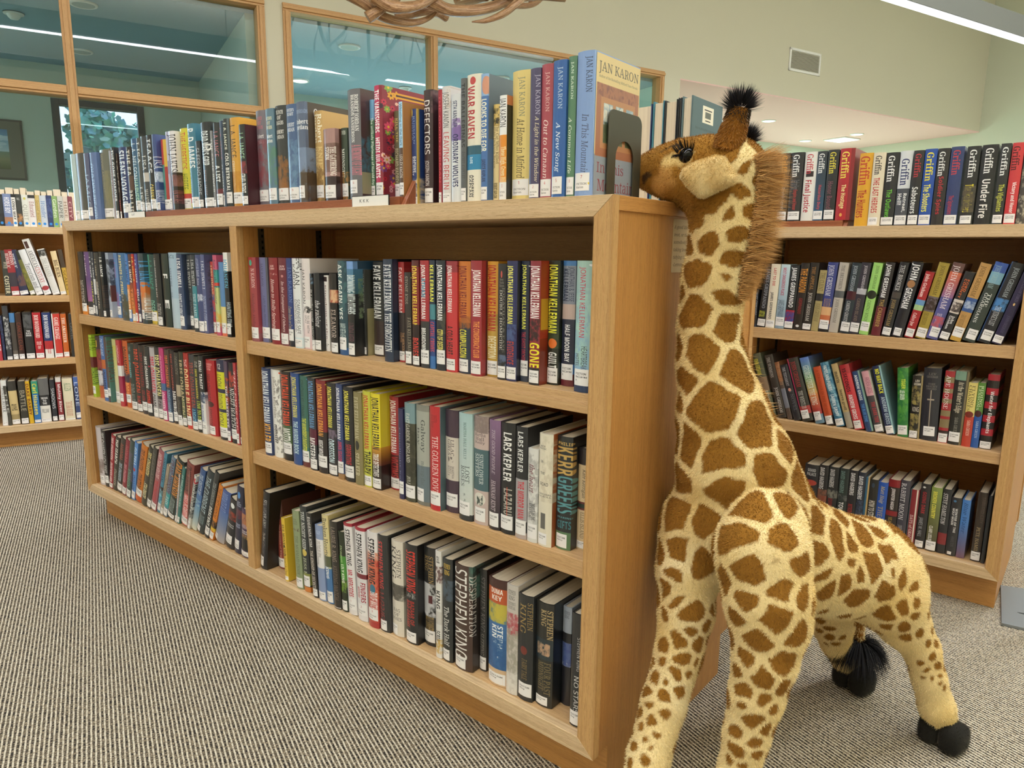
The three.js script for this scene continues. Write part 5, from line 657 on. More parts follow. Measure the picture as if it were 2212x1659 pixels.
shelfRow('M', 'bottom shelf, right bay', `
-1210 149 -15 34.9 252 8.4 72 0;23242a;blue black book with white lettering, first from left, bottom shelf, right bay;V10-46/20-60 f0f0f2 s SUE MONK KIDD;V52-80/20-50 e0d8d0 i The Book of Longings;N10-90 3a3a44;R0-100/55-100 16161a;S84/0-45 King
-1174 149 -55 36.4 217 -1.5 100 0;8e3c34;brick red book with silver lettering, second from left, bottom shelf, right bay;R0-28 55332e;V8-24/20-80 d8b0a0 s Sue Monk Kidd;V36-86/45-70 e8c0b0 s The Invention of Wings;O30-34/40-60 26201e;S85/0-90 King
-1077 149 -16 17.7 191 -2.6 100 0;e0bc3c;short yellow book with black lettering, third from left, bottom shelf, right bay;V10-60/20-80 3a2a1c t SUE MONK KIDD;V55-90/20-80 5a3018 i The Secret Life of Bees;O42-46/30-70 201810;S92 King
-1019 149 -13 33.2 230 -2.0 100 0;8f9c78;sage green book with brown lettering, fourth from left, bottom shelf, right bay;H10-18 4a5438 s SUE MONK KIDD;N22-26 5a4038;V32-82/40-75 5a6448 s THE MERMAID CHAIR;S86 King
-984 149 -15 31.1 251 -1.6 100 0;2f3438;dark slate book with cream lettering, fifth from left, bottom shelf, right bay;V6-50/20-75 d8dcd8 t THE NIGHT SHIP;O50-58/10-80 d8c060;V60-80/30-70 b8c0a0 t JESS K;R78-92 8a9048;R94-100 d08038;S81 King
-933 149 -10 22.7 241 -4.6 100 0;2c2a2a;black book with cream lettering, sixth from left, bottom shelf, right bay;R0-100/0-12 b8b4ac;V4-40/30-80 d8d8d8 b EUGENIA KIM;V44-90/30-80 c8c0b8 b THE KINSHIP OF SECRETS;S90 King
-909 149 -11 32.2 215 -2.2 100 0;8a9cc4;lavender blue book with purple lettering, seventh from left, bottom shelf, right bay;R18-56 e8e6e8;V20-52/20-80 6a5a5c i we had an idea|you might be thinking;H6-12 c8d8f0 n HOLLY;S88 King
-876 149 -15 28.3 250 -3.2 100 0;4a7ab0;blue and cream book with black lettering, eighth from left, bottom shelf, right bay;R0-46 d8c890;N0-60 d8d0a0;V3-46/20-80 2a2a2c s Broken Hearts;R46-58 5a6048;V58-72/20-70 f4f4f4 b KING;S86 King
-840 149 -10 31.7 244 -2.3 100 0;2b2724;dark brown book with grey lettering, ninth from left, bottom shelf, right bay;V6-46/30-80 a8988c n LAURIE R. KING;V50-90/30-80 7a6c60 n KEEPING WATCH;S99 King
-808 149 -14 23.4 222 -2.6 100 0;26301f;black and green book with cream lettering, tenth from left, bottom shelf, right bay;R30-60 4a9038;N60-76 78a038;V16-38/30-70 c8e0a8 i Dragon;V40-64/40-80 f0f4e8 b LILY KING;S86 King
-785 149 -16 35.5 251 -3.1 100 0;e8e4e6;white book with black lettering, eleventh from left, bottom shelf, right bay;R0-3 a83040;V6-46/30-80 1f1f22 b STEPHEN KING;V50-80/30-80 b83040 b MR. MERCEDES;S82 #1|King
-743 149 -13 40.0 254 -1.2 100 0;e4e2e6;white book with black lettering, twelfth from left, bottom shelf, right bay;R0-3 a83040;V6-48/20-75 1f1f22 b STEPHEN KING;R49-54 7a2a34;V58-80/50-90 a83444 b FINDERS;V64-76/10-40 a83444 b KEEPERS;S82 #2|King
-696 149 -10 39.2 257 0.0 100 0;c04a40;white and red book with black lettering, thirteenth from left, bottom shelf, right bay;R0-28 e6e2e4;N20-70 d87858;V6-54/20-80 1f1f24 b STEPHEN KING;O54-64/30-80 3a7a98;V62-80/30-95 f6f0f0 b END OF WATCH;R94-100 b03838;S80 #3|King
-657 149 -15 37.8 256 -1.3 90 0;2f3032;charcoal book with red lettering, fourteenth from left, bottom shelf, right bay;V6-56/15-55 c84040 b STEPHEN KING;V58-90/15-55 b03c3c n 11/22/63;S88/15-70 King
-619 149 -23 42.2 251 0.0 100 0;e0d8cc;cream book with black lettering, thirteenth from right, bottom shelf, right bay;V5-40/5-50 2a2624 s KING;V8-38/55-85 4a4440 s STEPHEN;N45-62 5a5650;H70-84/5-90 3a3430 s BAG OF BONES;S88/5-55 King
-567 149 -21 42.9 257 0.0 68 0;26282a;black book with red lettering, twelfth from right, bottom shelf, right bay;V6-48/10-60 d8382c b STEPHEN KING;N48-54/10-60 b8b8b8;V56-84/10-55 c03830 b BAZAAR OF|BAD DREAMS;R0-100/68-100 16171a;S88/5-60 King
-525 149 -44 38.7 253 0.0 100 0;2a2a2b;black and white book with gold lettering, eleventh from right, bottom shelf, right bay;V8-36/10-90 a88c58 t STEPHEN|KING;N36-70 d8d8dc;R36-66/0-60 c8c8cc;R48-56/50-80 5a2028;V70-84/20-90 a88c58 b BILLY SUMMERS;S84 King
-459 149 -20 19.7 269 0.0 100 0;e0dedc;white book with black lettering, tenth from right, bottom shelf, right bay;H4-12 1f1f22 b CELL;N14-30 5a3a38;V36-54/20-80 26262a b KING;R56-68 d0ccc8;V74-84 2a2a2a b SCRIB;N82-96 c8a050
-439 149 -22 32.4 256 0.0 100 0;2c3032;slate black book with yellow lettering, ninth from right, bottom shelf, right bay;H4-16 e0b840 t STEPHEN KING;N20-40 4a5a6a;V46-84/20-70 f0f2ee s The Dark Half;S88/5-75 King
-400 149 -20 54.9 256 0.0 72 0;4a3630;brown book with white lettering, eighth from right, bottom shelf, right bay;R0-100/72-100 2c2422;N0-30/60-100 4a7068;V3-90/2-55 f2f0ee n STEPHEN KING;V8-66/62-80 d8d4d0 s DESPERATION;S87/5-50 King
-345 149 -48 21.1 248 0.0 100 0;2f2f2f;charcoal book with grey lettering, seventh from right, bottom shelf, right bay;V6-60/20-80 7a7674 i STEPHEN KING;V62-84/20-70 98948e i SLEEPING;S86 King
-302 149 -26 53.1 251 0.0 100 0;3f70a8;blue and yellow book with white lettering, sixth from right, bottom shelf, right bay;R0-10 4a2c28;R8-22 c0582c;R22-34 5a7888;N22-40 c8b848;H8-20/10-90 f4f2ee b DUMA KEY;V42-74/25-85 f0f4f6 b STEPHEN|KING;N55-84 2d5f98;R84-100 d8b894;S88 King
-245 149 -22 31.1 254 0.0 100 0;c8c2bc;pale grey book with brown lettering, fifth from right, bottom shelf, right bay;H4-14 3a3834 s STEPHEN KING;H15-22 4a4844 s EVERYTHING'S EVENTUAL;N25-45 b05058;N40-80 a09c90;N80-100 e0dcd6
-214 149 -23 40.4 242 0.0 88 0;26292c;black book with gold lettering, fourth from right, bottom shelf, right bay;V8-36/15-50 a88c50 s KING;V6-32/60-85 a88c50 s STEPHEN;O48-56/20-60 7a3028;V60-80/30-60 98804c s FAIRY TALE;S83/10-85 King
-174 149 -32 45.5 236 0.0 70 0;2a2a28;black book with gold lettering, third from right, bottom shelf, right bay;V6-34/25-70 b8a070 t STEPHEN|KING;R34-54/0-70 26343c;N38-50/10-60 c8a080;V56-88/15-65 7a6c48 t FOUR PAST|MIDNIGHT;R0-100/72-100 1c242c;S90/10-55 King
-128 149 -67 22.4 225 0.0 100 0;a8b0c0;silver and blue book with black lettering, second from right, bottom shelf, right bay;H4-12 2a2c34 s STEPHEN KING;R26-36 26262c;R36-56 5a6ca0;N36-70 4a5a98;R60-100 24242c
-75 149 -22 25.7 247 0.0 100 0;2a2c30;black book with silver lettering, first from right, bottom shelf, right bay;V20-50/60-90 c8c8c8 n STEPHEN KING;V54-88/40-80 d8d8d8 n NO STARS;S86 King
`);
shelfRow('R', 'bookcase top behind giraffe', `
-337 1218 -30 37.9 231 0.0 100 0;27292c;black book with white lettering, first from left, bookcase top behind giraffe;V3-36/20-70 f0f0f0 t Griffin;V44-80 c0c0c0 b Curtain of Death
-297 1218 -32 37.2 231 0.0 100 0;2b2c2f;black book with white lettering, second from left, bookcase top behind giraffe;V3-36/20-70 f0f0f0 t Griffin;V40-84 d8d8d8 b Deadly Honor
-257 1218 -30 34.0 229 0.0 100 0;2a2a2d;black book with orange lettering, third from left, bookcase top behind giraffe;V3-36/20-70 e8a030 t Griffin;V50-84/30-70 c8c8c8 b Double Agents;S86 GRIFFIN
-221 1218 -31 42.9 229 0.0 100 0;28282c;black book with white lettering, fourth from left, bookcase top behind giraffe;V3-36/20-70 f0f0f0 t Griffin;V40-54 88888c n Death and Honor;V54-84/30-70 c03a34 b Empire and Honor;S86 GRIFFIN
-176 1218 -35 41.1 228 0.0 100 0;e8e6e2;white book with red lettering, fifth from left, bookcase top behind giraffe;R28-36/20-80 2a2020;V3-32/20-70 c03040 t Griffin;V40-88/20-70 b02838 b Final Justice
-135 1218 -35 32.1 227 0.0 100 0;2c4a64;dark teal blue book with white lettering, sixth from left, bookcase top behind giraffe;G0-100 2a3038 2c5a7c;V3-32/20-75 f0f2f2 t Griffin;V48-84/30-70 c84a50 b Hazardus Duty;S86 GRIFFIN
-100 1218 -33 34.6 229 0.0 100 0;26282c;black book with yellow lettering, seventh from left, bookcase top behind giraffe;V3-34/20-75 e8d848 t Griffin;V44-84/20-70 7a4a58 b Honor Bound;S85 GRIFFIN
-62 1218 -32 46.1 230 0.0 100 0;b42430;bright red book with yellow lettering, eighth from left, bookcase top behind giraffe;V4-42/15-65 f0e058 t Griffin;V50-84/20-60 f2e8a0 b The Hostage;R0-100/75-100 8a1c28;O90-95/30-50 e0a050
-1 1197 -35 40.6 232 0.0 100 0;e0a82c;golden yellow book with red lettering, ninth from left, bookcase top behind giraffe;V4-44/10-80 c03a28 t Griffin;V50-88/10-75 b03424 b The Hunters
41 1197 -31 36.8 230 0.0 100 0;e4d8c0;cream book with black lettering, tenth from left, bookcase top behind giraffe;V4-30/20-70 2a2424 t Griffin;V34-82/20-70 c03a38 b THE LAST HEROES;S88/0-80 GRIFFIN
78 1197 -35 38.1 228 0.0 100 0;24262a;black book with white lettering, eleventh from left, bookcase top behind giraffe;V4-40/20-70 f2f2f2 t Griffin;V50-88/30-70 6ac03a b The Outlaws;S88 GRIFFIN
118 1197 -35 36.1 230 0.0 100 0;dcdfe4;white and grey book with navy lettering, tenth from right, bookcase top behind giraffe;R50-100 4a4e58;V10-46/20-80 2a3468 t Griffin;V56-82/10-85 f0f0f2 b Retreat,|Hell!;S86 GRIFFIN
157 1197 -30 29.5 228 0.0 100 0;252529;black book with red lettering, ninth from right, bookcase top behind giraffe;V4-36/20-75 c0303c t Griffin;V48-84/20-75 f0f2f0 b Saboteurs;S86 GRIFFIN
187 1197 -32 34.0 230 0.0 100 0;2350a8;bright blue book with yellow lettering, eighth from right, bookcase top behind giraffe;V4-42/20-75 f0e040 t Griffin;V46-82/20-75 f0e860 b The Shooters;S86 GRIFFIN
223 1197 -31 32.2 229 0.0 100 0;2a2728;black book with white lettering, seventh from right, bookcase top behind giraffe;V4-36/15-65 f0f0ee t Griffin;V36-86/20-70 c0303a b Soldier Spies
257 1197 -31 35.2 231 0.0 100 0;2f3f70;royal navy book with red lettering, sixth from right, bookcase top behind giraffe;V4-36/20-75 c83a44 t Griffin;V62-86/10-60 c83a44 b The Spymasters;S87 GRIFFIN
299 1197 -31 34.4 229 0.0 100 0;242528;black book with white lettering, fifth from right, bookcase top behind giraffe;V4-40/25-75 f0f0f0 t Griffin;V48-84/15-80 f0e040 b The Traffickers;N50-84 5a5040;S88/0-90 GRIFFIN
337 1197 -31 40.6 230 0.0 100 0;222326;black book with white lettering, fourth from right, bookcase top behind giraffe;V4-36/25-75 f2f2f2 t Griffin;V42-92/25-75 f4f0ee b Under Fire
383 1197 -30 25.9 230 0.0 100 0;2a2c2e;black book with white lettering, third from right, bookcase top behind giraffe;V4-40/20-75 f0f2f2 t Griffin;V50-84/10-80 c8cc50 b The Vigilantes;S88 GRIFFIN
411 1197 -31 28.9 230 0.0 100 0;d03a40;scarlet book with maroon lettering, second from right, bookcase top behind giraffe;V4-34/10-70 4a1418 t Griffin;V48-86/30-75 f6f2f2 b Victory and Honor;S87 GRIFFIN
441 1197 -34 21.8 232 0.0 100 1;4a4644;brown grey book without lettering, first from right, bookcase top behind giraffe;N30-100 b8b09c
`);
shelfRow('R', 'upper shelf behind giraffe', `
-313 842 -25 15.7 140 0.0 100 1;1f222a;black book with pale blue lettering, first from left, upper shelf behind giraffe;V10-70 b8c4dc n JAMES GRIPPANDO;R92-100 2a3248;S84 Grippando
-297 842 -26 29.9 226 4.7 100 0;25262b;black book with silver lettering, second from left, upper shelf behind giraffe;V8-70/30-70 b8bcc8 s JAMES GRIPPANDO;V74-84/10-80 c8d048 b LAST CALL;S87 Grippando
-264 842 -21 32.4 227 1.8 100 0;e6dcc8;cream book with red lettering, third from left, upper shelf behind giraffe;V6-34/35-65 b83c38 b LAST TO DIE;V44-86/30-60 2a2a2c b JAMES GRIPPANDO;S88 Grippando
-231 842 -25 31.9 226 1.9 100 0;a8bccc;pale blue book with red lettering, fourth from left, upper shelf behind giraffe;G0-100 c8dce8 8aa0b4;V5-48/30-65 b83c54 b MOST DANGEROUS PLACE;V55-82 5a6a78 b JAMES GRIPPANDO;S82 Grippando
-199 842 -26 31.2 224 2.2 100 0;26282c;black book with white lettering, fifth from left, upper shelf behind giraffe;R70-90 b0243a;V4-66/25-75 f4f4f4 b JAMES GRIPPANDO;N72-88 3a4a98;S88 Grippando
-166 842 -23 29.5 232 2.8 100 0;2a2422;brown black book with orange lettering, sixth from left, upper shelf behind giraffe;V8-44/10-90 d89034 b THE PARDON;V52-76/30-70 9a2c2c b GRIPPANDO;O92-96/30-70 e0e0e0
-136 842 -25 29.5 234 2.9 100 0;2d2926;dark brown book with gold lettering, seventh from left, upper shelf behind giraffe;V6-40/30-70 c89048 s THE APPEAL;V44-86/30-70 e0dcd4 s JOHN GRISHAM;S90 Grippando
-105 842 -24 23.5 209 4.0 100 1;a89868;short tan book with brown lettering, eighth from left, upper shelf behind giraffe;R38-50 2a2a2c;V4-34 5a4c30 s THE CLIENT;V54-84 6a5c3c s JOHN GRISHAM;S88 Grippando
-81 842 -25 33.1 236 3.4 100 0;3a4488;blue and sunset book with white lettering, ninth from left, upper shelf behind giraffe;R64-78 e0b080;R76-88 c87048;V4-48/20-70 f0f0f4 s JOHN GRISHAM;V52-64 c89858 s BLEACHERS;R96-100 1a1a1e;S83 Grippando
-46 842 -22 30.3 236 4.1 100 0;bdb5ac;silver beige book with brown lettering, tenth from left, upper shelf behind giraffe;R40-50 5a5c60;V4-38/30-65 4a4644 s THE BRETHREN;V52-86/30-65 5a5650 s JOHN GRISHAM
-10 842 -22 29.8 236 5.1 100 0;22303a;dark navy book with pale blue lettering, eleventh from left, upper shelf behind giraffe;R40-52 4a1c28;V4-40/25-65 c8d4dc s JOHN GRISHAM;V54-84/20-60 e4e4e4 s CAMINO GHOSTS;S84 Grippando
20 842 -22 29.3 237 4.8 100 0;33303c;dark violet book with white lettering, twelfth from left, upper shelf behind giraffe;R36-44 b8b8c0;V4-38/40-70 e0dce4 s JOHN GRISHAM;V50-82/25-60 a08c78 s CAMINO ISLAND;S84 Grippando
50 842 -25 28.8 237 6.0 100 0;a4d878;light green book with brown lettering, twelfth from right, upper shelf behind giraffe;O38-50/0-100 20281c;V4-36/40-70 3a5a28 s JOHN GRISHAM;V52-82/25-60 3c5c2c s CAMINO WINDS;S82 Grippando
87 842 -25 28.3 239 5.8 100 0;2a2428;black and maroon book with white lettering, eleventh from right, upper shelf behind giraffe;R60-100 6a2430;V3-48/20-70 f4f4f4 b JOHN GRISHAM;V50-88/25-70 b89858 b THE CHAMBER
119 842 -24 26.7 241 8.1 100 0;25252a;black book with white lettering, tenth from right, upper shelf behind giraffe;R40-48 4a4440;V4-38/20-70 e0e0e0 s THE BROKER;V50-86/25-65 c0a468 s JOHN GRISHAM;S88 Grisham
149 842 -22 33.1 242 9.1 100 0;22242c;blue black book with white lettering, ninth from right, upper shelf behind giraffe;V3-24/20-80 f4f4f6 b JOHN;O24-34/10-80 a87850;V34-62/15-75 f4f4f6 b GRISHAM;S88/15-80 Grisham
187 842 -23 25.5 214 11.0 100 0;a8242c;bright red book with white lettering, eighth from right, upper shelf behind giraffe;R42-58 6a98c8;R50-58 a8c890;V4-38/20-60 f4e4e0 t John Grisham;V62-82/20-60 f0dcd8 t Calico Joe;S86 Grisham
217 842 -26 29.9 242 10.5 100 0;a8923c;mustard book with brown lettering, seventh from right, upper shelf behind giraffe;R44-64 6a6068;N46-62 3a2a24;V4-42/35-70 4a3c18 s JOHN GRISHAM;V66-82/20-60 5a4a20 s THE CONFESSION;S86 Grisham
248 842 -26 33.0 243 12.1 100 0;5a5c98;violet and orange book with white lettering, sixth from right, upper shelf behind giraffe;R0-12 6a4a48;G12-45 d86a48 9a6a98;V4-60/25-70 f0e4e8 s JOHN GRISHAM;V66-80/25-65 e0d4e4 s THE EXCHANGE;N70-84 c05868;S84/20-95 Grisham
284 842 -20 26.7 217 13.3 100 0;26262a;black book with orange lettering, fifth from right, upper shelf behind giraffe;R40-60 d8ccc4;N44-58 3a3030;V10-38/25-80 d86a34 b FORD|COUNTY;V64-84/20-80 f0f0f0 t John|Grisham;S88 Grisham
314 842 -21 29.8 244 13.5 100 0;c09458;tan gold book with brown lettering, fourth from right, upper shelf behind giraffe;R44-62 3c5c98;N48-58 b8c4d8;V4-42/25-65 5a4424 s JOHN GRISHAM;V66-82/20-65 6a5430 s GRAY MOUNTAIN;R94-100 c8a048;S82 Grisham
347 842 -21 34.4 247 14.3 100 0;35403c;dark green book with silver lettering, third from right, upper shelf behind giraffe;R0-14 3a5aa8;R12-26 7aa8c0;V4-32/20-60 98b8b8 s JOHN GRISHAM;V38-76/20-75 eef2ee s THE|GUARDIANS;S84/20-95 Grisham
385 842 -25 35.4 247 14.6 100 0;23262c;black book with silver lettering, second from right, upper shelf behind giraffe;N44-60 4a88c8;V6-42/40-75 b8c4cc s JOHN GRISHAM;V54-78/30-70 d8dce0 s THE JUDGE'S LIST;R0-100/0-8 2f5080;S84/20-95 Grisham
423 842 -22 26.2 220 14.7 100 0;2a2648;deep violet book with purple lettering, first from right, upper shelf behind giraffe;O42-46/40-60 e8c080;V8-40/40-70 6a6488 s THE KING OF TORTS;V60-84/40-70 5c5678 s JOHN GRISHAM;S88 Grisham
`);
shelfRow('R', 'middle shelf behind giraffe', `
-234 514 -36 32.6 236 -19.0 100 0;5a5c48;olive book with yellow lettering, first from left, middle shelf behind giraffe;V8-34/10-60 d0c83c b JOHN GRISHAM;R38-60 8a7058;V60-82/40-80 d8d8c8 s SYCAMORE;S87/0-70 Gross
-193 514 -33 30.0 235 -17.3 100 0;3a332f;dark brown book with silver lettering, second from left, middle shelf behind giraffe;V4-36/20-60 c8c4bc s THE SUMMONS;V52-92/40-75 e0dcd8 s JOHN GRISHAM
-159 514 -33 17.0 213 -17.9 100 1;5a4a42;brown and grey book with gold lettering, third from left, middle shelf behind giraffe;R0-34 8a5a3c;R46-80 7a7c88;V4-40 c89870 s THE STREET LAWYER;S84 Gross
-137 514 -31 26.3 205 -18.7 100 1;2c2c32;charcoal book with cream lettering, fourth from left, middle shelf behind giraffe;V4-38/20-60 d4d4d8 s THE TESTAMENT;V44-84/40-80 6a6a72 s A NOVEL;O42-48/30-70 d89888;S85 Gross
-107 514 -32 38.3 232 -18.7 100 0;353430;dark grey and pink book with red lettering, fifth from left, middle shelf behind giraffe;R0-84/0-12 c03a64;R76-88 b04040;V6-46/30-70 c83c40 s JOHN GRISHAM;V52-80/30-70 d8d8d0 s THE WHISTLER;S82/5-75 Gross
-62 514 -32 31.1 239 -18.4 100 0;6a8aa0;rainbow book with white lettering, sixth from left, middle shelf behind giraffe;G0-30 5a7ac8 8ab088;G30-55 8ab088 d8a058;G55-86 d8884c a02c34;V12-72/20-80 e8f0e8 s GEORGE OVER THE KING;S82/0-80 Gross
-26 514 -34 26.5 209 -17.7 100 0;c85430;burnt orange book with maroon lettering, seventh from left, middle shelf behind giraffe;V5-82/35-65 8a3420 s A STRANGER IN THE HOUSE;R84-100 3a3434;S84/5-90 Gross
6 514 -36 28.0 229 -18.7 100 0;3f7898;blue swirl book with white lettering, eighth from left, middle shelf behind giraffe;N0-85 98c4d4;V5-44/25-70 f0f6f8 b FATES AND FURIES;V50-84/30-70 eef4f8 b LAUREN GROFF;S88 Gross
41 514 -36 21.5 228 -18.4 100 1;c0a878;tan book with black lettering, ninth from left, middle shelf behind giraffe;R75-100 a8a090;V12-30/25-75 2f2a20 t matrix;V40-72/25-75 2f2a20 t lauren groff;S82 Gross
67 514 -31 31.3 227 -18.0 100 0;cc3a44;scarlet book with black lettering, tenth from left, middle shelf behind giraffe;R0-14/0-100 b03038;V5-42/20-60 2a1416 b 15 SECONDS;V46-84/20-65 f6f4f4 b ANDREW GROSS;S86/0-80 Gross
104 514 -30 22.8 209 -17.8 100 1;2f4a78;blue book with white lettering, eleventh from left, middle shelf behind giraffe;R0-100/80-100 7a9a90;V6-48/20-60 f4f6f8 b ANDREW GROSS;V54-84/20-65 5a9ae0 b THE BLUE ZONE;S87 Gross
131 514 -36 27.4 211 -17.6 100 0;e0a8b4;pink and grey book with purple lettering, tenth from right, middle shelf behind giraffe;R40-100 4f4a4e;V10-36/30-80 8a4a5c n ANDREW GROSS;V50-84/30-75 c03c44 b THE DARK TIDE;R0-100/84-100 a8a898;S87 Gross
166 514 -31 26.2 233 -16.5 100 0;26345a;navy book with yellow lettering, ninth from right, middle shelf behind giraffe;R0-100/82-100 8ab0b8;V4-40/25-75 f0f030 b NO WAY BACK;V45-85/30-75 b8ccd8 b ANDREW GROSS;S87/0-92 Gruen
198 514 -32 31.9 229 -5.4 100 0;2f7a3e;grass green book with yellow lettering, eighth from right, middle shelf behind giraffe;N0-85 58a040;V16-30/40-75 d8e048 b TIGER;V32-46/25-70 eef4ec b LEE GRUEN;S83/0-92 Gruen
231 514 -32 30.4 209 -2.2 100 0;2a2824;black and gold book with cream lettering, seventh from right, middle shelf behind giraffe;N16-90 a89858;R6-16 1c1c1c;H6-16 e8e0d0 b LEV GROSSMAN;R46-60 1c1c1e;H48-58/10-90 e8e0d0 n KING;R0-100/85-100 9a8860;S87/0-80 Gruen
262 514 -34 49.6 237 -2.3 100 0;2d2f38;charcoal book with grey lettering, sixth from right, middle shelf behind giraffe;H6-14 8a8880 s LEV GROSSMAN;H20-30 8a8880 s THE BRIGHT SWORD;R30-82/47-53 a89c8c;R42-44/30-70 a89c8c;S80/20-85 Gruen
313 514 -32 27.2 234 0.0 100 0;a83038;red and olive book with white lettering, fifth from right, middle shelf behind giraffe;R8-16 8a7a58;R24-30 8a7a58;R38-44 8a7a58;R54-62 8a7a58;R66-78 8a7a58;V6-52/20-65 f4ece8 s APE HOUSE;R82-90 3a2c28;S86 Gruen
341 514 -31 37.2 237 0.0 100 0;2b2d2c;black book with cream lettering, fourth from right, middle shelf behind giraffe;R0-12/0-80 7a9a88;V14-56/20-70 d8d0b8 t At the Water's Edge;V62-84/35-60 a0a098 s SARA GRUEN;R0-100/84-100 7a6c50;S82/5-85 Gruen
379 514 -31 24.9 205 0.0 100 1;e0cf7c;yellow and red book with brown lettering, third from right, middle shelf behind giraffe;R52-100 c04434;O44-54/0-90 7a2c24;V4-44/10-80 4a3c24 s FLYING|CHANGES;V58-82/35-70 f0d8c8 s SARA GRUEN;S87 Gruen
404 514 -33 20.4 207 0.0 100 1;5a8a3c;green and blue book with cream lettering, second from right, middle shelf behind giraffe;R48-100 2c5ca8;O42-52/0-90 4a2428;V4-42/10-80 e0ecc8 s RIDING|LESSONS;V58-84/35-70 c8d8ec s SARA GRUEN;S87 Gruen
426 514 -35 31.4 236 0.0 100 0;262426;black and red book with white lettering, first from right, middle shelf behind giraffe;R0-8 a82838;R18-27 b02838;R36-45 b02838;R54-63 b02838;R72-81 b02838;V22-78/30-70 f4f2f2 b Water for Elephants;S89 Gruen
`);
shelfRow('R', 'bottom shelf behind giraffe', `
-86 149 -35 49.6 215 0.0 100 0;2d2e34;dark slate book with silver lettering, first from left, bottom shelf behind giraffe;H6-20 c8c8c8 b GRAND PALACE;O26-36/10-90 b04438
-35 149 -33 31.2 222 0.0 100 0;2a2a2e;black book with white lettering, second from left, bottom shelf behind giraffe;V4-40/10-60 e0e0e0 b DAVID HAGBERG;R50-80 8a4030;N40-70 8a5a48
-4 149 -36 35.3 221 0.0 100 0;2e3032;black book with cream lettering, third from left, bottom shelf behind giraffe;V4-34/15-60 d8d8d8 b DAVID HAGBERG;N38-52 8a8a80;V52-80/20-60 a02c2c b EDEN'S GATE
34 149 -30 30.8 224 0.0 100 0;2a3434;dark green book with grey lettering, fourth from left, bottom shelf behind giraffe;V4-40/15-60 7a9a94 b DAVID HAGBERG;N42-52 6a6a6a;V54-80/20-70 f0f0f0 b TOWER
65 149 -31 28.6 223 0.0 100 0;29292d;black book with white lettering, fifth from left, bottom shelf behind giraffe;V4-40/20-70 f0f0f0 b DAVID HAGBERG;V54-80/20-70 b03030 b RETRIBUTION
94 149 -33 24.3 221 0.0 100 1;2c3240;dark blue book with white lettering, sixth from left, bottom shelf behind giraffe;V6-44/10-70 eceef0 b DAVID HAGBERG;N46-80 4a5a78
119 149 -32 12.5 209 0.0 100 1;3a6a8a;thin blue book without lettering, seventh from left, bottom shelf behind giraffe;R0-100/60-100 c0a068
133 149 -30 26.2 205 0.0 100 1;2e2c2a;dark brown book with cream lettering, eighth from left, bottom shelf behind giraffe;O6-14/20-60 3a4a5c;V36-80/10-80 d8d4cc b HOW TO STOP TIME
159 149 -30 30.0 201 0.0 100 0;2a5ab8;bright blue book with yellow lettering, ninth from left, bottom shelf behind giraffe;V6-36/20-70 e0c878 i Matt Haig;V42-84/20-70 c8b070 s THE LIFE;S88 Haig
189 149 -31 35.7 217 0.0 100 0;2c2424;black and red book with white lettering, tenth from left, bottom shelf behind giraffe;R0-12 8a2028;R50-58 8a2028;V14-48/35-65 f0ecec b JENNIFER HAIGH;V60-88/30-60 c8a850 s HEAT & LIGHT;S90 Haig
226 149 -30 28.8 222 0.0 100 0;45424e;slate violet book with white lettering, eleventh from left, bottom shelf behind giraffe;V4-62/10-60 e4e4e6 s RABBIT MOON;V70-84/20-60 b8b8bc s JENNIFER HAIGH;S84/0-70 Haig
256 149 -33 26.8 196 0.0 100 1;8a2c34;crimson and cream book with white lettering, twelfth from left, bottom shelf behind giraffe;R0-100/0-14 4a5a60;R0-100/70-86 e0d8cc;V44-90/25-60 f0e4e0 s DAYS of GRACE;S98 Hall
284 149 -35 28.7 222 0.0 100 0;2c2a2c;black book with red lettering, thirteenth from left, bottom shelf behind giraffe;O4-7/20-50 d8d8d8;V12-46/25-65 b02c34 b GOING DARK;V52-82/20-60 b8bcc4 n JAMES W. HALL;S88/0-85 Hall
315 149 -32 31.0 217 0.0 100 0;7a8a4c;olive green book with yellow lettering, fourteenth from left, bottom shelf behind giraffe;G0-100 8a9c54 4a4030;V6-48/20-60 e8e058 b BROKEN COUNTRY;V60-84/20-55 f0f0ec b CLARE LESLIE;S84 Hall
347 149 -36 25.0 217 0.0 100 1;2b2c30;black book with white lettering, fifteenth from left, bottom shelf behind giraffe;V6-54/10-60 f4f4f4 i STEVE HAMILTON;R68-86 8a2c30;S84 Hall
373 149 -35 28.8 195 0.0 100 0;303034;charcoal book with white lettering, sixteenth from left, bottom shelf behind giraffe;O4-8/20-50 4a7aa8;V18-60/20-75 e8e8e8 b WINTER OF THE|WOLF MOON;V66-84/40-70 5a5a60 n HAMILTON;S93/20-60 Hall
403 149 -35 23.5 194 0.0 100 1;4a80c8;sky blue book with navy lettering, seventeenth from left, bottom shelf behind giraffe;G40-100 4a80c8 7a5a70;V4-56/25-70 1e4478 i Blue Water;S93 Hall
442 149 -36 26.9 228 0.0 100 0;3c332e;dark brown book with gold lettering, eighteenth from left, bottom shelf behind giraffe;V50-90/30-65 b8a478 s PETE HAMILL;V6-44/50-80 5a4c44 n TABLOID CITY;S86/0-95 Hall
471 149 -34 10.4 224 0.0 100 1;33383c;slate grey book without lettering, nineteenth from left, bottom shelf behind giraffe;R0-100 2f3438
`);
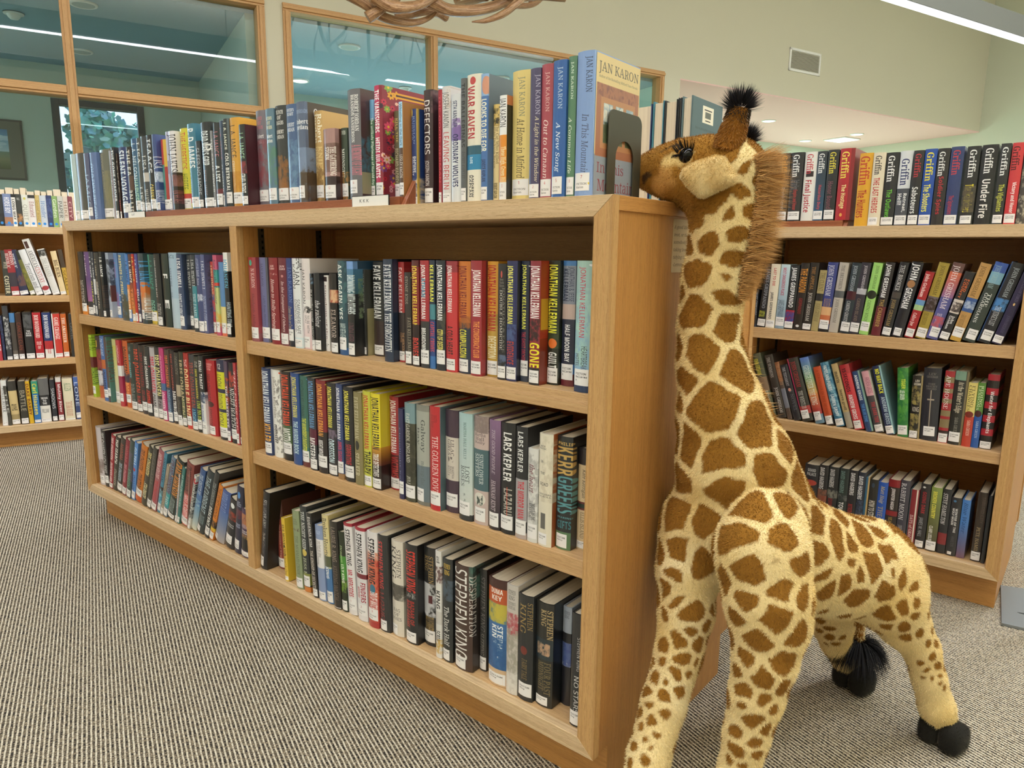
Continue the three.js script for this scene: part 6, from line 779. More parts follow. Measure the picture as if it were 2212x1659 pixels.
shelfRow('L', 'top of far left bookcase', `
113 1206 -34 23.3 164 0.0 100 1;22242a;black book without lettering, first from left, top of far left bookcase;R5-60 2a3038;D4a90d0
137 1206 -31 37.6 167 0.0 100 1;6a7aa8;blue and black book with white lettering, second from left, top of far left bookcase;R0-72 7a8ab4;V10-60 e8e8f0 b HORSE BOY;R72-92 a87a60;Dblue
174 1206 -32 18.8 167 0.0 100 1;e4e2dc;white book with black lettering, third from left, top of far left bookcase;R0-10 202024;V15-80 2a2a2c b LONG WAY;Dblue
193 1206 -33 25.3 168 0.0 100 1;3a3c3a;dark green book with cream lettering, fourth from left, top of far left bookcase;H10-20 e0e0d8 n HALL;N60-90 c08858;Dblue
219 1206 -35 29.4 166 0.0 100 1;dcdcd4;pale cream book with grey lettering, fifth from left, top of far left bookcase;O8-16/30-70 c8c060;V30-80 9a9890 n QUIET;Dblue
248 1206 -34 31.4 166 0.0 100 1;e2dcda;white book with maroon lettering, sixth from left, top of far left bookcase;R0-10 2a2a2e;V20-70 8a3a3a s Educated;Dblue
280 1206 -35 20.2 167 0.0 100 1;c8b070;tan book with green lettering, seventh from left, top of far left bookcase;V15-80 8a7038 i Second Wind;Dblue
300 1206 -33 30.2 166 0.0 100 1;c4ccd8;pale blue book with blue lettering, eighth from left, top of far left bookcase;V15-70 5a80b8 i Wonder;Dblue
330 1206 -33 26.3 168 0.0 100 1;2c3a68;navy book without lettering, ninth from left, top of far left bookcase;N10-70 4a5a90;Dblue
356 1206 -33 25.6 166 0.0 100 1;8aac6a;light green book with white lettering, tenth from left, top of far left bookcase;V10-70 f0f4e8 s Garden;Dblue
382 1206 -30 25.8 167 0.0 100 1;c8c8c0;pale grey book with brown lettering, eleventh from left, top of far left bookcase;V15-70 3a3a3a n PAPER;Dblue
408 1206 -30 21.8 166 0.0 100 1;d8c8bc;cream book with grey lettering, twelfth from left, top of far left bookcase;V15-70 8a7058 n HIKE
430 1206 -33 21.8 167 0.0 100 1;8a4450;dusty red book with silver lettering, thirteenth from left, top of far left bookcase;V15-70 d8b8b8 n CITY
`);
shelfRow('L', 'upper shelf, far left bookcase', `
102 838 -24 30.0 240 0.0 100 0;3a3c38;dark olive book with cream lettering, first from left, upper shelf, far left bookcase;H25-40 d8d0b8 t THE LAST STAND;V55-95 e0d8b8 b CUSTER
133 838 -20 35.0 245 -3.4 100 0;9a2c34;red book with white lettering, second from left, upper shelf, far left bookcase;R50-80 3a3440;V4-34/55-95 e8e0dc t DESTINY;V8-40/0-45 d8d4d0 t REPUBLIC;S90 973
170 838 -24 39.8 243 -8.7 100 0;2a3050;navy book with white lettering, third from left, upper shelf, far left bookcase;V8-40/20-60 d8dce4 t REPUBLIC;N50-80 6a4a48;S90 973
216 838 -26 23.8 242 -13.3 100 0;6a6a34;olive book without lettering, fourth from left, upper shelf, far left bookcase;R0-20 2a2a22;N40-90 8a8438;S90 973
243 838 -24 32.6 249 -14.5 100 0;e2e2e4;white book with navy lettering, fifth from left, upper shelf, far left bookcase;V30-85 3a3c40 s Terrorism and;S90 973
280 838 -22 33.6 307 -14.7 100 0;e6e4e4;white book with black lettering, sixth from left, upper shelf, far left bookcase;R4-16/15-60 4a2c28;V20-50 1f1f24 s AMERICA'S;V50-78 b03038 s CENTURY;O84-92 a83840;S94 973
319 838 -23 34.3 252 -12.4 100 0;dfdcd8;white book with grey lettering, seventh from left, upper shelf, far left bookcase;N2-16 2a2a2a;V20-60 a8a8a0 s THE FRANKS;S92 973
356 838 -24 27.6 240 -7.4 100 0;e8cfa0;peach book with brown lettering, eighth from left, upper shelf, far left bookcase;V20-60 4a3020 t BIG BURN;S92 973
385 838 -23 20.3 249 -5.9 100 1;c8a040;mustard book with brown lettering, ninth from left, upper shelf, far left bookcase;R0-40 4a3c30;V45-90 6a5020 n SCALES
`);
shelfRow('L', 'middle shelf, far left bookcase', `
45 490 -21 14.3 238 0.0 100 1;b83a48;red book with white lettering, first from left, middle shelf, far left bookcase;V10-80 f0e0e0 n WAR;S86 973
62 490 -26 12.8 242 0.0 100 1;2c3450;navy book without lettering, second from left, middle shelf, far left bookcase;N10-80 4a5a90;S86 973
79 490 -20 25.6 295 0.0 100 0;3a3c42;charcoal book without lettering, third from left, middle shelf, far left bookcase;N20-80 c8c8c8;S93 973
107 490 -24 24.2 255 0.0 100 0;6a6058;blue and brown book without lettering, fourth from left, middle shelf, far left bookcase;R0-20 4a80b8;R20-80 4a4440;S88 973
134 490 -20 26.0 255 0.0 100 0;3a2420;dark brown book with maroon lettering, fifth from left, middle shelf, far left bookcase;V20-80 8a4030 n CANCER CLAN;S88 973
166 490 -25 41.1 258 0.0 100 0;2c2c2e;black book with white lettering, sixth from left, middle shelf, far left bookcase;N5-35 5a5c60;H38-52 f0f0f0 b THE BLACK BANNERS;S88 973
211 490 -24 39.0 254 0.0 100 0;b82430;bright red book with white lettering, seventh from left, middle shelf, far left bookcase;V5-55/20-70 f4e4e0 t BOB WOODWARD;H62-80 f4e4e0 t STATE OF;S88 973
255 490 -22 39.5 253 0.0 100 0;26386c;navy and white book with white lettering, eighth from left, middle shelf, far left bookcase;R62-82 b82c34;R80-100 e8e4e0;V5-56/20-70 f0f2f4 t BOB WOODWARD;H78-92 b82c34 t WAR
299 490 -22 39.0 245 0.0 100 0;cc3c34;red book with white lettering, ninth from left, middle shelf, far left bookcase;R0-100/0-16 ece8e4;V8-58/30-80 f8f0ec t GAME CHANGE;S90 973
341 490 -25 27.4 243 0.0 100 0;cc6428;orange book with white lettering, tenth from left, middle shelf, far left bookcase;V8-66/20-75 f4e8dc t THE AMATEUR;S88 973
379 490 -21 22.5 242 0.0 100 1;2a2a2c;black book with purple lettering, eleventh from left, middle shelf, far left bookcase;V20-60 6a6a6c n CARTEL;S88 973
`);
shelfRow('L', 'bottom shelf, far left bookcase', `
23 128 -24 25.8 252 2.6 100 0;e4e4e2;white book with navy lettering, first from left, bottom shelf, far left bookcase;V15-70 3a3a3c s WHITE RIVER;S92 977
52 128 -22 14.6 222 -2.2 100 1;4a4842;dark grey book with silver lettering, second from left, bottom shelf, far left bookcase;V15-70 c8c8c0 n THE;S90 977
67 128 -26 39.0 245 -1.2 100 0;a89468;tan and black book with black lettering, third from left, bottom shelf, far left bookcase;R0-22 3a3834;R22-76 d8c08a;H50-70 3a3020 b CITADEL;S88 977
110 128 -20 34.7 242 0.0 100 0;3a3832;dark olive book with silver lettering, fourth from left, bottom shelf, far left bookcase;V20-70 b8b098 n BATTLE;S86 977
147 128 -24 21.6 239 -1.2 100 1;dcb028;yellow book with maroon lettering, fifth from left, bottom shelf, far left bookcase;V5-80 7a3a1c b DAKE BARRY;S88 977
171 128 -21 30.2 237 0.0 100 0;2f74b8;blue and green book with yellow lettering, sixth from left, bottom shelf, far left bookcase;R0-30 3a9a80;V5-80 e8d848 b Carl Hiaasen;S92 977
202 128 -24 49.1 249 0.0 100 0;e8e4dc;white book with white lettering, seventh from left, bottom shelf, far left bookcase;R0-40 6a6a6a;R38-62 2a2a2c;H42-60 f0f0f0 b THREE ROADS TO THE;H68-80 2a2a2c n WILLIAM;S92 977
257 128 -26 23.1 239 0.0 100 0;2c3038;slate book with white lettering, eighth from left, bottom shelf, far left bookcase;V20-70 d8dce0 n SHADOWS;S88 977
286 128 -23 25.9 248 0.0 100 0;8a2c34;maroon and white book with white lettering, ninth from left, bottom shelf, far left bookcase;R0-10 e0dcd8;V14-80 f0ecec b Mutiny River;S86 977
317 128 -20 49.6 240 0.0 100 0;e6dcc0;cream book with green lettering, tenth from left, bottom shelf, far left bookcase;V10-30 4a7a4a s ALLEN;V55-90/20-80 b04a2c s THAT DARK AND BLOODY;S96 977
371 128 -26 24.7 245 0.0 100 0;3a4a78;blue book with pale blue lettering, eleventh from left, bottom shelf, far left bookcase;R0-20 4a6ab0;V10-70 c8d4e8 n LONE;S84 977
`);
// the last book of the top row shows its whole front
const lastCover = place(0.152 * 1500, 0.247 * 1500);
{
  const r = lastCover, x = r.s.x, X = (a) => r.x + a * r.w, Y = (a) => r.y + a * r.h;
  x.fillStyle = '#dcc58c'; x.fillRect(r.x, r.y, r.w, r.h);
  x.fillStyle = '#8f9aa8'; x.fillRect(X(0), Y(0.70), r.w, r.h * 0.3);
  x.fillStyle = '#a56a4e'; x.fillRect(X(0.02), Y(0.20), r.w * 0.96, r.h * 0.51); blobs(x, '#7c4a44', X(0.02), Y(0.2), r.w * 0.96, r.h * 0.09);
  x.fillStyle = '#b98258'; x.fillRect(X(0.12), Y(0.29), r.w * 0.78, r.h * 0.36);
  for (const [a, b] of [[0.18, 0.38], [0.45, 0.62], [0.69, 0.86]]) { x.fillStyle = '#8fa6b8'; x.fillRect(X(a), Y(0.33), r.w * (b - a), r.h * 0.28); blobs(x, '#e8e4d4', X(a), Y(0.33), r.w * (b - a), r.h * 0.13); x.fillStyle = '#5f6a4a'; x.fillRect(X(a), Y(0.48), r.w * (b - a), r.h * 0.13); blobs(x, '#46523c', X(a), Y(0.46), r.w * (b - a), r.h * 0.14); }
  fit(x, 'JAN KARON', 's', '#3f3a34', X(0.06), Y(0.05), r.w * 0.9, r.h * 0.065); fit(x, 'Author of the Bestselling Mitford Years Novels', 's', '#6a6250', X(0.06), Y(0.145), r.w * 0.88, r.h * 0.022);
  fit(x, 'In This', 's', '#8a3f4c', X(0.06), Y(0.75), r.w * 0.62, r.h * 0.075); fit(x, 'Mountain', 's', '#8a3f4c', X(0.08), Y(0.87), r.w * 0.86, r.h * 0.085);
}
for (const s of sheets) {
  const t = texture(s.c); t.wrapS = t.wrapT = THREE.ClampToEdgeWrapping;
  s.mat = new THREE.MeshPhysicalMaterial({ map: t, roughness: 0.42, clearcoat: 0.55, clearcoatRoughness: 0.22 });
}
for (const make of pending) make();
{ // front board of the last book, as a part of that book
  const b = scene.children.filter((o) => o.userData.label?.startsWith('periwinkle')).pop();
  const g = new THREE.PlaneGeometry(0.152, 0.243), uv = g.attributes.uv; for (let i = 0; i < uv.count; i++) uv.setXY(i, ...uvOf(lastCover, uv.getX(i), 1 - uv.getY(i)));
  const m = mesh('front_cover', g, lastCover.s.mat, b); m.rotation.y = Math.PI / 2; m.position.set(0.0182, 0.1235, -0.086);
}
for (let i = 0, x = 0.0; i < 14; i++) { // far side of the left case: fore edges only
  const w = rr(0.026, 0.042), h = rr(0.215, 0.236), c = Math.cos(BUILD), sn = Math.sin(BUILD), z = -0.5, cx = x + w / 2 - 0.02; x += w + 0.001;
  const g = pageGeo.toNonIndexed().applyMatrix4(new THREE.Matrix4().makeScale(w - 0.005, h - 0.006, 0.15)).translate(cx, 1.2065 + h / 2, z - 0.075); g.applyMatrix4(new THREE.Matrix4().makeRotationY(BUILD)).translate(UNIT.L[0][0], 0, UNIT.L[0][2]); far.push([g, null]);
}
if (far.length) { // the small books on the far left case, joined
  const mats = [...new Set(far.map((f) => f[1]))], geos = mats.map((s) => mergeGeometries(far.filter((f) => f[1] === s).map((f) => { const g = f[0]; return g; })));
  const m = mesh('distant_books', mergeGeometries(geos, true), mats.map((s) => (s ? s.mat : M.pages)), scene, 'stuff');
  tag(m, 'small far books on the left bookcase and thin slivers between spines', 'books');
}
// books of the other side of the case, fore edges towards us
const clothC = { navy: 0x34426e, teal: 0x3f7c92, white: 0xd8d6d0, black: 0x22252a, slate: 0x5c737a };
for (const [i, [x0, x1, h, key, look]] of [[-0.257, -0.206, 0.247, 'navy', 'navy board book with tan fore edge showing, beside the tall Karon book front'], [-0.204, -0.175, 0.251, 'teal', 'teal board book with grey white fore edge, back row of bookcase top'], [-0.174, -0.141, 0.250, 'black', 'dark board book with cream fore edge, second back book from giraffe horn'], [-0.140, -0.1305, 0.252, 'black', 'thin black board book squeezed in the back row by the giraffe'], [-0.130, -0.104, 0.254, 'slate', 'slate grey book with barcode sticker on its back, above giraffe muzzle']].entries()) {
  const t = thing('book', look.replace('Karon ', ''), 'book', [(x0 + x1) / 2, 1.1972, -0.655], Math.PI, 'books, back row of bookcase top'), w = x1 - x0 - 0.0006;
  const cm = std({ color: clothC[key], roughness: 0.6 }), th = 0.003;
  mesh('front_board', bx(-w / 2, -w / 2 + th, 0, h, -0.162, 0, 'y', 0.0008), cm, t); mesh('back_board', bx(w / 2 - th, w / 2, 0, h, -0.162, 0, 'y', 0.0008), cm, t); mesh('spine', bx(-w / 2, w / 2, 0, h, 0, 0.003, 'y', 0.0008), cm, t);
  const p = mesh('page_block', pageGeo, M.pages, t); p.scale.set(w - 2 * th, h - 0.008, 0.155); p.position.set(0, h / 2, -0.079);
  if (i === 4) {
    const art = canvas(512, 800, (c) => { c.fillStyle = '#566d74'; c.fillRect(0, 0, 512, 800); c.fillStyle = '#efe9d8'; c.fillRect(170, 40, 190, 120); c.fillStyle = '#6a6f68'; c.fillRect(215, 80, 100, 44); c.fillStyle = '#2c2c2c'; c.fillRect(200, 62, 130, 8); c.fillRect(220, 138, 90, 7); c.fillStyle = '#33464c'; c.font = '26px sans-serif'; ['Rich in atmosphere and moving.', 'Gripping. Publishers Weekly', 'Intense. Library Journal', 'Fascinating. A quiet wonder.', 'Unforgettable. The Observer'].forEach((l, k) => c.fillText(l, 60, 215 + k * 62)); });
    const g = new THREE.PlaneGeometry(0.160, h - 0.002); const q = mesh('back_cover', g, std({ map: texture(art), roughness: 0.5 }), t, null); q.rotation.y = -Math.PI / 2; q.position.set(-w / 2 - 0.0004, h / 2, -0.081);
  }
}

// ---------------------------------------------------------------- on and around the long bookcase
function bookRack(label, x0, x1, z) {
  const t = thing('book_rack', label, 'book rack', [0, 1.1972, z]);
  mesh('base_board', bx(x0, x1, 0, 0.0205, -0.27, -0.032, 'x', 0.001), M.mahogany, t);
  mesh('end_board', slab([[-0.27, 0], [-0.034, 0], [-0.14, 0.17], [-0.27, 0.17]], 0, 0.012, 'y').rotateY(-Math.PI / 2).translate(x1 + 0.0125, 0, 0), M.mahogany, t);
  mesh('end_board', slab([[-0.27, 0], [-0.034, 0], [-0.14, 0.10], [-0.27, 0.10]], 0, 0.012, 'y').rotateY(-Math.PI / 2).translate(x0 - 0.0005, 0, 0), M.mahogany, t);
}
bookRack('reddish wooden book rack under the books on the long bookcase top', -1.950, -0.573, 0);
bookRack('reddish wooden book rack on the bookcase top behind the mane', -0.42, -0.034, -1.478);
function shelfSign(label, x0, x1, text, h) {
  const t = thing('shelf_label_holder', label, 'shelf label', [0, 1.1972, 0]), c = canvas(256, 64, (x, w, hh) => { x.fillStyle = '#f2f1ee'; x.fillRect(0, 0, w, hh); x.fillStyle = '#2b2b2b'; x.font = '30px sans-serif'; x.fillText(text, text.length > 2 ? 52 : 96, 40); });
  mesh('backing', bx(x0, x1, 0, h, -0.012, -0.0095, 'x', 0), M.black, t);
  const g = new THREE.PlaneGeometry(x1 - x0 - 0.003, h - 0.002); g.translate((x0 + x1) / 2, h / 2 - 0.0005, -0.0092); mesh('card', g, std({ map: texture(c), roughness: 0.5 }), t);
}
shelfSign('white card reading KKK in a black holder on the bookcase edge', -0.712, -0.583, 'K K K', 0.024);
shelfSign('small white card in a holder at the left of the rack', -1.90, -1.775, 'LAT', 0.020);
// bookends: a folded plate with an arched cut-out
function bookend(label, x, y, z0, z1, h, mat, cut) {
  const t = thing('bookend', label, 'bookend', [x, y, 0]), w = z1 - z0, r = 0.018, s = new THREE.Shape();
  s.moveTo(0, 0); s.lineTo(w, 0); s.lineTo(w, h - r); s.absarc(w - r, h - r, r, 0, Math.PI / 2); s.lineTo(r, h); s.absarc(r, h - r, r, Math.PI / 2, Math.PI); s.lineTo(0, 0);
  if (cut) { const p = new THREE.Path(), c = w / 2, q = w * 0.27; p.moveTo(c - q, 0.002); p.lineTo(c - q, h * 0.47); p.absarc(c, h * 0.47, q, Math.PI, 0, true); p.lineTo(c + q, 0.002); p.closePath(); s.holes.push(p); }
  const g = new THREE.ExtrudeGeometry(s, { depth: 0.0014, bevelEnabled: true, bevelSize: 0.0003, bevelThickness: 0.0003, bevelOffset: -0.0003, bevelSegments: 1, curveSegments: 20 });
  g.rotateY(-Math.PI / 2); g.translate(0.0014, 0, z0); mesh('upright', g, mat, t);
  mesh('foot', bx(-0.0006, 0.001, 0, 0.002, z0, z1, 'z', 0), mat, t);
}
bookend('dark olive metal bookend with arched cut-out at the bookcase end', -0.0655, 1.1972, -0.199, -0.079, 0.158, std({ color: 0x4c4a3e, roughness: 0.42, metalness: 0.3 }), true);
{ // handwritten note on the end panel
  const c = canvas(320, 512, (x, w, h) => { x.fillStyle = '#d3b98a'; x.fillRect(0, 0, w, h); x.fillStyle = '#4a3826'; x.font = 'italic 44px serif'; ['A good library', 'neat, or tidy...', 'somebody is', 'taking books,', 'tidying them.', '-Lemony'].forEach((l, i) => x.fillText(l, 16, 90 + i * 72)); });
  const t = thing('paper_note', 'tan handwritten paper note taped to the bookcase end behind the neck', 'note', [0, 0, 0]);
  const g = bx(-0.0036, -0.003, 1.062, 1.166, -0.315, -0.231, 'y', 0), n = g.attributes.normal, p = g.attributes.position, uv = g.attributes.uv;
  for (let i = 0; i < p.count; i++) uv.setXY(i, (-0.231 - p.getZ(i)) / 0.084, (p.getY(i) - 1.062) / 0.104);
  const m = mesh('sheet', g, std({ map: texture(c), roughness: 0.85 }), t);
}
{ // flat steel foot of something standing outside the frame
  const t = thing('steel_foot', 'grey steel foot plate at the lower right edge of the picture', 'furniture foot', [0.553, 0, -1.427], 0.2);
  const s = new THREE.Shape(); s.moveTo(0, 0); s.lineTo(0.30, -0.02); s.lineTo(0.30, 0.34); s.lineTo(0.03, 0.30); s.closePath();
  const hole = new THREE.Path(); hole.absellipse(0.07, 0.10, 0.022, 0.008, 0, Math.PI * 2); s.holes.push(hole);
  const g = new THREE.ExtrudeGeometry(s, { depth: 0.008, bevelEnabled: true, bevelSize: 0.002, bevelThickness: 0.001, bevelSegments: 2 }); g.rotateX(-Math.PI / 2); g.translate(0, 0.001, 0); mesh('plate', g, M.grey, t);
  mesh('column', new THREE.CylinderGeometry(0.025, 0.025, 0.7, 20).translate(0.2, 0.36, -0.16), M.grey, t);
}

// ---------------------------------------------------------------- the plush giraffe
// its skin is one distance field: chains of tapering limbs, blended where they meet
const CHAINS = [   // blend, then [x, y, z, radius] along each limb
  [0.03, [0.109, 1.249, -0.25, 0.05], [0.095, 1.192, -0.25, 0.06], [0.094, 1.141, -0.25, 0.062], [0.081, 1.054, -0.25, 0.06], [0.073, 0.964, -0.25, 0.057], [0.086, 0.883, -0.25, 0.066], [0.113, 0.784, -0.255, 0.087], [0.136, 0.69, -0.27, 0.111], [0.146, 0.6, -0.31, 0.13]],   // neck
  [0.03, [0.106, 1.257, -0.25, 0.047], [0.049, 1.264, -0.25, 0.053], [0.004, 1.26, -0.25, 0.055], [-0.034, 1.259, -0.25, 0.048], [-0.062, 1.26, -0.25, 0.037], [-0.077, 1.261, -0.25, 0.031]],   // face
  [0.02, [-0.003, 1.247, -0.25, 0.046], [0.066, 1.211, -0.25, 0.052], [0.102, 1.158, -0.25, 0.049]],   // throat
  [0.03, [0.141, 0.569, -0.29, 0.127], [0.204, 0.48, -0.4, 0.127], [0.269, 0.429, -0.52, 0.114], [0.321, 0.401, -0.62, 0.111], [0.346, 0.373, -0.66, 0.097]],   // body
  [0.03, [0.072, 0.567, -0.235, 0.059], [0.086, 0.488, -0.245, 0.071]],   // chest
  [0.008, [0.238, 0.606, -0.185, 0.073], [0.243, 0.573, -0.155, 0.082], [0.265, 0.496, -0.14, 0.075], [0.272, 0.453, -0.14, 0.068], [0.274, 0.388, -0.125, 0.054], [0.268, 0.317, -0.115, 0.046], [0.259, 0.235, -0.105, 0.038], [0.251, 0.162, -0.1, 0.034], [0.25, 0.07, -0.085, 0.033]],   // near_front
  [0.02, [0.07, 0.538, -0.23, 0.06], [0.077, 0.467, -0.21, 0.059], [0.09, 0.388, -0.19, 0.053], [0.093, 0.31, -0.16, 0.044], [0.091, 0.222, -0.11, 0.041], [0.091, 0.132, -0.055, 0.039], [0.099, 0.07, -0.005, 0.033]],   // far_front
  [0.02, [0.354, 0.399, -0.61, 0.085], [0.373, 0.355, -0.61, 0.08], [0.407, 0.29, -0.635, 0.054], [0.444, 0.232, -0.66, 0.037], [0.466, 0.16, -0.67, 0.033], [0.486, 0.091, -0.685, 0.035], [0.493, 0.057, -0.7, 0.035]],   // near_rear
  [0.02, [0.243, 0.275, -0.66, 0.062], [0.245, 0.204, -0.7, 0.048], [0.252, 0.135, -0.735, 0.034], [0.263, 0.081, -0.778, 0.029], [0.269, 0.059, -0.79, 0.029]],   // far_rear
];
const SPOTS = [[0.142, 1.251, -0.205, 0.008], [0.143, 1.21, -0.211, 0.014], [0.124, 1.168, -0.193, 0.014], [0.098, 1.18, -0.187, 0.014], [0.151, 1.173, -0.218, 0.014], [0.072, 1.148, -0.189, 0.011], [0.092, 1.12, -0.186, 0.019], [0.138, 1.136, -0.202, 0.02], [0.132, 1.091, -0.208, 0.02], [0.073, 1.066, -0.188, 0.024], [0.124, 1.049, -0.204, 0.018], [0.048, 1.111, -0.204, 0.007], [0.154, 1.229, -0.224, 0.009], [0.121, 1.269, -0.198, 0.009], [0.122, 1.028, -0.206, 0.023], [0.076, 0.995, -0.192, 0.027], [0.122, 0.966, -0.214, 0.02], [0.092, 0.914, -0.186, 0.027], [0.15, 0.885, -0.216, 0.028], [0.065, 0.862, -0.185, 0.015], [0.13, 0.818, -0.173, 0.037], [0.086, 0.736, -0.172, 0.027], [0.198, 0.782, -0.215, 0.031], [0.233, 0.747, -0.262, 0.017], [0.229, 0.709, -0.207, 0.024], [0.152, 0.721, -0.162, 0.036], [0.165, 0.682, -0.16, 0.029], [0.063, 0.663, -0.186, 0.018], [0.032, 0.914, -0.21, 0.009], [0.04, 0.803, -0.204, 0.01], [0.255, 0.675, -0.307, 0.021], [0.031, 1.024, -0.214, 0.007], [0.062, 0.591, -0.176, 0.023], [0.126, 0.588, -0.163, 0.02], [0.12, 0.509, -0.17, 0.024], [0.081, 0.52, -0.161, 0.022], [0.077, 0.484, -0.15, 0.014], [0.23, 0.659, -0.133, 0.035], [0.224, 0.617, -0.084, 0.032], [0.275, 0.667, -0.166, 0.026], [0.294, 0.625, -0.111, 0.024], [0.259, 0.571, -0.071, 0.035], [0.282, 0.588, -0.081, 0.019], [0.318, 0.581, -0.114, 0.018], [0.202, 0.527, -0.088, 0.015], [0.256, 0.517, -0.065, 0.02], [0.303, 0.543, -0.085, 0.023], [0.313, 0.622, -0.168, 0.016], [0.333, 0.528, -0.115, 0.016], [0.241, 0.478, -0.068, 0.013], [0.305, 0.492, -0.073, 0.026], [0.279, 0.443, -0.07, 0.021], [0.33, 0.467, -0.097, 0.018], [0.263, 0.408, -0.071, 0.013], [0.315, 0.412, -0.088, 0.019], [0.243, 0.369, -0.078, 0.012], [0.292, 0.382, -0.071, 0.016], [0.317, 0.364, -0.094, 0.013], [0.258, 0.343, -0.07, 0.015], [0.296, 0.342, -0.077, 0.01], [0.265, 0.317, -0.066, 0.011], [0.309, 0.32, -0.088, 0.009], [0.28, 0.299, -0.069, 0.015], [0.253, 0.26, -0.068, 0.011], [0.298, 0.277, -0.086, 0.009], [0.283, 0.255, -0.073, 0.01], [0.257, 0.227, -0.064, 0.013], [0.29, 0.226, -0.079, 0.009], [0.243, 0.201, -0.068, 0.006], [0.27, 0.203, -0.07, 0.007], [0.064, 0.441, -0.148, 0.014], [0.088, 0.43, -0.143, 0.012], [0.033, 0.502, -0.174, 0.01], [0.011, 0.561, -0.207, 0.011], [0.069, 0.39, -0.137, 0.01], [0.12, 0.407, -0.146, 0.019], [0.122, 0.38, -0.142, 0.014], [0.145, 0.403, -0.194, 0.005], [0.144, 0.38, -0.174, 0.009], [0.105, 0.356, -0.129, 0.017], [0.073, 0.336, -0.124, 0.013], [0.135, 0.347, -0.153, 0.013], [0.12, 0.321, -0.123, 0.014], [0.083, 0.312, -0.111, 0.007], [0.136, 0.315, -0.142, 0.006], [0.111, 0.296, -0.107, 0.011], [0.073, 0.279, -0.098, 0.012], [0.1, 0.283, -0.096, 0.006], [0.129, 0.297, -0.125, 0.008], [0.065, 0.251, -0.086, 0.01], [0.105, 0.257, -0.082, 0.013], [0.122, 0.266, -0.101, 0.012], [0.074, 0.237, -0.071, 0.007], [0.059, 0.208, -0.071, 0.008], [0.11, 0.232, -0.07, 0.009], [0.073, 0.197, -0.052, 0.006], [0.096, 0.216, -0.059, 0.009], [0.053, 0.166, -0.057, 0.005], [0.106, 0.195, -0.049, 0.006], [0.094, 0.183, -0.039, 0.005], [0.072, 0.164, -0.032, 0.006], [0.073, 0.142, -0.017, 0.006], [0.101, 0.157, -0.022, 0.007], [0.105, 0.173, -0.035, 0.004], [0.056, 0.29, -0.122, 0.009], [0.312, 0.623, -0.168, 0.018], [0.287, 0.588, -0.342, 0.023], [0.316, 0.542, -0.377, 0.026], [0.303, 0.522, -0.319, 0.022], [0.309, 0.491, -0.323, 0.02], [0.317, 0.455, -0.34, 0.021], [0.335, 0.459, -0.383, 0.021], [0.339, 0.484, -0.397, 0.014], [0.3, 0.557, -0.472, 0.017], [0.301, 0.532, -0.57, 0.016], [0.334, 0.526, -0.491, 0.026], [0.352, 0.512, -0.55, 0.013], [0.329, 0.528, -0.421, 0.014], [0.364, 0.475, -0.467, 0.024], [0.379, 0.481, -0.53, 0.017], [0.353, 0.462, -0.43, 0.015], [0.39, 0.415, -0.508, 0.027], [0.395, 0.435, -0.522, 0.018], [0.351, 0.408, -0.435, 0.021], [0.411, 0.425, -0.542, 0.018], [0.42, 0.366, -0.542, 0.016], [0.389, 0.352, -0.526, 0.02], [0.426, 0.412, -0.558, 0.011], [0.436, 0.372, -0.559, 0.009], [0.441, 0.344, -0.566, 0.009], [0.326, 0.352, -0.453, 0.01], [0.345, 0.335, -0.506, 0.01], [0.394, 0.315, -0.542, 0.013], [0.422, 0.317, -0.557, 0.014], [0.425, 0.287, -0.578, 0.011], [0.351, 0.284, -0.574, 0.013], [0.447, 0.294, -0.594, 0.01], [0.372, 0.28, -0.573, 0.009], [0.299, 0.381, -0.386, 0.01], [0.343, 0.508, -0.138, 0.009], [0.463, 0.268, -0.623, 0.008], [0.474, 0.258, -0.645, 0.008], [0.465, 0.289, -0.636, 0.007], [0.473, 0.233, -0.633, 0.007], [0.452, 0.211, -0.625, 0.006], [0.484, 0.207, -0.647, 0.009], [0.464, 0.197, -0.631, 0.004], [0.489, 0.187, -0.65, 0.006], [0.462, 0.179, -0.633, 0.004], [0.475, 0.18, -0.636, 0.005], [0.492, 0.17, -0.647, 0.005], [0.499, 0.156, -0.655, 0.004], [0.244, 0.25, -0.602, 0.012], [0.259, 0.225, -0.624, 0.011], [0.255, 0.19, -0.65, 0.01], [0.267, 0.167, -0.671, 0.009], [0.247, 0.159, -0.672, 0.007], [0.282, 0.194, -0.664, 0.007], [0.233, 0.204, -0.64, 0.008]];
const FACEPOLY = [[-0.093, 1.304], [-0.013, 1.313], [0.043, 1.321], [0.096, 1.319], [0.127, 1.281], [0.122, 1.265], [0.112, 1.25], [0.129, 1.221], [0.118, 1.193], [0.099, 1.175], [0.076, 1.159], [0.054, 1.132], [0.04, 1.136], [0.003, 1.189], [-0.089, 1.209]];
const FACESPOTS = [   // x, y, radius, cream / tan / dark / brown
  [0.006, 1.273, 0.013, 0], [-0.007, 1.27, 0.012, 0], [0.022, 1.267, 0.012, 0], [0.038, 1.27, 0.010, 0], [0.042, 1.283, 0.008, 0], [-0.023, 1.225, 0.023, 1], [0.003, 1.227, 0.016, 1], [-0.01, 1.252, 0.019, 1], [-0.061, 1.243, 0.008, 2], [-0.053, 1.244, 0.008, 2], [-0.045, 1.243, 0.006, 2], [0.011, 1.297, 0.007, 2], [0.003, 1.296, 0.006, 2], [-0.006, 1.295, 0.005, 2], [-0.015, 1.293, 0.004, 2], [-0.025, 1.291, 0.004, 2], [0.008, 1.2, 0.035, 3], [0.07, 1.182, 0.042, 3], [0.105, 1.198, 0.026, 3], [0.084, 1.304, 0.019, 3], [-0.03, 1.253, 0.014, 3]];
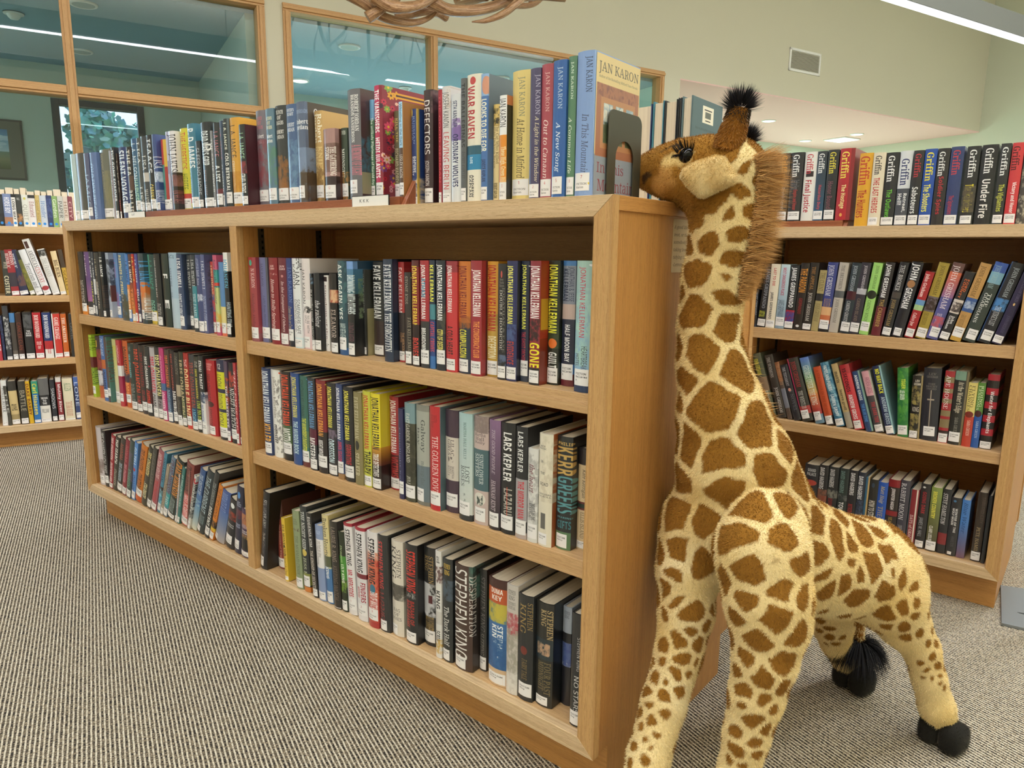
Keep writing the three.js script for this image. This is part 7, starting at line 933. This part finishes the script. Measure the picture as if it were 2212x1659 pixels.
const MANE = [[0.156, 1.271, -0.227], [0.16, 1.238, -0.234], [0.157, 1.198, -0.24], [0.157, 1.148, -0.23], [0.149, 1.103, -0.234], [0.143, 1.056, -0.233], [0.137, 1.015, -0.24], [0.136, 0.95, -0.258], [0.168, 0.863, -0.265], [0.205, 0.797, -0.26], [0.247, 0.715, -0.257]];
const HORNS = [[[0.102, 1.287, -0.222], [0.123, 1.357, -0.215], 0.027, 0.018], [[0.105, 1.283, -0.28], [0.107, 1.31, -0.292], 0.02, 0.013]];
const EYES = [[0.0321, 1.2782, -0.2019], [0.0321, 1.2782, -0.2981]];
const HOOVES = [[[0.506, 0.031, -0.69], [0.88, 0, 0.3]], [[0.290, 0.031, -0.79], [0.88, 0, 0.3]], [[0.25, 0.03, -0.075], [0.9, 0, 0.3]], [[0.099, 0.03, 0.005], [0.9, 0, 0.3]]];
const TAIL = [[0.315, 0.347, -0.72], [0.3, 0.254, -0.76], [0.294, 0.188, -0.765], [0.299, 0.136, -0.765]];

const V = (x, y, z) => new THREE.Vector3(x, y, z);
const smin = (a, b, k) => { const h = Math.max(k - Math.abs(a - b), 0) / k; return Math.min(a, b) - h * h * k * 0.25; };
function bone(x, y, z, a, b) {
  const bx_ = b[0] - a[0], by = b[1] - a[1], bz = b[2] - a[2], px = x - a[0], py = y - a[1], pz = z - a[2];
  const t = Math.min(1, Math.max(0, (px * bx_ + py * by + pz * bz) / (bx_ * bx_ + by * by + bz * bz)));
  return Math.hypot(px - t * bx_, py - t * by, pz - t * bz) - (a[3] + (b[3] - a[3]) * t);
}
const noiseAt = (x, y, z) => Math.sin(x * 61 + 1.3 * Math.sin(y * 47)) * Math.sin(y * 53 + 1.1 * Math.sin(z * 59)) * Math.sin(z * 57 + 1.7 * Math.sin(x * 43));
function giraffeField(x, y, z) {
  let d = 9;
  for (const [k, ...pts] of CHAINS) {
    let c = 9; for (let i = 0; i + 1 < pts.length; i++) { const e = bone(x, y, z, pts[i], pts[i + 1]); c = i ? smin(c, e, 0.012) : e; }
    d = d > 8 ? c : smin(d, c, k);
  }
  return d;
}
// the surface where a field is zero, meshed on a grid of cells (one vertex a cell)
function skin(field, lo, hi, cell) {
  const B = 8, n = [0, 1, 2].map((i) => Math.ceil((hi[i] - lo[i]) / cell / B)), S = B + 1, vert = new Map(), pos = [], idx = [], NX = n[0] * B + 2, NY = n[1] * B + 2, key = (i, j, k) => (k * NY + j) * NX + i;
  const vals = new Map(), ask = (i, j, k) => { const q = key(i, j, k); let v = vals.get(q); if (v === undefined) { v = field(lo[0] + i * cell, lo[1] + j * cell, lo[2] + k * cell); vals.set(q, v); } return v; };
  const cells = [];
  for (let c = 0; c < n[2]; c++) for (let b = 0; b < n[1]; b++) for (let a = 0; a < n[0]; a++) {
    const mid = field(lo[0] + (a + 0.5) * B * cell, lo[1] + (b + 0.5) * B * cell, lo[2] + (c + 0.5) * B * cell);
    if (Math.abs(mid) > cell * B * 1.05 + 0.012) continue;
    for (let k = c * B; k < c * B + B; k++) for (let j = b * B; j < b * B + B; j++) for (let i = a * B; i < a * B + B; i++) {
      const v = [ask(i, j, k), ask(i + 1, j, k), ask(i, j + 1, k), ask(i + 1, j + 1, k), ask(i, j, k + 1), ask(i + 1, j, k + 1), ask(i, j + 1, k + 1), ask(i + 1, j + 1, k + 1)];
      let m = 0; for (let q = 0; q < 8; q++) if (v[q] < 0) m |= 1 << q; if (m === 0 || m === 255) continue;
      let sx = 0, sy = 0, sz = 0, cnt = 0;
      for (let q = 0; q < 8; q++) for (const bit of [1, 2, 4]) if (!(q & bit)) { const w = q | bit; if ((v[q] < 0) !== (v[w] < 0)) { const t = v[q] / (v[q] - v[w]); sx += (q & 1) + (bit === 1 ? t : 0); sy += (q >> 1 & 1) + (bit === 2 ? t : 0); sz += (q >> 2 & 1) + (bit === 4 ? t : 0); cnt++; } }
      vert.set(key(i, j, k), pos.length / 3); pos.push(lo[0] + (i + sx / cnt) * cell, lo[1] + (j + sy / cnt) * cell, lo[2] + (k + sz / cnt) * cell); cells.push([i, j, k]);
    }
  }
  for (const [i, j, k] of cells) {
    const s = ask(i, j, k) < 0;
    for (const [e, A, C] of [[[1, 0, 0], [0, 1, 0], [0, 0, 1]], [[0, 1, 0], [0, 0, 1], [1, 0, 0]], [[0, 0, 1], [1, 0, 0], [0, 1, 0]]]) {
      if (s === ask(i + e[0], j + e[1], k + e[2]) < 0) continue;
      const q = [vert.get(key(i, j, k)), vert.get(key(i - A[0], j - A[1], k - A[2])), vert.get(key(i - A[0] - C[0], j - A[1] - C[1], k - A[2] - C[2])), vert.get(key(i - C[0], j - C[1], k - C[2]))];
      if (q.some((v) => v === undefined)) continue;
      s ? idx.push(q[0], q[1], q[2], q[0], q[2], q[3]) : idx.push(q[0], q[2], q[1], q[0], q[3], q[2]);
    }
  }
  const nor = new Float32Array(pos.length), e = cell * 0.4;
  for (let i = 0; i < pos.length; i += 3) { const [x, y, z] = [pos[i], pos[i + 1], pos[i + 2]]; const g = [field(x + e, y, z) - field(x - e, y, z), field(x, y + e, z) - field(x, y - e, z), field(x, y, z + e) - field(x, y, z - e)], l = Math.hypot(...g) || 1; nor[i] = g[0] / l; nor[i + 1] = g[1] / l; nor[i + 2] = g[2] / l; }
  const g = new THREE.BufferGeometry(); g.setAttribute('position', new THREE.Float32BufferAttribute(pos, 3)); g.setAttribute('normal', new THREE.BufferAttribute(nor, 3)); g.setIndex(idx); return g;
}
const CREAM = new THREE.Color(0xecd190), PALE = new THREE.Color(0xf3e5bd), TAN = new THREE.Color(0xcfa05a), BROWN = new THREE.Color(0x9a6a20), FACE = new THREE.Color(0xb07e2e), DARK = new THREE.Color(0x3a2510);
const inPoly = (x, y, P) => { let c = false; for (let i = 0, j = P.length - 1; i < P.length; j = i++) if ((P[i][1] > y) !== (P[j][1] > y) && x < (P[j][0] - P[i][0]) * (y - P[i][1]) / (P[j][1] - P[i][1]) + P[i][0]) c = !c; return c; };
// fabric print: brown patches with cream lanes between; the face is golden brown
const spots = SPOTS.map((s) => s.slice());
function furColor(x, y, z, out) {
  const w = 0.006, nx = x + w * noiseAt(x, y, z), ny = y + w * noiseAt(y + 3, z, x), nz = z + w * noiseAt(z + 5, x, y);
  if (y > 1.13 && inPoly(nx, ny, FACEPOLY)) {
    out.copy(FACE).lerp(BROWN, 0.5 + 0.5 * noiseAt(x * 0.6, y * 0.6, z * 0.6));
    for (const [fx, fy, fr, kind] of FACESPOTS) { const q = Math.hypot(nx - fx, ny - fy) / fr; if (q < 1) out.lerp(kind === 0 ? CREAM : kind === 1 ? TAN : kind === 2 ? DARK : BROWN, Math.min(0.9, (1 - q * q) * 1.1)); }
    return out;
  }
  let a = 9, b = 9;
  for (const s of spots) { const dx = nx - s[0], dy = ny - s[1], dz = nz - s[2]; if (dx > 0.2 || dx < -0.2 || dy > 0.2 || dy < -0.2) continue; const d = Math.hypot(dx, dy, dz) - s[3]; if (d < a) { b = a; a = d; } else if (d < b) b = d; }
  const lane = y > 0.42 ? 0.013 : 0.009, edge = Math.min((y > 0.5 ? 0.024 : y > 0.4 ? 0.012 : 0.004) - a, b - a - lane), t = THREE.MathUtils.clamp(edge / 0.003 + 0.5, 0, 1);
  return out.copy(CREAM).lerp(PALE, 0.4 + 0.4 * noiseAt(x * 0.4, y * 0.4, z * 0.4)).lerp(BROWN, t);
}
const giraffe = thing('plush_giraffe', 'large plush toy giraffe with brown patches nosing the books', 'plush toy', [0.2, 0, -0.35]);
const off = [-0.2, 0, 0.35];
const bodyGeo = skin(giraffeField, [-0.16, -0.01, -0.9], [0.6, 1.36, 0.09], 0.005);
{ // spots for the side that faces away, spaced from the ones already there
  const p = bodyGeo.attributes.position; let tries = 0;
  while (tries++ < 9000) { const i = Math.floor(rnd() * p.count), x = p.getX(i), y = p.getY(i), z = p.getZ(i), r = y > 0.45 ? rr(0.022, 0.036) : y > 0.25 ? rr(0.012, 0.02) : rr(0.006, 0.010); if (y < 0.1) continue; if ((camera.position.x - x) * bodyGeo.attributes.normal.getX(i) + (camera.position.y - y) * bodyGeo.attributes.normal.getY(i) + (camera.position.z - z) * bodyGeo.attributes.normal.getZ(i) > 0.1) continue; let ok = true; for (const s of spots) if (Math.hypot(x - s[0], y - s[1], z - s[2]) < (r + s[3]) * 1.02 + 0.012) { ok = false; break; } if (ok) spots.push([x, y, z, r]); }
  const col = new Float32Array(p.count * 3), c = new THREE.Color();
  for (let i = 0; i < p.count; i++) { furColor(p.getX(i), p.getY(i), p.getZ(i), c); c.toArray(col, i * 3); }
  bodyGeo.setAttribute('color', new THREE.BufferAttribute(col, 3));
}
const plush = new THREE.MeshPhysicalMaterial({ vertexColors: true, roughness: 1, sheen: 0.4, sheenRoughness: 0.6, sheenColor: new THREE.Color(0xfff0d0) });
const gpart = (name, geo, mat, parent = giraffe) => { geo.translate(...off); return mesh(name, geo, mat, parent); };
const blackPlush = std({ color: 0x15130f, roughness: 0.95 });
// hairs: thin leaves that taper to a point; rows = [root, direction, length, width, colour]
function hairs(list, seg = 3) {
  const pos = [], col = [], idx = [], nor = [];
  for (const [root, dir, len, wid, color, droop] of list) {
    const side = V(rr(-1, 1), rr(-1, 1), rr(-1, 1)).cross(dir).normalize(), n = side.clone().cross(dir).normalize(), b0 = pos.length / 3, p = root.clone(), d = dir.clone();
    for (let k = 0; k <= seg; k++) { const t = k / seg, w = wid * (1 - t * 0.92); for (const s of [-1, 1]) { pos.push(p.x + side.x * w * s, p.y + side.y * w * s, p.z + side.z * w * s); nor.push(n.x, n.y, n.z); col.push(color.r, color.g, color.b); } p.addScaledVector(d, len / seg); d.y -= droop; d.normalize(); }
    for (let k = 0; k < seg; k++) { const a = b0 + 2 * k; idx.push(a, a + 1, a + 2, a + 1, a + 3, a + 2); }
  }
  const g = new THREE.BufferGeometry(); g.setAttribute('position', new THREE.Float32BufferAttribute(pos, 3)); g.setAttribute('normal', new THREE.Float32BufferAttribute(nor, 3)); g.setAttribute('color', new THREE.Float32BufferAttribute(col, 3)); g.setIndex(idx); return g;
}
const hairMat = std({ vertexColors: true, roughness: 0.75, side: THREE.DoubleSide });
const shade = (hex, k) => new THREE.Color(hex).multiplyScalar(k);
gpart('body', bodyGeo, plush);
{ // short pile over the whole skin
  const g = bodyGeo, p = g.attributes.position, n = g.attributes.normal, ix = g.index.array, T = ix.length / 3, area = new Float32Array(T), A = V(), Bv = V(), C = V(); let sum = 0;
  for (let t = 0; t < T; t++) { A.fromBufferAttribute(p, ix[3 * t]); Bv.fromBufferAttribute(p, ix[3 * t + 1]); C.fromBufferAttribute(p, ix[3 * t + 2]); sum += Bv.sub(A).cross(C.sub(A)).length() / 2; area[t] = sum; }
  const N = 260000, blade = new THREE.BufferGeometry(); blade.setAttribute('position', new THREE.Float32BufferAttribute([-0.5, 0, 0, 0.5, 0, 0, 0.28, 0.6, 0.12, -0.28, 0.6, 0.12, 0, 1, 0.4], 3)); blade.setIndex([0, 1, 2, 0, 2, 3, 3, 2, 4]); blade.computeVertexNormals();
  const im = new THREE.InstancedMesh(blade, std({ color: 0xffffff, roughness: 0.95, side: THREE.DoubleSide }), N), m4 = new THREE.Matrix4(), c = new THREE.Color(), X = V(), Y = V(), Z = V(), nn = V(), P = V();
  for (let i = 0; i < N; i++) {
    const r = (i + rnd()) / N * sum; let lo = 0, hi = T - 1; while (lo < hi) { const m = (lo + hi) >> 1; area[m] < r ? lo = m + 1 : hi = m; }
    let u = rnd(), v = rnd(); if (u + v > 1) { u = 1 - u; v = 1 - v; } const w = 1 - u - v, [a, b, d] = [ix[3 * lo], ix[3 * lo + 1], ix[3 * lo + 2]];
    P.set(0, 0, 0).addScaledVector(A.fromBufferAttribute(p, a), w).addScaledVector(Bv.fromBufferAttribute(p, b), u).addScaledVector(C.fromBufferAttribute(p, d), v);
    nn.set(0, 0, 0).addScaledVector(A.fromBufferAttribute(n, a), w).addScaledVector(Bv.fromBufferAttribute(n, b), u).addScaledVector(C.fromBufferAttribute(n, d), v).normalize();
    Y.copy(nn).add(V(rr(-0.5, 0.5), rr(-0.9, 0.05), rr(-0.5, 0.5))).normalize(); X.set(rr(-1, 1), rr(-1, 1), rr(-1, 1)).cross(Y).normalize(); Z.crossVectors(X, Y);
    const face = P.y > 1.19, L = (face ? 0.0052 : 0.0062) * rr(0.7, 1.2), W = 0.0013 * rr(0.7, 1.3);
    furColor(P.x - off[0], P.y, P.z - off[2], c); c.multiplyScalar(rr(0.86, 1.12));
    m4.makeBasis(X.multiplyScalar(W), Y.multiplyScalar(L), Z.multiplyScalar(L)).setPosition(P.addScaledVector(nn, -0.0012)); im.setMatrixAt(i, m4); im.setColorAt(i, c);
  }
  im.name = 'pile_fur'; im.userData.kind = 'stuff'; im.castShadow = im.receiveShadow = true; giraffe.add(im);
}
{ // mane
  const curve = new THREE.CatmullRomCurve3(MANE.map((q) => V(...q))), list = [], right = V(0.775, 0, -0.632);
  for (let i = 0; i < 15000; i++) { const t = rnd(), root = curve.getPoint(t), thin = t > 0.6 ? 0.02 : 1; if (rnd() > thin) continue; root.add(V(rr(-0.008, 0.006), 0, rr(-0.013, 0.013))); const d = right.clone().add(V(rr(-0.2, 0.2), rr(-0.3, 0.4) + (t < 0.06 ? 0.25 : 0), rr(-0.4, 0.4))).normalize(); list.push([root, d, (t > 0.6 ? 0.02 : t > 0.4 ? 0.046 - (t - 0.4) * 0.14 : 0.046) * rr(0.55, 1.3), 0.00042, shade(rnd() < 0.08 ? 0x7a5026 : 0xd0a062, rr(0.75, 1.2)), 0.05]); }
  gpart('mane', hairs(list), hairMat);
}
function hornPart(base, tip, r0, r1) {
  const h = mesh('ossicone', taper([base, base.clone().lerp(tip, 0.5), tip], [r0, (r0 + r1) / 2, r1 * 1.05, r1 * 0.8], 16, 18).translate(...off), std({ color: 0x9a641e, roughness: 1 }), giraffe);
  const list = [], up = tip.clone().sub(base).normalize();
  const plushList = []; for (let i = 0; i < 2600; i++) { const t = rnd(), a = rr(0, 6.28), c = base.clone().lerp(tip, t), q = V(Math.cos(a), 0, Math.sin(a)).addScaledVector(up, -up.dot(V(Math.cos(a), 0, Math.sin(a)))).normalize(), r = r0 + (r1 - r0) * t; plushList.push([c.addScaledVector(q, r * 0.97), q.addScaledVector(up, -0.7).normalize(), 0.005, 0.0007, shade(t > 0.72 + rr(-0.08, 0.08) ? 0x3a2812 : 0xa06a24, rr(0.8, 1.15)), 0]); }
  mesh('pile_fur', hairs(plushList, 2).translate(...off), hairMat, h).userData.kind = 'stuff';
  for (let i = 0; i < 1500; i++) { const v = V(rr(-1, 1), rr(-0.25, 1), rr(-1, 1)).normalize(), d = v.clone().addScaledVector(up, 0.55).normalize(); list.push([tip.clone().addScaledVector(v, r1 * 0.8), d, rr(0.014, 0.030), 0.0005, shade(0x191720, rr(0.5, 1.4)), -0.03]); }
  mesh('tuft', hairs(list).translate(...off), hairMat, h);
}
for (const [a, b, r0, r1] of HORNS) hornPart(V(...a), V(...b), r0, r1);
function softPart(name, field, lo, hi, cell, color, parent, fur) {
  const g = skin(field, lo, hi, cell), n = g.attributes.position.count, col = new Float32Array(n * 3), c = new THREE.Color();
  for (let i = 0; i < n; i++) { color(g.attributes.position.getX(i), g.attributes.position.getY(i), g.attributes.position.getZ(i), c); c.toArray(col, 3 * i); }
  g.setAttribute('color', new THREE.BufferAttribute(col, 3));
  const list = []; if (fur) for (let k = 0; k < fur; k++) { const i = Math.floor(rnd() * n), P = V().fromBufferAttribute(g.attributes.position, i), N = V().fromBufferAttribute(g.attributes.normal, i); P.add(V(rr(-cell, cell), rr(-cell, cell), rr(-cell, cell)).projectOnPlane(N)); color(P.x, P.y, P.z, c); list.push([P.addScaledVector(N, -0.001), N.clone().add(V(rr(-0.6, 0.6), rr(-0.9, 0.2), rr(-0.6, 0.6))).normalize(), rr(0.003, 0.0058), 0.0005, c.clone().multiplyScalar(rr(0.85, 1.12)), 0]); }
  const m = gpart(name, g, plush, parent); if (list.length) mesh('pile_fur', hairs(list, 2).translate(...off), hairMat, m).userData.kind = 'stuff'; return m;
}
// ears: soft cushions; an outline in the ear's own plane, rounded at the rim
function ear(C, ex, ey, ez, poly, th, fur) {
  const field = (x, y, z) => {
    const p = V(x, y, z).sub(C), u = p.dot(ex), v = p.dot(ey), w = p.dot(ez); let d = 9, inside = inPoly(u, v, poly);
    for (let i = 0, j = poly.length - 1; i < poly.length; j = i++) { const [ax, ay] = poly[j], [cx, cy] = poly[i], t = Math.min(1, Math.max(0, ((u - ax) * (cx - ax) + (v - ay) * (cy - ay)) / ((cx - ax) ** 2 + (cy - ay) ** 2))); d = Math.min(d, Math.hypot(u - ax - t * (cx - ax), v - ay - t * (cy - ay))); }
    const o = inside ? -d : d, hw = th * (1 - 0.5 * THREE.MathUtils.clamp(1 + o / 0.03, 0, 1) ** 2); const q = [o + 0.010, Math.abs(w) - hw + 0.006]; return Math.min(Math.max(q[0], q[1]), 0) + Math.hypot(Math.max(q[0], 0), Math.max(q[1], 0)) - 0.009;
  };
  return softPart('ear', field, [C.x - 0.09, C.y - 0.08, C.z - 0.09], [C.x + 0.09, C.y + 0.08, C.z + 0.09], 0.004, (x, y, z, c) => { const p = V(x, y, z).sub(C), u = p.dot(ex), v = p.dot(ey); c.set(0xf0dcaa).lerp(new THREE.Color(0xd9b064), THREE.MathUtils.clamp(0.25 + v * 9 + 0.3 * noiseAt(x, y, z), 0, 0.85)); if (u < -0.045) c.lerp(PALE, THREE.MathUtils.clamp((-0.045 - u) * 120, 0, 1)); return c; }, giraffe, fur);
}
ear(V(0.0921, 1.233, -0.172), V(0.9844, 0, -0.1758), V(0.0095, 0.9985, 0.0534), V(0.1756, -0.0542, 0.983), [[-0.048, 0.016], [-0.028, 0.028], [0.009, 0.038], [0.026, 0.034], [0.049, -0.002], [0.046, -0.011], [-0.008, -0.035], [-0.018, -0.033], [-0.04, -0.013], [-0.052, 0.004]], 0.017, 9000);
ear(V(0.1021, 1.243, -0.328), V(0.9844, 0, 0.1758), V(0.0095, 0.9985, -0.0534), V(0.1756, -0.0542, -0.983), [[-0.048, 0.016], [-0.028, 0.028], [0.009, 0.038], [0.026, 0.034], [0.049, -0.002], [0.046, -0.011], [-0.008, -0.035], [-0.018, -0.033], [-0.04, -0.013], [-0.052, 0.004]], 0.017, 0);
{ // eyes with lids, lashes and a pale rim
  for (const [i, E] of EYES.entries()) {
    const e = gpart('eye', new THREE.SphereGeometry(0.0155, 28, 20).translate(...E), new THREE.MeshPhysicalMaterial({ color: 0x0a0908, roughness: 0.1, specularIntensity: 0.6 }));
    const s = i ? -1 : 1, list = [];
    for (let k = 0; k < 90; k++) { const a = rr(-1.25, 1.1); list.push([V(E[0] + Math.sin(a) * 0.0165, E[1] + Math.cos(a) * 0.0135, E[2] + s * 0.009), V(Math.sin(a) * 0.7 - 0.1, 0.9, s * rr(0.25, 0.7)).normalize(), rr(0.014, 0.024), 0.0008, shade(0x0c0a08, 1), -0.08]); }
    mesh('eyelashes', hairs(list).translate(...off), hairMat, e);
    const lid = []; for (let k = 0; k < 120; k++) { const a = rr(-2.2, -0.9); lid.push([V(E[0] + Math.sin(a) * 0.013 - rr(0, 0.012), E[1] + Math.cos(a) * 0.008 - 0.002, E[2] + s * 0.006), V(-0.8, rr(-0.2, 0.1), s * 0.3).normalize(), 0.006, 0.0009, shade(0x1a1008, 1), 0]); }
    mesh('eye_corner', hairs(lid, 2).translate(...off), hairMat, e);
  }
}
function hoof(c, dir, sx = 0.025, sy = 0.034, sz = 0.038) {
  const d = V(...dir).normalize(), f = V(-d.z, 0, d.x);
  const lobe = (x, y, z, s) => { const px = x - c[0] - d.x * 0.023 * s, py = y - c[1], pz = z - c[2] - d.z * 0.023 * s, u = (px * d.x + pz * d.z) / sx, w = (px * f.x + pz * f.z) / sz, v = py / sy, l = (Math.abs(u) ** 2.9 + Math.abs(v) ** 2.9 + Math.abs(w) ** 2.9) ** (1 / 2.9); return (l - 1) * Math.min(sx, sy, sz); };
  const field = (x, y, z) => Math.max(smin(lobe(x, y, z, 1), lobe(x, y, z, -1), 0.006), 0.0015 - y);
  softPart('hoof', field, [c[0] - 0.07, -0.008, c[2] - 0.07], [c[0] + 0.07, c[1] + 0.05, c[2] + 0.07], 0.004, (x, y, z, k) => k.set(0x17150f), giraffe, 2600);
}
for (const [c, d] of HOOVES) hoof(c, d);
{ // tail with a black switch
  const t = gpart('tail', taper(TAIL.map((q) => V(...q)), [0.014, 0.013, 0.012, 0.011], 20, 14), std({ color: 0x94601d, roughness: 1 })), list = [], e = V(...TAIL[TAIL.length - 1]);
  const pl = [], cv = new THREE.CatmullRomCurve3(TAIL.map((q) => V(...q))); for (let i = 0; i < 1600; i++) { const k = rnd(), c = cv.getPoint(k), a = rr(0, 6.28), q = V(Math.cos(a), 0, Math.sin(a)); pl.push([c.addScaledVector(q, 0.0115), q.add(V(0, -0.8, 0)).normalize(), 0.006, 0.0007, k > 0.62 ? shade(0xecd6a0, rr(0.85, 1.1)) : shade(0x94601d, rr(0.8, 1.15)), 0]); }
  mesh('pile_fur', hairs(pl, 2).translate(...off), hairMat, t).userData.kind = 'stuff';
  for (let i = 0; i < 2600; i++) { const a = rr(0, 6.28), v = V(Math.cos(a), 0, Math.sin(a)).multiplyScalar(Math.sqrt(rnd())); list.push([e.clone().addScaledVector(v, 0.012).add(V(0, rr(-0.006, 0.012), 0)), v.clone().multiplyScalar(1.1).add(V(0, rr(-0.2, 0.25), 0)).normalize(), rr(0.07, 0.108), 0.0009, shade(0x131218, rr(0.5, 1.5)), 0.42]); }
  mesh('tail_tuft', hairs(list, 6).translate(...off), hairMat, t);
}
renderer.render(scene, camera);
